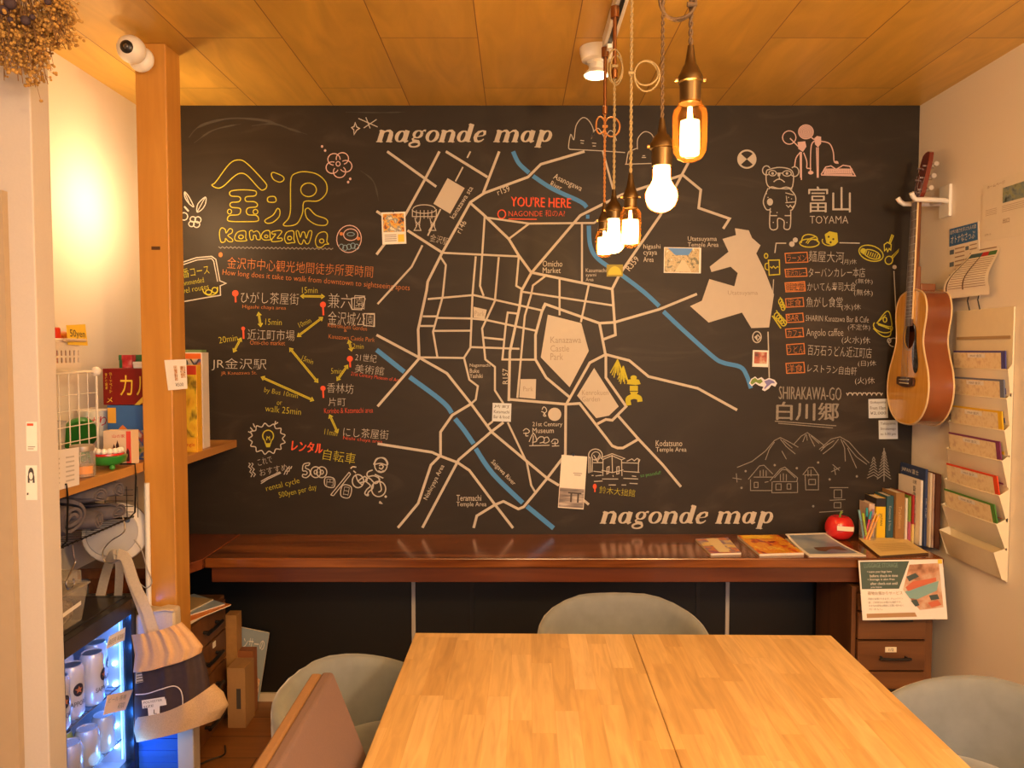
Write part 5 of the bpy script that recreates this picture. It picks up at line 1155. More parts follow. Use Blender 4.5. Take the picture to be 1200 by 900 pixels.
B().poly(rq(q, .02, .01, .98, .24)).obj('heading_panel', mat('poster blue', rgb(50,105,170), .5), e)
b = B(); tx(b, '自然の魅力を学ぶ大人の旅', .06, .03, .94, .085); tx(b, 'オトナなさっぷ', .08, .11, .90, .21); b.obj('heading', M_paper, e)
b = B(); b2 = B()
for i in range(12):
    b.poly(rq(q, .22, .28+i*.055, .55, .295+i*.055)); b.poly(rq(q, .72, .28+i*.055, .95, .293+i*.055))
for i in range(4): b2.poly(rq(q, .04, .29+i*.16, .19, .35+i*.16)); b2.poly(rq(q, .58, .29+i*.16, .69, .34+i*.16))
b.obj('lettering', mat('brown ink', (.32, .22, .16), .7), e); b2.obj('heading_panel', mat('poster grey blue', rgb(95,110,130), .6), e)
e, q, tx = wall_sheet('notice_sheet', 'large white notice with a landscape photo on the right wall', 'notice', ((1152,217),(1232,188),(1232,270),(1150,283)), mat('cream wall paper sheet', (.78, .73, .64), .65))
b = B(); tx(b, 'ホームページ', .08, .05, .36, .10); tx(b, '公式サイト', .06, .88, .16, .92); tx(b, '出口', .34, .68, .44, .76)
for i in range(4): b.poly(rq(q, .06, .47+i*.03, .24, .475+i*.03)); b.poly(rq(q, .32, .47+i*.03, .9, .475+i*.03))
b.obj('lettering', mat('brown ink', (.32, .22, .16), .7), e)
B().poly(rq(q, .33, .17, .98, .42)).obj('photograph', pic('valley print', [rgb(60,70,60), rgb(120,140,150), rgb(150,160,130), rgb(90,100,80)], 30, seed=9), e)
# curling timetable
P0, P1, P2, P3 = wp(1140,293,.004), wp(1172,287,.004), wp(1172,345,.004), wp(1118,351,.004)
e = thing('timetable', 'curling timetable sheet above the leaflet pockets', 'paper', P3)
def tq(u, v, d=0):
    p = (P0*(1-u)+P1*u)*(1-v)+(P3*(1-u)+P2*u)*v
    out_ = .004+.055*math.sin(min(1, v*1.15)*PI*.62)**2*(1-.25*u)*(1 if v < .9 else 1) 
    return Vector((XR-out_-d, p.y, p.z+.012*v*(1-v)))
b = B(); b.grid(lambda i, j: tq(i/8, j/14), 9, 15); b.obj('sheet', mat('timetable paper', (.80, .75, .66), .65), e, smooth=80)
for u0, u1, col, nm in ((.06, .48, rgb(70,100,110), 'blue_band'), (.48, .70, rgb(185,50,50), 'red_band'), (.70, .95, rgb(75,120,70), 'green_band')):
    b = B(); b.grid(lambda i, j, u0=u0, u1=u1: tq(u0+(u1-u0)*i/3, .10+.09*j, .0015), 4, 2); b.obj(nm, mat(nm.replace('_', ' '), col, .6), e)
b = B()
for u0 in (.06, .44): b.grid(lambda i, j, u0=u0: tq(u0+.03*i, .19+.66*j/10, .0016), 2, 11)
b.obj('rule', mat('dark brown rule', (.10, .06, .04), .6), e)
b = B()
for k in range(13): b.grid(lambda i, j, k=k: tq(.12+.82*i/4, .23+k*.048+.012*j, .0014), 5, 2)
b.grid(lambda i, j: tq(.3+.6*i/4, .02+.025*j, .0015), 5, 2)
b.obj('lettering', mat('brown ink', (.32, .22, .16), .7), e)
# pocket organizer
og = thing('wall_organizer', 'cream hanging organizer with a column of clear leaflet pockets on the right wall', 'organizer', wp(1118, 660))
M_org = mat('cream vinyl', (.78, .70, .52), .45); M_vin = clear('clear vinyl', (.85, .80, .68), .32, .25)
YA, YBk = 2.775, 2.455     # far and near edge
zc_top, zc_bot = 1.612, .70
b = B(); b.box(XR-.008, XR-.002, YBk, YA, zc_bot, zc_top); b.obj('back_panel', M_org, og, bevel=.002)
b = B(); b.prism([(XR-.0085, YBk+.01, zc_top-.095), (XR-.0085, YA-.01, zc_top-.095), (XR-.0085, YA-.01, zc_top-.105), (XR-.0085, YBk+.01, zc_top-.105)], (-.003, 0, 0)); b.obj('hem', mat('brown hem', (.42, .30, .16), .6), og)
for y in (2.70, 2.64): B().tube([(XR-.003, y, 1.600), (XR-.014, y, 1.645), (XR-.008, y, 1.672), (XR-.003, y, 1.668)], .0022, 6).obj('hook', M_black_metal, og, smooth=60)
lips = [1.405, 1.310, 1.205, 1.105, .990, .895]; outs = [.016, .018, .022, .027, .033, .040]; cols = [(rgb(75,75,150), 'blue'), (rgb(110,120,150), 'grey'), (rgb(235,190,40), 'yellow'), (rgb(130,60,110), 'purple'), (rgb(225,75,40), 'orange'), (rgb(80,140,60), 'green')]
place = ['top pocket', 'second pocket from the top', 'third pocket from the top', 'fourth pocket from the top', 'fifth pocket from the top', 'sixth pocket from the top']
M_map = pic('printed map leaflet', [rgb(225,205,165), rgb(238,222,190), rgb(232,214,178), rgb(215,190,160)], 45, seed=11)
for i, zl in enumerate(lips):
    o_ = outs[i]; zb_ = zl-.088 if i < 5 else zl-.088
    # pocket front: leaning out at the lip
    b = B(); b.grid(lambda a, c, zl=zl, zb_=zb_, o_=o_: Vector((XR-.012-(o_-.006)*c/4-.008*math.sin(PI*a/8)*(c/4), YBk+(YA-YBk)*a/8, zb_+(zl-zb_)*c/4)), 9, 5); pk = b.obj('pocket', M_vin, og, smooth=60)
    b = B(); b.tube([(XR-.012-(o_-.006)-.008*math.sin(PI*a/8), YBk+(YA-YBk)*a/8, zl) for a in range(9)], .0022, 6); b.obj('pocket_rim', M_org, og, smooth=60)
    b = B(); b.poly([(XR-.008, YBk, zb_), (XR-.0125, YBk, zb_), (XR-.012-(o_-.006), YBk, zl), (XR-.008, YBk, zl+.02)]); b.poly([(XR-.008, YA, zb_), (XR-.0125, YA, zb_), (XR-.012-(o_-.006), YA, zl), (XR-.008, YA, zl+.02)]); b.obj('pocket_side', M_org, og)
    col, nm = cols[i]; m_e = mat('leaflet edge '+nm, col, .5)
    e = thing('leaflet_stack', 'map leaflets with a %s edge in the %s of the organizer' % (nm, place[i]), 'leaflets', (XR-.02, 2.60, zb_+.004), 0, 'leaflets in the wall organizer')
    zt_ = zl+.062; y0, y1 = YBk+.018, YA-.010
    xb = XR-.0125; xf = XR-.0145-(o_-.008)*1.0
    def lf(u, v, d=0, zt_=zt_, zb_=zb_, xf=xf): return Vector((XR-.0145+(xf-XR+.0145)*v*.93-d, y1+(y0-y1)*u, zb_+.006+(zt_-zb_-.006)*v))
    b = B(); b.prism([lf(0, 0), lf(1, 0), lf(1, 1), lf(0, 1)], (.004, 0, 0)); b.obj('folded_sheet', m_e, e)
    b = B(); b.quad(lf(.0, .05, .0008), lf(.93, .05, .0008), lf(.93, .955, .0008), lf(0, .955, .0008)); b.obj('map_print', M_map, e)
    b = B(); b.quad(lf(.30, .83, .0012), lf(.64, .83, .0012), lf(.64, .93, .0012), lf(.30, .93, .0012)); b.obj('title_strip', M_paper, e)
    b = B(); o = lf(.36, .845, .002); uu = lf(.58, .845, .002)-o; vv = lf(.36, .91, .002)-o; b.text('MAP 金沢', plane_fn(o, uu, vv), uu.length, vv.length); b.obj('lettering', M_grey_ink, e)
b = B(); b.grid(lambda a, c: Vector((XR-.016-.036*c/6-.008*math.sin(PI*a/8), YBk+(YA-YBk)*a/8, zc_bot+.01+(.800-zc_bot-.01)*c/6)), 9, 7); b.obj('pocket', M_org, og, smooth=60)
b = B()
for y in (YBk, YA): b.poly([(XR-.008, y, zc_bot+.005), (XR-.022, y, zc_bot+.01), (XR-.052, y, .80), (XR-.008, y, .815)])
b.obj('pocket_side', M_org, og)
# ================================================================== left shelf
M_shelf = wood('shelf board wood', (.40, .18, .045), (.54, .27, .07), axis=1, scale=5, rough=.4, coat=.1)
ZS = 1.10
sh = thing('shelf', 'orange-brown wooden wall shelf running behind the timber post', 'shelf', (-1.37, 2.5, ZS-.03))
b = B(); b.prism([(XL+.001, 1.81, ZS-.030), (-1.226, 1.81, ZS-.030), (-1.226, 2.455, ZS-.030), (XL+.001, 2.455, ZS-.030)], (0, 0, .030)); b.obj('board', M_shelf, sh, bevel=.002)
b = B(); b.prism([(XL+.001, 2.4555, ZS-.030), (-1.2315, 2.4555, ZS-.030), (-1.2315, 2.57, ZS-.030), (-1.150, 2.57, ZS-.030), (-1.150, YB-.001, ZS-.030), (XL+.001, YB-.001, ZS-.030)], (0, 0, .030)); b.obj('board', M_shelf, sh, bevel=.002)
def S_(px, py, X): return onX(px, py, X)
# wire grid rack
M_wire_w = mat('white coated wire', (.80, .77, .70), .4)
rk = thing('wire_rack', 'white wire grid rack with round corner joints standing on the shelf', 'rack', (-1.40, 2.30, ZS))
XG = -1.36; YG0, YG1 = 2.18, 2.43; ZG = 1.40
b = B(); b.tube([(XG, YG1, ZS), (XG, YG1, ZG)], .004, 8); b.tube([(XG, YG0, ZS), (XG, YG0, ZG)], .004, 8); b.tube([(XG, YG0, ZG), (XG, YG1, ZG)], .004, 8); b.tube([(XG-.155, YG0, ZG), (XG-.155, YG1, ZG)], .004, 8)
for y in (YG0, YG1): b.tube([(XG, y, ZG), (XG-.155, y, ZG)], .004, 8); b.tube([(XG-.155, y, ZS), (XG-.155, y, ZG)], .004, 8)
b.obj('frame', M_wire_w, rk, smooth=60)
b = B()
for k in range(1, 5): b.tube([(XG, YG0+(YG1-YG0)*k/5, ZS+.005), (XG, YG0+(YG1-YG0)*k/5, ZG)], .0017, 6)
for k in range(0, 5): b.tube([(XG, YG0, ZS+.04+(ZG-ZS-.06)*k/5), (XG, YG1, ZS+.04+(ZG-ZS-.06)*k/5)], .0017, 6)
for k in range(1, 5): b.tube([(XG-.155*k/5, YG0, ZG), (XG-.155*k/5, YG1, ZG)], .0017, 6)
for k in range(1, 6): b.tube([(XG-.155, YG0+(YG1-YG0)*k/6, ZG), (XG, YG0+(YG1-YG0)*k/6, ZG)], .0017, 6)
b.obj('grid', M_wire_w, rk, smooth=60)
for y in (YG0, YG1):
    for x in (XG, XG-.155): B().ball((x, y, ZG), .0155, 12).obj('corner_joint', M_white_pl, rk, smooth=80)
# snack basket on the rack
ZB0 = ZG+.0165
bk = thing('basket', 'white plastic basket with slotted sides on top of the wire rack', 'basket', (-1.43, 2.24, ZB0))
bx0, bx1, by0, by1, bh = -1.51, -1.362, 2.155, 2.345, .082
M_bask = mat('basket white', (.80, .74, .66), .45)
b = B(); b.box(bx0, bx1, by0, by1, ZB0, ZB0+.003)
def slotted(p0, p1):
    p0, p1 = Vector(p0), Vector(p1); L = (p1-p0).length; d_ = (p1-p0)/L; nn = Vector((-d_.y, d_.x, 0)); n_ = 9
    def seg(a, c, z0, z1): b.add([p0+d_*s+nn*t+Vector((0, 0, z)) for z in (z0, z1) for t in (-.0012, .0012) for s in (a, c)], [(0, 2, 3, 1), (4, 5, 7, 6), (0, 1, 5, 4), (2, 6, 7, 3), (0, 4, 6, 2), (1, 3, 7, 5)])
    for z0, z1 in ((0, .014), (.030, .036), (.052, .082)): seg(0, L, ZB0+z0, ZB0+z1)
    for k in range(n_+1):
        c_ = L*k/n_; 
        for z0, z1 in ((.014, .030), (.036, .052)): seg(max(0, c_-L/n_*.3), min(L, c_+L/n_*.3), ZB0+z0, ZB0+z1)
slotted((bx1, by0, 0), (bx1, by1, 0)); slotted((bx0, by0, 0), (bx0, by1, 0)); slotted((bx0, by0, 0), (bx1, by0, 0)); slotted((bx0, by1, 0), (bx1, by1, 0))
b.obj('tray', M_bask, bk)
b = B(); b.tube([(bx1, by0, ZB0+.083), (bx1, by1, ZB0+.083), (bx0, by1, ZB0+.083), (bx0, by0, ZB0+.083)], .005, 8, closed=True); b.obj('rim', M_bask, bk, smooth=50)
for y, nm, col in ((2.203, 'leftmost', (.72, .03, .02)), (2.232, 'middle', (.66, .03, .02)), (2.261, 'rightmost', (.70, .04, .02))):
    e = thing('snack_pack', 'red snack stick pack in the basket, %s of the three' % nm, 'snack', (-1.39, y, ZB0+.004), 0, 'snacks in the basket')
    B().cbox((-1.39, y, ZB0+.062), (.03, .023, .115)).obj('wrapper', mat('red wrapper %.2f' % col[0], col, .35), e, bevel=.003); B().cbox((-1.39, y, ZB0+.1205), (.026, .017, .002)).obj('seal', mat('orange seal', (.8, .3, .1), .4), e)
e = thing('snack_pack', 'orange snack bag in the basket beside the yellow price card', 'snack', (-1.41, 2.312, ZB0+.004), 0, 'snacks in the basket')
B().cbox((-1.41, 2.307, ZB0+.058), (.05, .062, .105)).obj('bag', pic('snack bag print', [rgb(200,90,30), rgb(230,150,60), rgb(180,60,30)], 40, seed=12), e, bevel=.012, seg=3)
e = thing('price_card', 'yellow handwritten fifty yen card clipped to the basket', 'sign', (-1.352, 2.30, ZB0+.085))
yc0, yc1 = onX(80, 404, -1.350), onX(103, 405, -1.350); ytl, ytr = onX(78, 381, -1.350), onX(100, 380, -1.350)
b = B(); b.prism([yc0, yc1, ytr, ytl], (-.0015, 0, 0)); b.obj('card', M_yellow, e)
o = yc0.lerp(ytl, .30)+(yc1-yc0)*.12+Vector((.001, 0, 0)); b = B(); b.text('50yen', plane_fn(o, yc1-yc0, ytl-yc0), (yc1-yc0).length*.76, (ytl-yc0).length*.5); b.obj('lettering', M_ink, e)
B().tube([(-1.3435, 2.235, ZB0+.083), (-1.3435, 2.345, ZB0+.083)], .005, 8).obj('clip', mat('beige clip', (.62, .50, .36), .5), e, smooth=50)
e = thing('snack_pack', 'small brown biscuit packet behind the front slots of the basket', 'snack', (-1.372, 2.29, ZB0+.004), 0, 'snacks in the basket')
B().cbox((-1.372, 2.29, ZB0+.035), (.012, .055, .060)).obj('packet', pic('biscuit print', [rgb(150,90,40), rgb(190,140,80), rgb(120,60,30)], 60, seed=13), e, bevel=.003)
# games on the shelf
def game_box(label, x0, x1, y0, y1, z0, z1, m, name='game_box', grp='board games on the left shelf', lid=.6):
    e = thing(name, label, 'box', ((x0+x1)/2, (y0+y1)/2, z0), 0, grp)
    B().box(x0+.001, x1-.001, y0+.001, y1-.001, z0, z0+(z1-z0)*lid).obj('base', m, e, bevel=.001)
    B().box(x0, x1, y0, y1, z0+(z1-z0)*lid, z1).obj('lid', m, e, bevel=.001); return e
def front(e, x0, x1, y, z0, z1, m, name='picture'):
    B().quad((x0, y, z0), (x1, y, z0), (x1, y, z1), (x0, y, z1)).obj(name, m, e)
# blue upright box
yb_ = 2.52
e = thing('game_box', 'blue game box with a village picture standing on the shelf left of the post', 'box', (-1.36, yb_+.02, ZS), 0, 'board games on the left shelf')
p0 = onY(127, 540, yb_); p1 = onY(172, 475, yb_); x0, x1 = p0.x, -1.232; z1 = p1.z
B().box(x0, x1, yb_, yb_+.035, ZS, z1).obj('carton', mat('game blue', rgb(60,110,185), .4), e, bevel=.001)
front(e, x0+.005, x1, yb_-.0006, ZS+.005, ZS+.10, pic('village print', [rgb(60,120,60), rgb(120,170,80), rgb(230,200,120), rgb(70,120,190), rgb(200,90,60), rgb(240,230,210)], 22, seed=14))
b = B(); b.prism([(x0+.02, yb_-.001, ZS+.085), (x0+.085, yb_-.001, ZS+.085), (x0+.052, yb_-.001, ZS+.118)], (0, -.0008, 0)); b.obj('roof_print', mat('roof orange', rgb(220,130,60), .5), e)
B().quad((x0+.002, yb_-.001, z1-.06), (x0+.030, yb_-.001, z1-.06), (x0+.030, yb_-.001, z1-.008), (x0+.002, yb_-.001, z1-.008)).obj('yellow_panel', mat('game yellow', rgb(235,180,70), .5), e)
# red box with katakana, lying on the blue box's top and a hidden one behind
zr0 = z1+.001; zr1 = onY(140, 432, yb_).z
e = thing('game_box', 'dark red game box with yellow katakana lying above the blue box', 'box', (-1.36, yb_+.1, zr0), 0, 'board games on the left shelf')
xr0 = onY(120, 450, yb_).x
B().box(xr0, -1.232, yb_+.003, yb_+.25, zr0, zr1).obj('carton', mat('game dark red', rgb(125,18,20), .4), e, bevel=.0015)
b = B(); b.text('カル', plane_fn((xr0+.058, yb_+.002, zr0+.032), (1, 0, 0), (0, 0, 1)), .105, .068); b.text('メ', plane_fn((xr0+.012, yb_+.002, zr0+.008), (1, 0, 0), (0, 0, 1)), .020, .018)
b.text('ボードゲーム', plane_fn((xr0+.022, yb_+.002, zr1-.012), (0, 0, -1), (1, 0, 0)), .070, .010); b.text('新しい冒険', plane_fn((xr0+.008, yb_+.002, zr1-.015), (0, 0, -1), (1, 0, 0)), .055, .008)
b.obj('title_lettering', mat('game title yellow', rgb(235,205,70), .5), e)
b = B(); b.prism([(xr0+.105, yb_+.002, zr0), (xr0+.135, yb_+.002, zr0+.030), (-1.234, yb_+.002, zr0+.030), (-1.234, yb_+.002, zr0+.012), (xr0+.138, yb_+.002, zr0+.012), (xr0+.122, yb_+.002, zr0)], (0, .0005, 0)); b.obj('emblem', mat('game title yellow', rgb(235,205,70), .5), e)
# support behind the blue box
game_box('plain brown carton behind the blue game box carrying the red one', xr0+.01, -1.24, yb_+.04, yb_+.24, ZS, z1, mat('brown carton', (.30, .17, .07), .7), 'carton')
# green and red small boxes on top
zz0 = zr1+.001; 
e = game_box('green flat box on top of the red game box', onY(137, 420, yb_+.03).x, -1.232, yb_+.04, yb_+.18, zz0, onY(140, 416, yb_+.03).z, mat('green box', rgb(60,125,80), .45))
e = game_box('small red packet in front of the green box atop the red game box', onY(141, 420, yb_).x, onY(153, 420, yb_).x, yb_+.008, yb_+.036, zz0, onY(141, 416, yb_).z, pic('red packet print', [rgb(165,35,45), rgb(190,60,70), rgb(200,120,120)], 50, seed=15))
e = game_box('little white packet beside the red packet atop the red game box', onY(154, 420, yb_).x, -1.233, yb_+.008, yb_+.036, zz0, onY(141, 424, yb_).z, M_paper)
# round tin with red lettering behind the grid
e = thing('snack_tub', 'white tub with red writing behind the wire grid', 'tub', (-1.45, 2.59, ZS))
tx_ = Vector((-1.452, 2.59, ZS)); B().lathe([(.0001, ZS), (.050, ZS), (.056, ZS+.150), (.058, ZS+.155), (.058, ZS+.163), (.0001, ZS+.165)], (tx_.x, 2.59, 0), 28).obj('tub', M_paper, e, smooth=40)
b = B()
for k, ch in enumerate('じゃがりこ'):
    a = -PI/2+.45+(k-2)*.42; r = .0572; u = Vector((-math.sin(a), math.cos(a), 0)); o = Vector((tx_.x+r*math.cos(a), 2.59+r*math.sin(a), ZS+.112))-u*.011; b.text(ch, plane_fn(o, u, (0, 0, 1)), .022, .032)
b.obj('lettering', M_red, e)
# big green leaf-shaped crocodile lid
e = thing('toy_crocodile', 'green open-mouthed crocodile toy with white teeth at the shelf front', 'toy', onZ(126, 548, ZS))
cc = Vector((-1.272, 2.325, ZS))
def dome(c, rx, ry, rz, z0, ang=0, tilt=0):
    M = Matrix.Translation(c) @ Matrix.Rotation(ang, 4, 'Z') @ Matrix.Rotation(tilt, 4, 'Y')
    def f(i, j):
        t = (PI/2)*j/8; a = 2*PI*i/24; return M @ Vector((rx*math.cos(a)*math.cos(t), ry*math.sin(a)*math.cos(t), z0+rz*math.sin(t)))
    return f, M
M_grn = mat('green plastic', (.03, .26, .04), .3, coat=.3)
b = B(); b.lathe([(.0001, .012), (.030, .012), (.052, .022), (.056, .042), (.050, .044), (.0001, .040)], cc, 24); b.obj('lower_jaw', M_grn, e, smooth=60)
b = B()
for s_ in (-1, 1): b.ball(cc+Vector((.03*s_, -.03, .009)), .009, 8)
b.obj('foot', M_grn, e, smooth=80)
B().lathe([(.0001, .0445), (.047, .0445), (.046, .050), (.0001, .050)], cc, 20).obj('gum', M_red, e, smooth=50)
b = B()
for k in range(9):
    a = -PI*.95+PI*1.05*k/8; b.ball(cc+Vector((.038*math.cos(a), .038*math.sin(a), .058)), .0095, 8)
b.obj('tooth', M_white_pl, e, smooth=80)
B().tube([cc+Vector((-.054, .0, .040)), cc+Vector((-.062, 0, .050)), cc+Vector((-.058, 0, .062))], .007, 8).obj('hinge', M_grn, e, smooth=60)
e = thing('plastic_bowl', 'deep green plastic bowl tipped up behind the wire grid', 'bowl', (-1.45, 2.475, ZS))
f, M_ = dome(Vector((-1.445, 2.475, ZS+.085)), .080, .055, .050, 0, -.9, -.75)
b = B(); b.grid(f, 24, 9, cu=True); b.poly([f(i, 0) for i in range(24)][::-1]); b.obj('shell', M_grn, e, smooth=60)
B().box(-1.47, -1.43, 2.455, 2.495, ZS, ZS+.05).obj('foot', M_grn, e, bevel=.006)
# small house-picture box
e = thing('game_box', 'small cream box with a dark tower picture and a red edge on the shelf', 'box', (-1.27, 2.43, ZS), 0, 'board games on the left shelf')
q0 = onY(118, 540, 2.40); xa, xb_ = onY(121, 520, 2.40).x, -1.236; zt_ = onY(130, 505, 2.40).z
B().box(xa, xb_, 2.40, 2.448, ZS, zt_).obj('carton', mat('cream carton', rgb(225,205,180), .5), e, bevel=.001)
B().quad((xb_-.016, 2.3992, ZS+.001), (xb_-.0005, 2.3992, ZS+.001), (xb_-.0005, 2.3992, zt_-.001), (xb_-.016, 2.3992, zt_-.001)).obj('red_edge', mat('coral edge', rgb(220,80,70), .5), e)
b = B()
for k in range(5):
    xx = xa+.030+k*.011; hh = .045+.02*math.sin(k*1.4+.4); b.poly([(xx, 2.399, ZS+.012), (xx+.010, 2.399, ZS+.012), (xx+.010, 2.399, ZS+.012+hh*.8), (xx+.005, 2.399, ZS+.016+hh), (xx, 2.399, ZS+.012+hh*.8)])
b.obj('tower_print', mat('dark tower ink', rgb(70,40,35), .6), e)
b = B(); b.text('山の家', plane_fn((xa+.03, 2.399, zt_-.022), (1, 0, 0), (0, 0, 1)), .04, .011); b.obj('lettering', M_red, e)
# jar
jx = onX(104, 566, -1.285); jc = Vector((-1.264, 2.175, ZS)); e = thing('glass_jar', 'lidded glass jar with a paper label at the shelf front', 'jar', jc)
B().lathe([(.0001, ZS), (.030, ZS), (.034, ZS+.004), (.034, ZS+.062), (.029, ZS+.070), (.029, ZS+.076), (.0001, ZS+.076)], (jc.x, jc.y, 0), 24).obj('glass', clear('jar glass', (.8, .8, .8), .16), e, smooth=40)
B().lathe([(.0001, ZS+.0765), (.031, ZS+.0765), (.032, ZS+.080), (.032, ZS+.091), (.029, ZS+.094), (.0001, ZS+.094)], (jc.x, jc.y, 0), 24).obj('lid', mat('brushed lid', (.55, .50, .45), .35, metal=.7), e, smooth=40)
B().lathe([(.0001, ZS+.002), (.0295, ZS+.003), (.0305, ZS+.035), (.0001, ZS+.038)], (jc.x, jc.y, 0), 20).obj('contents', pic('coins', [rgb(120,80,40), rgb(190,140,80), rgb(160,110,60)], 200, seed=16), e, smooth=40)
b = B(); b.grid(lambda i, j: jc+Vector((.0345*math.cos(-1.9+1.7*i/8), .0345*math.sin(-1.9+1.7*i/8), .012+.022*j)), 9, 2); b.obj('label', mat('orange label', rgb(215,150,90), .6), e)
# clear beaker behind the grid
bx = Vector((-1.44, 2.30, ZS)); e = thing('plastic_tub', 'cloudy clear plastic tub standing behind the wire grid', 'container', bx)
B().lathe([(.0001, ZS), (.040, ZS), (.050, ZS+.145), (.053, ZS+.148), (.050, ZS+.150), (.047, ZS+.146), (.037, ZS+.004), (.0001, ZS+.004)], (bx.x, bx.y, 0), 4, Matrix.Rotation(PI/4, 4, 'Z')).obj('tub', clear('cloudy plastic', (.75, .75, .78), .28, .3), e)
B().cbox(bx+Vector((0, 0, .04)), (.045, .045, .07)).obj('contents', pic('sweets', [rgb(180,120,60), rgb(200,170,150), rgb(150,60,40)], 60, seed=17), e, bevel=.01)
# price list sheet in front of the shelf edge
e = thing('price_list', 'white printed price list propped on the shelf front', 'paper', (-1.224, 2.03, ZS-.02))
a0, a1, a2, a3 = onX(56, 529, -1.222), onX(92.5, 524, -1.222), onX(93, 568, -1.222), onX(56, 578, -1.222)
B().prism([a0, a1, a2, a3], (-.0012, 0, 0)).obj('sheet', mat('lilac white paper', (.78, .75, .76), .6), e)
def pl(u, v): return (a0*(1-u)+a1*u)*(1-v)+(a3*(1-u)+a2*u)*v+Vector((.0008, 0, 0))
b = B()
for c_ in (.08, .55):
    for r_ in range(6): b.poly([pl(c_, .2+r_*.12), pl(c_+.28+.06*((r_*3) % 3), .2+r_*.12), pl(c_+.28+.06*((r_*3) % 3), .24+r_*.12), pl(c_, .24+r_*.12)])
b.obj('lettering', mat('pale grey ink', (.50, .48, .48), .7), e)
# flyer pinned on the post
e = thing('flyer', 'small white flyer with food photos fixed to the timber post', 'paper', (-1.14, 2.455, 1.25))
fl = [onY(192.5, 422, 2.4575), onY(218, 421, 2.4575), onY(219.5, 455.5, 2.4575), onY(197, 457.5, 2.4575)]
B().prism([fl[0], fl[1], fl[2], fl[3]], (0, .001, 0)).obj('sheet', M_paper, e)
def fp(u, v): return (fl[0]*(1-u)+fl[1]*u)*(1-v)+(fl[3]*(1-u)+fl[2]*u)*v+Vector((0, -.0008, 0))
b = B(); b.poly([fp(.40, .2), fp(.56, .2), fp(.56, .7), fp(.42, .7)]); b.poly([fp(.70, .22), fp(.95, .22), fp(.95, .62), fp(.72, .62)]); b.obj('food_photo', pic('food print', [rgb(130,80,50), rgb(190,140,100), rgb(220,200,180), rgb(110,60,40)], 70, seed=18), e)
b = B(); o = fp(.42, .9); b.text('¥500', plane_fn(o, fp(1, .9)-fp(0, .9), fp(0, 0)-fp(0, 1)), .026, .012); b.obj('lettering', M_ink, e)
# games right of the post
ye = 2.70
e = thing('game_box', 'tall yellow game box with big black letters right of the post', 'box', (-1.2, ye+.1, ZS), 0, 'board games on the left shelf')
gx0, gx1 = -1.30, onY(246, 500, ye+.16).x; gz = onY(240, 413, ye+.10).z
B().box(gx0, gx1, ye+.10, ye+.16, ZS, gz).obj('carton', mat('game white', rgb(225,215,205), .4), e, bevel=.0015)
front(e, gx0, gx1-.004, ye+.0992, ZS+.03, gz-.02, pic('racing print', [rgb(225,165,40), rgb(235,200,80), rgb(200,190,180), rgb(70,90,160), rgb(190,120,60)], 14, seed=19))
front(e, gx0, gx1-.004, ye+.0988, gz-.024, gz-.004, mat('game orange strip', rgb(225,110,40), .5), 'title_strip')
b = B(); b.prism([(gx1-.06, ye+.0985, gz-.15), (gx1-.012, ye+.0985, gz-.08), (gx1-.012, ye+.0985, gz-.12), (gx1-.05, ye+.0985, gz-.17)], (0, .0004, 0)); b.obj('green_stripe', mat('stripe green', rgb(60,130,70), .5), e)
b = B(); b.text('CBX', plane_fn((gx1-.118, ye+.0980, gz-.078), (1, 0, 0), (0, 0, 1)), .112, .054); b.obj('title_lettering', M_ink, e)
b = B(); b.ball((gx1-.03, ye+.098, ZS+.11), .001); 
b = B(); b.prism([(gx1-.05, ye+.098, ZS+.125), (gx1-.035, ye+.098, ZS+.14), (gx1-.008, ye+.098, ZS+.13), (gx1-.008, ye+.098, ZS+.115), (gx1-.05, ye+.098, ZS+.11)], (0, .0005, 0)); b.obj('blue_car_print', mat('car blue', rgb(60,80,160), .5), e)
B().box(gx0, gx1-.006, ye+.105, ye+.155, gz+.001, gz+.010).obj('flap', mat('flap green', rgb(110,140,90), .5), e)
e = thing('game_box', 'narrow amber game box with a red top, in front of the tall yellow one', 'box', (-1.2, ye, ZS), 0, 'board games on the left shelf')
hx1 = onY(231.5, 500, ye).x; hz = onY(225, 428, ye).z
B().box(hx1-.075, hx1, ye, ye+.042, ZS, hz).obj('carton', mat('game amber', rgb(225,170,40), .4), e, bevel=.0015)
front(e, hx1-.074, hx1-.001, ye-.0008, ZS+.055, hz-.035, pic('jungle print', [rgb(90,70,30), rgb(225,175,50), rgb(235,200,60), rgb(130,110,40), rgb(230,180,60)], 18, seed=20, stretch=(1, 1, .5)))
front(e, hx1-.074, hx1-.001, ye-.0008, hz-.034, hz-.001, mat('game red', rgb(190,60,35), .5), 'red_top')
front(e, hx1-.074, hx1-.006, ye-.0010, ZS+.006, ZS+.050, mat('game gold', rgb(240,185,50), .5), 'gold_panel')
b = B(); b.text('Jungle', plane_fn((hx1-.055, ye-.0015, ZS+.018), (1, .0, 0), (0, 0, 1)), .045, .017); b.obj('lettering', M_red, e)
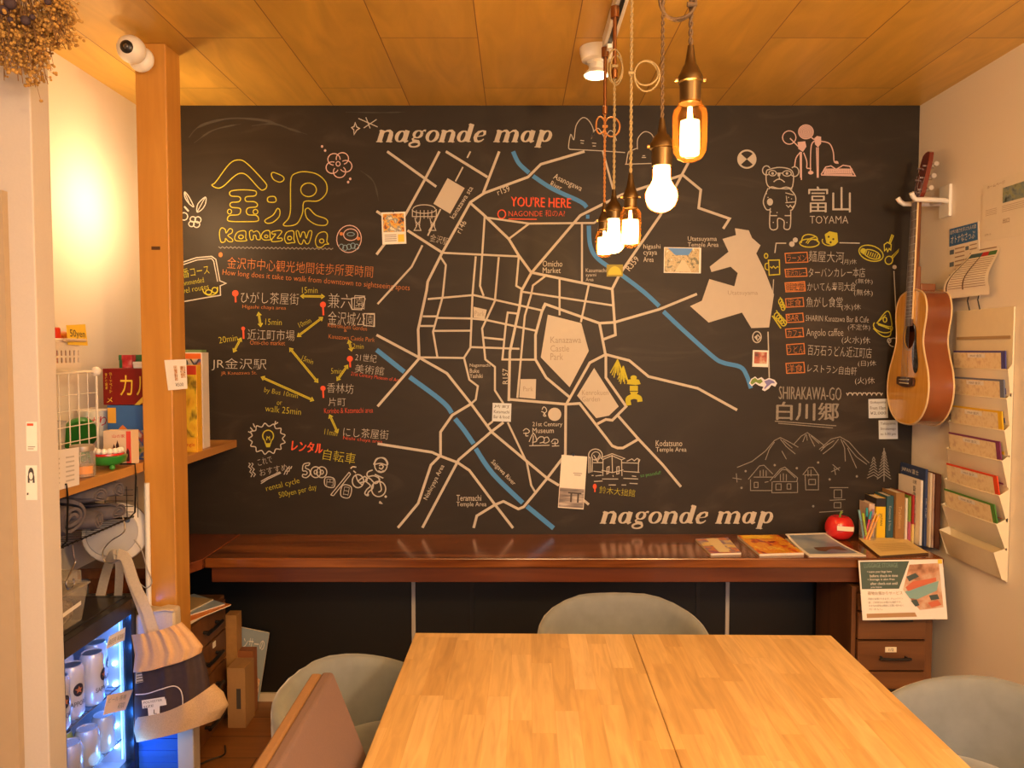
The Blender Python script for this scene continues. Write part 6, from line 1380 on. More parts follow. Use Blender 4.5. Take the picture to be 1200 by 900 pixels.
# ================================================================== stickers on the partition
def part_card(name, label, x0, y0, x1, y1, rot=0):
    P_ = [onY(x0, y0, 1.7292), onY(x1, y0, 1.7292), onY(x1+.5, y1, 1.7292), onY(x0+.5, y1, 1.7292)]
    e = thing(name, label, 'sticker', P_[3]); B().prism(P_, (0, .0006, 0)).obj('sheet', M_paper, e)
    return e, (lambda u, v, d=.0008: (P_[0]*(1-u)+P_[1]*u)*(1-v)+(P_[3]*(1-u)+P_[2]*u)*v+Vector((0, -d, 0)))
e, q = part_card('sticker', 'small white card with a red heading on the white partition', 30.5, 494.5, 43, 528.5)
B().poly([q(.1, .05), q(.7, .05), q(.7, .13), q(.1, .13)]).obj('red_heading', C_red, e); b = B(); b.poly([q(.15, .84), q(.85, .84), q(.85, .87), q(.15, .87)]); b.poly([q(.15, .91), q(.7, .91), q(.7, .94), q(.15, .94)]); b.obj('lettering', M_grey_ink, e)
e, q = part_card('sticker', 'small white sticker with a plain black-haired head drawing below the other card', 30, 545.5, 43, 586)
b = B(); b.poly([q(.5+.26*math.cos(2*PI*k/20), .25+.19*math.sin(2*PI*k/20)) for k in range(20)]); b.poly([q(.2, .30), q(.34, .24), q(.36, .5), q(.2, .5)]); b.poly([q(.66, .24), q(.8, .30), q(.82, .5), q(.64, .5)]); b.obj('hair_print', M_ink, e)
B().poly([q(.5+.17*math.cos(2*PI*k/16), .30+.11*math.sin(2*PI*k/16), .0012) for k in range(16)]).obj('face_print', M_paper, e)
b = B(); b.poly([q(.1, .80), q(.25, .78), q(.25, .84), q(.1, .86)]); b.obj('lettering', M_ink, e)
# ================================================================== dried flowers
df = thing('dried_bouquet', 'bunch of golden dried flowers hanging head down at the upper left', 'bouquet', (-1.05, 1.60, 2.20))
R_ = random.Random(3); knot = Vector((-1.075, 1.62, 2.44)); bs = B(); bf = B(); bd = B()
for k in range(95):
    px = R_.uniform(-28, 88); t = (px-30)/60; py = R_.uniform(35, 100)*(1-.28*abs(t)**2)+4
    if px > 60: py = min(py, R_.uniform(18, 62))
    tip = onY(px, py, 1.62+R_.uniform(-.06, .055)); tip.y = min(tip.y, 1.70)
    mid = knot.lerp(tip, .55)+Vector((R_.uniform(-.012, .012), R_.uniform(-.01, .01), R_.uniform(-.005, .01)))
    path = cat_rom([knot+Vector((R_.uniform(-.01, .01), R_.uniform(-.01, .01), 0)), mid, tip], False, 4); bs.tube(path, .0009, 4)
    for m in range(R_.randint(7, 12)):
        s_ = R_.uniform(.78, 1.0); base = knot.lerp(tip, s_); c_ = base+Vector((R_.gauss(0, .013), R_.gauss(0, .012), R_.gauss(0, .011)))
        if c_.y > 1.715: c_.y = 1.70
        bs.tube([base+Vector((0, 0, .012)), c_], .0005, 3); r_ = R_.uniform(.0022, .0042)
        for w_ in range(2): bf.ball(c_+Vector((R_.gauss(0, .003), R_.gauss(0, .003), R_.gauss(0, .003))), r_, 4)
bs.obj('stems', mat('dried stems', (.24, .13, .05), .8), df)
fl_ = bf.obj('florets', mat('golden dried florets', (.42, .24, .06), .85, noise=.5, nscale=60), df); fl_['kind'] = 'stuff'
for px, py, r_ in ((12, 4, .012), (30, 24, .0095), (12, 23, .006), (38, 20, .006), (4, 12, .010), (56, 2, .007)):
    B().ball(onY(px, py, 1.55), r_, 8).obj('seed_head', mat('dark dried head', (.05, .03, .04), .8), df, smooth=80)
B().tube([knot+Vector((0, 0, -.02)), knot+Vector((0, 0, .0148))], .014, 10).obj('twine', mat('twine', (.35, .24, .12), .9), df)
# ================================================================== display fridge
fr = thing('display_fridge', 'small black glass-door drinks fridge glowing blue in the lower left', 'fridge', (-1.38, 2.17, 0))
M_fb = mat('gloss black', (.010, .010, .012), .30, coat=.15)
fx0, fx1, fy0, fy1, fz1 = -1.522, -1.262, 1.955, 2.40, .675
b = B(); b.box(fx0, fx0+.012, fy0, fy1, .03, fz1); b.box(fx0+.012, fx1, fy0, fy0+.02, .03, fz1); b.box(fx0+.012, fx1, fy1-.02, fy1, .03, fz1); b.box(fx0+.012, fx1, fy0+.02, fy1-.02, fz1-.03, fz1); b.box(fx0+.012, fx1, fy0+.02, fy1-.02, .03, .13)
b.obj('housing', M_fb, fr, bevel=.003)
b = B(); M_in = mat('fridge liner', (.42, .50, .62), .4); b.box(fx0+.0125, fx0+.016, fy0+.021, fy1-.021, .131, fz1-.031); b.box(fx0+.016, fx1-.004, fy0+.0205, fy0+.0235, .131, fz1-.031); b.box(fx0+.016, fx1-.004, fy1-.0235, fy1-.0205, .131, fz1-.031); b.box(fx0+.016, fx1-.004, fy0+.0235, fy1-.0235, .131, .134); b.obj('liner', M_in, fr)
dx0, dx1 = -1.2605, -1.234
db = B(); db.box(dx0, dx1, fy0, fy0+.062, .04, fz1-.002); db.box(dx0, dx1, fy1-.028, fy1, .04, fz1-.002); db.box(dx0, dx1, fy0+.062, fy1-.028, fz1-.052, fz1-.002); db.box(dx0, dx1, fy0+.062, fy1-.028, .04, .145)
dr = db.obj('door', M_fb, fr, bevel=.002)
B().box(-1.249, -1.245, fy0+.062, fy1-.028, .145, fz1-.052).obj('glass', clear('fridge glass', (.02, .03, .05), .03, .03, None, .12), dr)
for x in (fx0+.03, fx1-.03):
    for y in (fy0+.03, fy1-.03): B().tube([(x, y, 0), (x, y, .031)], .012, 10).obj('foot', M_black, fr)
b = B()
for zz in (.392, .215):
    for k in range(15): b.tube([(fx0+.02, fy0+.03+k*.0265, zz), (fx1-.012, fy0+.03+k*.0265, zz)], .0016, 6)
    b.tube([(fx1-.012, fy0+.026, zz), (fx1-.012, fy1-.026, zz)], .0028, 6); b.tube([(fx0+.02, fy0+.026, zz), (fx0+.02, fy1-.026, zz)], .0028, 6)
b.obj('wire_shelf', mat('dark coated wire', (.10, .12, .16), .35), fr, smooth=60)
M_led = mat('blue white led', (.6, .8, 1), .5, emit=(.35, .68, 1), estr=9)
for k in range(7):
    B().ball((fx1-.030, fy1-.030, .19+k*.068), .0065, 8).obj('led', M_led, fr, smooth=80)
B().box(fx1-.0115, fx1-.0085, fy1-.0330, fy1-.0300, .15, .62).obj('light_strip', mat('blue light strip', (.3, .6, 1), .5, emit=(.15, .45, 1), estr=2.5), fr)
for zz in (.60, .50, .37, .28, .18):
    l = light('fridge_light', 'POINT', (-1.2555, fy1-.075, zz), .10, (.03, .22, 1), .01)
for yy, zz in ((2.06, .60), (2.17, .61), (2.06, .37), (2.17, .375)):
    l = light('fridge_light', 'POINT', (-1.2555, yy, zz), .07, (.05, .28, 1), .01)
M_can = mat('white beer can', (.78, .80, .82), .25, metal=.2); M_canm = mat('can metal', (.70, .72, .72), .3, metal=.35)
def can(label, x, y, z, rz, col=M_can, r=.0335, h=.158, name='beer_can'):
    e = thing(name, label, 'can', (x, y, z), rz, 'cans in the drinks fridge')
    b = B(); b.lathe([(.0001, .003), (r*.72, 0), (r*.80, .004), (r, .014), (r, h-.016), (r*.84, h-.003)], (0, 0, 0), 28); b.obj('can', col, e, smooth=50, world=False)
    b = B(); b.lathe([(r*.84, h-.003), (r*.85, h), (r*.80, h), (r*.76, h-.006), (.0001, h-.006)], (0, 0, 0), 28); b.obj('rim', M_canm, e, smooth=40, world=False)
    B().cbox((.006, 0, h-.0045), (.022, .012, .0015)).obj('tab', M_canm, e, world=False, bevel=.0006)
    return e
def can_print(e, r, h):
    def on(u, z, d=.0005): a = u/r; return Vector(((r+d)*math.cos(a), (r+d)*math.sin(a), z))
    b = B(); b.grid(lambda i, j: on(.0155*(j/6)*math.cos(2*PI*i/24), h*.56+.019*(j/6)*math.sin(2*PI*i/24)), 24, 7, cu=True); b.obj('badge', mat('can badge', (.03, .03, .05), .4), e, world=False)
    b = B(); st = [(0, 0)]+[((.012 if k % 2 == 0 else .005)*math.cos(PI/2+PI*k/5), (.012 if k % 2 == 0 else .005)*math.sin(PI/2+PI*k/5)) for k in range(10)]
    b.add([on(u, h*.56+v, .0012) for u, v in st], [(0, 1+k, 1+(k+1) % 10) for k in range(10)]); b.obj('star', mat('can star', (.60, .22, .10), .4), e, world=False)
    vs, fs = glyphs('SAPPORO'); x1 = max(v[0] for v in vs); y1 = max(v[1] for v in vs); b = B(); b.add([on((v[0]/x1-.5)*.060, h*.26+v[1]/y1*.014, .0009) for v in vs], fs); b.obj('lettering', M_ink, e, world=False)
zsh = .3945
can0 = can('tall white beer can nearest the hinge side on the upper fridge shelf, star badge showing', -1.296, 2.075, zsh, math.radians(-20)); can_print(can0, .0335, .158)
def can_copy(src, label, x, y, z, rz): return dup(src, (x, y, z), rz, label)
can_copy(can0, 'tall white beer can right behind the price tag on the upper fridge shelf', -1.292, 2.245, zsh, math.radians(5))
can_copy(can0, 'tall white beer can between the nearest can and the price tag, upper fridge shelf', -1.302, 2.155, zsh, math.radians(-25))
can_copy(can0, 'tall white beer can in the far back corner of the upper fridge shelf', -1.325, 2.325, zsh, math.radians(20))
can_copy(can0, 'tall white beer can in the back row at the left of the upper fridge shelf', -1.39, 2.14, zsh, math.radians(-40))
can_copy(can0, 'tall white beer can in the back row behind the middle can', -1.38, 2.235, zsh, math.radians(-30))
lc = [can('short silver can on the lower fridge shelf, farthest from the camera', -1.292, 2.30, .2175, .3, mat('pale silver can', (.70, .74, .78), .25, metal=.3), h=.115, name='drink_can')]
can_copy(lc[0], 'short silver can on the lower fridge shelf, second from the far end', -1.295, 2.215, .2175, .1)
can_copy(lc[0], 'short silver can on the lower fridge shelf, nearest the hinge side', -1.297, 2.13, .2175, .6)
e = can('short green and yellow can in the back row of the lower fridge shelf', -1.36, 2.19, .2175, .2, pic('green can print', [rgb(120,150,50), rgb(190,180,70), rgb(90,120,60)], 40, seed=21), h=.115, name='drink_can')
def fridge_tag(label, cs, m, txt):
    P_ = [onX(x, y, -1.229) for x, y in cs]; e = thing('price_tag', label, 'sign', P_[3], 0, 'price tags on the fridge door')
    B().prism(P_, (-.0008, 0, 0)).obj('card', m, e)
    def f(u, v): return (P_[0]*(1-u)+P_[1]*u)*(1-v)+(P_[3]*(1-u)+P_[2]*u)*v+Vector((.001, 0, 0))
    b = B()
    for s, u0, v0, u1, v1 in txt:
        o = f(u0, v1); uu = f(u1, v1)-o; vv = f(u0, v0)-o; ul, vl = uu.length, vv.length; b.text(s, lambda a, c, o=o, uu=uu, vv=vv, ul=ul, vl=vl: o+uu*(a/ul)+vv*(c/vl), ul, vl)
    b.obj('lettering', M_grey_ink, e)
fridge_tag('pinkish price tag low on the fridge door glass', [(126,815),(156,808),(147,832),(121,838)], mat('pinkish tag', (.80, .66, .62), .5), [('ビール 各種', .08, .15, .8, .42), ('¥300', .55, .55, .85, .85)])
fridge_tag('pale price tag at the top of the fridge door glass', [(128,746),(147,735),(146,750),(124,761)], mat('pale tag', (.72, .74, .80), .5), [('BEER ¥300', .08, .3, .9, .75)])
# storage box on the fridge
e = thing('storage_box', 'clear plastic storage box with a white label strip on top of the fridge', 'box', (-1.37, 2.09, fz1))
sb = [(-1.505, 1.965), (-1.262, 1.965), (-1.262, 2.195), (-1.505, 2.195)]; zb0 = fz1+.0005
def frus(z0, z1, g0, g1): return [(x+(g0 if x > -1.4 else -g0)*1, y+(g0 if y > 2.1 else -g0), z0) for x, y in sb]+[(x+(g1 if x > -1.4 else -g1), y+(g1 if y > 2.1 else -g1), z1) for x, y in sb]
M_box = clear('cloudy box plastic', (.62, .58, .52), .26, .2)
b = B(); b.add(frus(zb0, zb0+.105, -.018, -.004), [(3, 2, 1, 0), (0, 1, 5, 4), (1, 2, 6, 5), (2, 3, 7, 6), (3, 0, 4, 7)]); b.obj('tub', M_box, e)
b = B(); b.box(-1.507, -1.260, 1.963, 2.197, zb0+.105, zb0+.112); b.box(-1.49, -1.277, 1.98, 2.18, zb0+.112, zb0+.150); b.obj('lid', M_box, e, bevel=.004)
B().box(-1.48, -1.29, 1.99, 2.17, zb0+.002, zb0+.07).obj('contents', pic('cables and straws', [rgb(150,130,110), rgb(200,185,165), rgb(110,90,75), rgb(180,160,140)], 30, seed=22), e, bevel=.02)
b = B(); b.prism([onX(64, 726, -1.258), onX(95, 704, -1.258), onX(95, 708.5, -1.258), onX(64, 731, -1.258)], (-.001, 0, 0)); b.obj('label_strip', M_paper, e)
# ================================================================== wire basket under the shelf with rolled blankets
wb = thing('hanging_basket', 'black wire basket hooked under the shelf, full of rolled blankets', 'basket', (-1.35, 2.2, .93))
XW = -1.222; zt0, zb_ = ZS+.003, .93
b = B()
for y in (2.02, 2.385):
    b.tube([(XW-.12, y, zt0+.003), (XW+.004, y, zt0+.003), (XW+.006, y, zt0-.04), (XW, y, zb_+.02), (XW-.02, y, zb_), (XL+.02, y, zb_), (XL+.02, y, zb_+.10)], .0028, 6)
for z in (zb_,): b.tube([(XW-.012, 1.95, z+.004), (XW-.012, 2.40, z+.004)], .0026, 6); b.tube([(XW-.15, 1.95, z), (XW-.15, 2.40, z)], .0022, 6); b.tube([(XL+.03, 1.95, z), (XL+.03, 2.40, z)], .0022, 6)
for k in range(20): b.tube([(XW-.012, 1.96+k*.022, zb_), (XL+.03, 1.96+k*.022, zb_)], .0012, 5)
for k in range(9): b.tube([(XL+.03+k*.035, 2.40, zb_), (XL+.03+k*.035, 2.40, zb_+.10)], .0014, 5)
for k in range(6): b.tube([(XL+.03, 2.40, zb_+k*.018), (XW-.012, 2.40, zb_+k*.018)], .0012, 5)
b.obj('wire_frame', M_black_metal, wb, smooth=60)
M_blk = mat('grey fleece', (.125, .112, .14), .95, noise=.2, nscale=70, bump=.2)
def roll(label, y, z, r, x0=-1.46, x1=-1.235, sq=.8, ph=.6):
    e = thing('rolled_blanket', label, 'blanket', ((x0+x1)/2, y, z-r*sq), 0, 'rolled grey blankets in the wire basket')
    b = B(); n = 66; turns = 2.1; NJ = 12
    def sp(i, j, s):
        t = i/n; a = t*turns*2*PI+ph; rr = r*(.30+.70*t)-s*r*.20
        k = 1-.25*max(0, (j-9)/3)**2
        x = x0+(x1-x0)*j/NJ+.006*math.sin(a*1.0+ph)
        return Vector((x, y+rr*k*math.cos(a)*1.15+.003*math.sin(j*1.1+a), z+rr*k*math.sin(a)*sq+.003*math.sin(j*.8+2*a+ph)))
    b.grid(lambda i, j: sp(i, j, 0), n+1, NJ+1); b.grid(lambda i, j: sp(i, j, 1), n+1, NJ+1)
    for j in (0, NJ): b.add([sp(i, j, 0) for i in range(n+1)]+[sp(i, j, 1) for i in range(n+1)], [(i, i+1, n+2+i, n+1+i) for i in range(n)])
    for i in (0, n): b.add([sp(i, j, 0) for j in range(NJ+1)]+[sp(i, j, 1) for j in range(NJ+1)], [(j, j+1, NJ+2+j, NJ+1+j) for j in range(NJ)])
    b.obj('fleece', M_blk, e, smooth=75); return e
roll('large rolled grey blanket at the left end of the wire basket', 2.075, .998, .066, sq=.92)
roll('rolled grey blanket lying on top at the middle of the wire basket', 2.215, 1.036, .040, sq=.72, ph=2.4)
roll('rolled grey blanket at the bottom middle of the wire basket', 2.205, .968, .042, sq=.78, ph=4)
roll('rolled grey blanket at the bottom right end of the wire basket', 2.313, .966, .040, sq=.78, ph=1.4)
roll('rolled grey blanket lying on top at the right of the wire basket', 2.318, 1.034, .041, sq=.78, ph=3)
# round white disc device
e = thing('round_device', 'round grey and white disc hung on edge below the wire basket', 'disc', (-1.20, 2.42, .78))
dc = onY(136, 624, 2.438); nd = Vector((.42, -.88, .20)).normalized(); Q = nd.to_track_quat('Z', 'Y').to_matrix().to_4x4()
B().lathe([(.0001, -.026), (.088, -.026), (.097, -.018), (.100, -.004), (.097, .010), (.086, .016), (.0001, .016)], dc, 40, Q).obj('shell', mat('white device shell', (.62, .60, .60), .4), e, smooth=40)
B().lathe([(.0001, .0165), (.074, .0165), (.076, .0172), (.074, .019), (.0001, .019)], dc-Q.to_3x3() @ Vector((.010, 0, 0)), 36, Q).obj('panel', mat('grey device panel', (.36, .355, .38), .45), e, smooth=40)
b = B(); b.lathe([(.0001, .0195), (.008, .0195), (.007, .022), (.0001, .022)], dc+Q.to_3x3() @ Vector((.034, .036, 0)), 14, Q); b.lathe([(.0001, .0195), (.007, .0195), (.006, .021), (.0001, .021)], dc+Q.to_3x3() @ Vector((-.066, .02, 0)), 14, Q); b.obj('button', M_black, e, smooth=40)
# hooks, tube and loose wire
e = thing('wire_hook', 'thin steel hook hanging over the clear storage box', 'hook', (-1.222, 2.03, .84))
b = B(); hk_p = [(-1.2155, 2.035, .935), (-1.2155, 2.04, .90), (-1.2155, 2.045, .885), (-1.2155, 2.02, .862), (-1.2155, 2.0, .84), (-1.2155, 2.01, .822), (-1.2155, 2.035, .825), (-1.2155, 2.035, .842)]
b.tube(cat_rom(hk_p, False, 5), .002, 6); b.obj('wire', M_steel, e, smooth=60)
e = thing('wire_hook', 'bent steel wire hook carrying the canvas bag straps', 'hook', (-1.2, 2.33, .80))
hk2 = [onY(143, 603, 2.345), onY(146, 622, 2.33), onY(130, 634, 2.325), onY(121, 645, 2.32), onY(122, 656, 2.32), onY(130, 660, 2.322), onY(140, 655, 2.33)]
b = B(); b.tube(cat_rom(hk2, False, 6), .0020, 6); b.obj('wire', M_steel, e, smooth=60)
tp0, tp1 = onY(172, 566, 2.445), onY(174.5, 710, 2.445); e = thing('plastic_tube', 'white vertical plastic tube against the timber post', 'tube', tp1)
b = B(); b.tube([tp1, tp1.lerp(tp0, .5), tp0], .0085, 14); b.obj('tube', M_white_pl, e, smooth=50); B().tube([tp1, tp1+Vector((0, 0, -.014))], .0098, 14).obj('cap', M_white_pl, e, smooth=50)
cw = [onY(157, 632, 2.41), onY(166, 645, 2.42), onY(172, 665, 2.43), onY(178, 682, 2.43), onY(172, 689, 2.425), onY(164, 684, 2.425)]
e = thing('cable', 'thin grey cable looping beside the white tube', 'cable', cw[-1]); B().tube(cat_rom(cw, False, 6), .0018, 6).obj('wire', mat('grey cable', (.35, .34, .34), .5), e, smooth=60)
# ================================================================== canvas bags
M_canvas = mat('natural canvas', (.62, .53, .42), .9, noise=.15, nscale=160, bump=.1)
M_beige = mat('beige linen', (.66, .43, .25), .9, noise=.12, nscale=200, bump=.1)
M_jute = mat('jute cloth', (.56, .40, .25), .95, noise=.3, nscale=320, bump=.3)
M_dkf = mat('dark brown nylon', (.045, .028, .032), .7, noise=.3, nscale=50, bump=.2)
bag = thing('tote_bag', 'jute and dark fabric tote bag with beige drawstring top hanging by the post', 'bag', onY(205, 860, 2.33))
YT = 2.335
# strips of the bag: (centre line pairs) rows from top to bottom in the photo, each row: x left, x right, y left, y right
rows = [(157, 224, 742, 730), (157, 232, 752, 742), (156, 238, 770, 762)]
def cloth(rows, thick, name, m, nu=28, wav=0, wf=9, ph=0, yoff=0):
    R2 = []
    for r0, r1 in zip(rows[:-1], rows[1:]):
        for k in range(5): R2.append([a+(c_-a)*k/5 for a, c_ in zip(r0, r1)])
    R2.append(rows[-1]); nv = len(R2)
    def f(i, j, s):
        u = i/(nu-1); r = R2[j]; px = r[0]+(r[1]-r[0])*u; py = r[2]+(r[3]-r[2])*u+(r[4] if len(r) > 4 else 0)*math.sin(PI*u)
        env = math.sin(PI*u)**.5 if 0 < u < 1 else 0
        wv = wav*(math.sin(u*wf*PI+ph+j*.12)+.6*math.sin(u*wf*1.7*PI+1+j*.2))*(1-.6*j/nv)
        return onY(px, py, YT+yoff-s*(thick*env)*(1 if s > 0 else .5)+(wv if s > 0 else 0))
    b = B(); b.grid(lambda i, j: f(i, j, 1), nu, nv); b.grid(lambda i, j: f(i, j, -1), nu, nv)
    for j in (0, nv-1): b.add([f(i, j, 1) for i in range(nu)]+[f(i, j, -1) for i in range(nu)], [(i, i+1, nu+i+1, nu+i) for i in range(nu-1)])
    return b.obj(name, m, bag, smooth=80)
cloth([(154, 213, 744, 729, 3), (156, 226, 755, 742, 0), (158, 238, 768, 757, 3), (157, 236, 779, 765, 8), (156, 214, 788, 769, 5)], .034, 'drawstring_top', M_beige, 34, .0045, 10, 0, -.034)
cloth([(156, 236, 782, 758), (157, 243, 800, 785), (157, 248, 830, 812), (158, 250, 850, 826)], .045, 'dark_body', M_dkf, 28, .004, 7, 1)
cloth([(158, 251, 841, 801, 9), (158, 262, 847, 811, 8), (157, 268, 856, 826, 5), (160, 258, 870, 842, 3)], .055, 'jute_base', M_jute, 28, .003, 5, 2, -.004)
b = B(); b.grid(lambda i, j: onY(159+45*i/6, 787-8*i/6+(14-1*i/6)*j, YT-.030), 7, 2); b.obj('striped_panel', mat('white mesh panel', (.50, .48, .47), .8), bag)
b = B()
for k in range(4): b.grid(lambda i, j, k=k: onY(160+43*i/6, 789.5-8*i/6+3.2*k+1.2*j, YT-.031), 7, 2)
b.text('HOKUROKU', lambda u, v: onY(172+u, 787-u*.2-v, YT-.032), 28, 4.5)
b.obj('panel_print', M_ink, bag)
pp = [(159, 814), (172, 813), (188, 808), (203, 804), (211, 808), (214, 818), (214, 831)]
B().tube([onY(x, y, YT-.055+abs(x-190)*.0004) for x, y in [(v.x, v.y) for v in cat_rom([Vector((a, c_, 0)) for a, c_ in pp], False, 5)]], .0018, 6).obj('white_piping', mat('white piping', (.70, .66, .66), .7), bag, smooth=60)
b = B(); b.prism([onY(x, y, YT-.0475) for x, y in ((166, 821), (194, 816.5), (195, 826), (187, 827.5), (187, 837), (174, 839), (173, 829.5), (167, 830.5))], (0, .001, 0)); tg = b.obj('care_label', M_paper, bag)
b = B()
for k, s in enumerate(('POLYESTER', 'SIZE')): b.text(s, lambda u, v, k=k: onY(168+u, 825+k*5-u*.16-v, YT-.0487), 22 if k == 0 else 12, 2.6)
b.text('L', lambda u, v: onY(180+u, 836.5-v, YT-.0487), 4, 5); b.obj('label_print', M_ink, tg)
def strap(pts, w, name, m, par):
    """a flat band through photo points at given depths"""
    P_ = [onY(x, y, Y_) for x, y, Y_ in pts]; P_ = cat_rom(P_, False, 5); b = B(); vs = []
    for i, p in enumerate(P_):
        t = (P_[min(i+1, len(P_)-1)]-P_[max(i-1, 0)]).normalized(); n = t.cross(Vector((0, 1, 0))); n = n.normalized() if n.length > .05 else Vector((1, 0, 0))
        for du, dy in ((-.5, -.0012), (.5, -.0012), (.5, .0012), (-.5, .0012)): vs.append(p+n*w*du+Vector((0, dy, 0)))
    m_ = len(P_); fs = []
    for i in range(m_-1):
        for k in range(4): fs.append((i*4+k, i*4+(k+1) % 4, (i+1)*4+(k+1) % 4, (i+1)*4+k))
    fs += [(0, 1, 2, 3), tuple((m_-1)*4+k for k in range(4))]
    b.add(vs, fs); return b.obj(name, m, par, smooth=50)
strap([(116, 706, 2.42), (123, 676, 2.40), (131, 652, 2.33), (136, 650, 2.32)], .030, 'strap', M_canvas, bag)
strap([(138, 650, 2.318), (140, 670, 2.36), (138, 705, 2.42)], .026, 'strap', M_canvas, bag)
strap([(138, 649, 2.315), (148, 655, 2.312), (158, 684, 2.31), (172, 715, 2.305), (182, 746, 2.305)], .032, 'strap', M_canvas, bag)
strap([(144, 650, 2.318), (152, 680, 2.325), (165, 715, 2.325), (176, 748, 2.32)], .020, 'strap', M_canvas, bag)
e = thing('canvas_bag', 'pale canvas bag squeezed behind the tote against the post', 'bag', onY(180, 760, 2.42))
b = B(); cbp = [(158, 722), (170, 715), (181, 716), (190, 713.5), (204, 715), (205.5, 748), (203, 766), (158, 772)]
b.prism([onY(x, y, 2.395) for x, y in cbp], (0, .05, 0)); b.obj('pouch', M_canvas, e, bevel=.008, seg=3, smooth=50)
b = B(); b.tube([onY(170, 716.5, 2.39), onY(182, 717, 2.388), onY(193, 715, 2.39), onY(204, 716.5, 2.39)], .003, 6); b.obj('hem', M_canvas, e, smooth=60)
# white box below the bag, blue fridge glow put into its face colour
e = thing('cool_box', 'white framed box with a slatted face tinted with blue glow below the tote bag', 'box', (-1.2, 2.40, 0))
qx0, qx1 = onY(158, 880, 2.39).x, onY(208, 880, 2.39).x; qy = 2.39
xe = onY(227, 880, 2.39).x
b = B(); b.box(qx1, xe, qy, qy+.05, 0, onY(215, 852, qy).z); b.box(qx0-.02, qx1, qy, qy+.05, 0, .02); b.box(qx0-.02, qx1, qy+.03, qy+.05, .02, .30); b.obj('frame', mat('grey white frame', (.55, .52, .48), .5), e, bevel=.003)
b = B()
for k in range(14): b.box(qx0-.02, qx1-.001, qy+.008+(k % 2)*.004, qy+.028, .021+k*.020, .021+k*.020+.0195)
b.obj('blue_face', mat('blue glow face', (.03, .14, .60), .35), e)
l = light('fridge_side_light', 'POINT', (-1.19, 2.28, .20), .25, (.2, .5, 1), .02)
# ================================================================== floor things under the left counter
def stack_sheet(label, cs, z, th, m, side=None):
    P_ = [onZ(x, y, z) for x, y in cs]; e = thing('magazine', label, 'magazine', sum(P_, Vector())/4, 0, 'magazines on the drawer chest')
    B().prism(P_[::-1], (0, 0, th)).obj('pages', side or M_pages, e); B().poly([p+Vector((0, 0, th+.0006)) for p in P_]).obj('cover', m, e); return e
zc = .4955
mags = [('white-edged magazine at the bottom of the pile on the shaded chest', 'w', (-1.25, 2.70), .20, (.21, .28), .006, rgb(205,180,150)), ('orange-edged brochure second in the pile on the shaded chest', 'o', (-1.235, 2.71), .42, (.21, .29), .004, rgb(220,130,50)), ('pale blue brochure third in the pile on the shaded chest', 'b', (-1.26, 2.73), .60, (.20, .28), .004, rgb(160,175,190)),
        ('cream brochure on top of the pile on the shaded chest', 'c', (-1.28, 2.72), .25, (.19, .26), .004, rgb(190,165,120))]
for lb, k, (x, y), a, (w_, d_), th, col in mags:
    e = thing('magazine', lb, 'magazine', (x, y, zc), -a, 'magazines on the drawer chest')
    b = B(); b.box(-w_/2, w_/2, -d_/2, d_/2, 0, th); b.obj('pages', M_pages, e, world=False)
    b = B(); b.box(-w_/2-.001, w_/2+.001, -d_/2-.001, d_/2+.001, th, th+.0012); b.obj('cover', mat('brochure '+k, col, .4), e, world=False); zc += th+.0022
M_card = mat('cardboard', (.40, .24, .11), .8, noise=.08, nscale=120)
M_card2 = mat('light wood box', (.42, .22, .07), .6, noise=.15, nscale=60)
def carton(label, px0, px1, py0, Y, dep, z0, m, name='cardboard_box', top=None):
    a = onY(px0, py0, Y); c_ = onY(px1, py0, Y); e = thing(name, label, 'box', ((a.x+c_.x)/2, Y+dep/2, z0), 0, 'boxes beside the shaded chest')
    t = .003; x0, x1, z1 = a.x, c_.x, a.z
    b = B(); b.box(x0, x1, Y, Y+dep, z0, z0+t); b.box(x0, x1, Y, Y+t, z0+t, z1); b.box(x0, x1, Y+dep-t, Y+dep, z0+t, z1); b.box(x0, x0+t, Y+t, Y+dep-t, z0+t, z1); b.box(x1-t, x1, Y+t, Y+dep-t, z0+t, z1); b.obj('walls', m, e)
    b = B(); b.box(x0+t, (x0+x1)/2-.0006, Y+t, Y+dep-t, z1-t, z1-.0005); b.box((x0+x1)/2+.0006, x1-t, Y+t, Y+dep-t, z1-t, z1-.0005); b.obj('flap', m, e)
    return e, x0, x1, z1
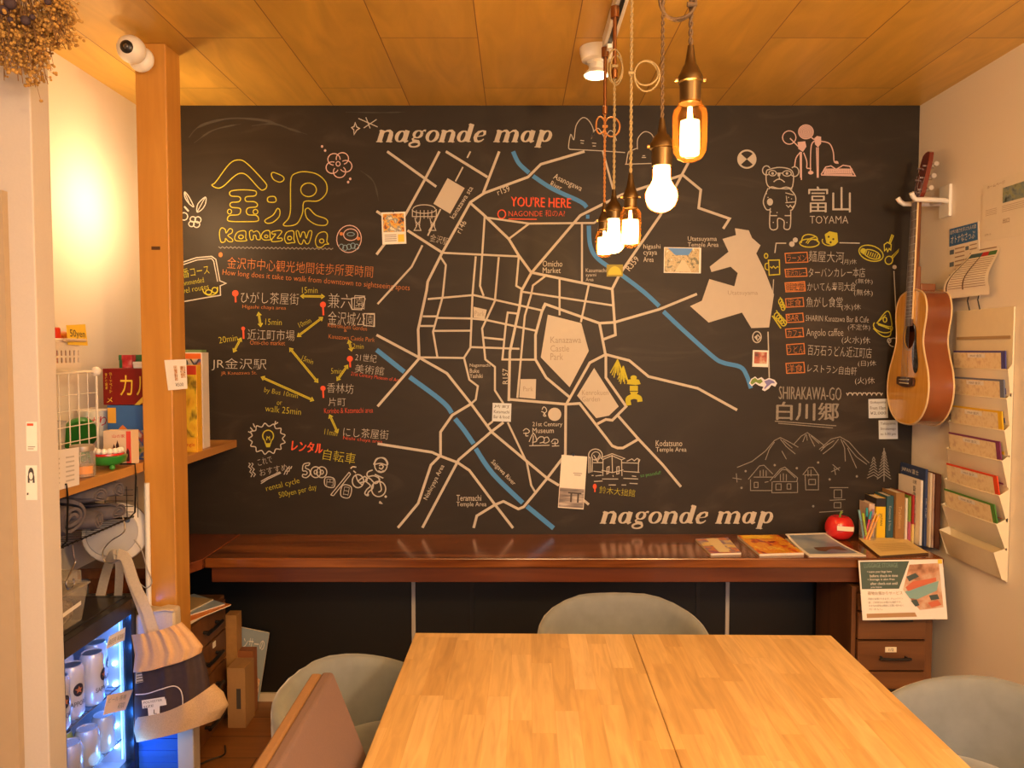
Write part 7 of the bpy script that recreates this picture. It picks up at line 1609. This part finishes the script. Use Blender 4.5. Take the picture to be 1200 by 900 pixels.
e, x0, x1, z1 = carton('low cardboard box with a black barcode-like mark on the floor by the chest', 266, 287, 783, 2.86, .10, 0, M_card)
B().box(x0+.035, x0+.052, 2.8592, 2.86, .075, .155).obj('black_mark', M_ink, e)
carton('tall wooden-coloured carton standing beside the chest', 263.5, 277, 721, 2.965, .055, 0, M_card2)
carton('flat brown tray behind the low cardboard box', 279, 296.5, 763, 2.975, .045, 0, mat('brown tray', (.30, .11, .04), .6), 'tray')
e = thing('magazine', 'blue-grey food magazine leaning on the black wall by the cartons', 'magazine', onZ(300, 822, 0.0))
lm = [onY(276, 734, 3.062), onY(315.5, 742, 3.062), onY(303, 822, 3.030), onY(262, 826, 3.030)]
B().prism(lm, (0, .006, .001)).obj('pages', M_pages, e)
def lp(u, v, d=.001): return (lm[0]*(1-u)+lm[1]*u)*(1-v)+(lm[3]*(1-u)+lm[2]*u)*v+Vector((0, -d, 0))
B().poly([lp(0, 0), lp(1, 0), lp(1, 1), lp(0, 1)]).obj('cover', mat('blue grey cover', rgb(150,165,178), .4), e)
b = B()
def lt(s, u0, v0, u1, v1):
    o = lp(u0, v1, .002); uu = lp(u1, v1, .002)-o; vv = lp(u0, v0, .002)-o; ul, vl = uu.length, vv.length; b.text(s, lambda a, c: o+uu*(a/ul)+vv*(c/vl), ul, vl)
lt('ヘンサーの', .12, .12, .92, .26); lt('技蔵', .36, .30, .62, .42); b.obj('title_lettering', M_paper, e)
B().poly([lp(.5, .55, .0016), lp(.95, .68, .0016), lp(.95, .93, .0016), lp(.5, .93, .0016)]).obj('photograph', pic('hotpot print', [rgb(150,40,20), rgb(210,120,50), rgb(230,200,170), rgb(120,30,15)], 30, seed=23), e)
e = thing('floor_cord', 'dark cable coiled on the floor at the foot of the chest', 'cable', (-1.12, 2.58, 0))
b = B(); b.tube(cat_rom([(-1.14, 2.57, .004), (-1.10, 2.62, .004), (-1.06, 2.66, .004), (-1.08, 2.72, .004)], False, 6), .003, 6); b.obj('wire', M_black, e, smooth=60)
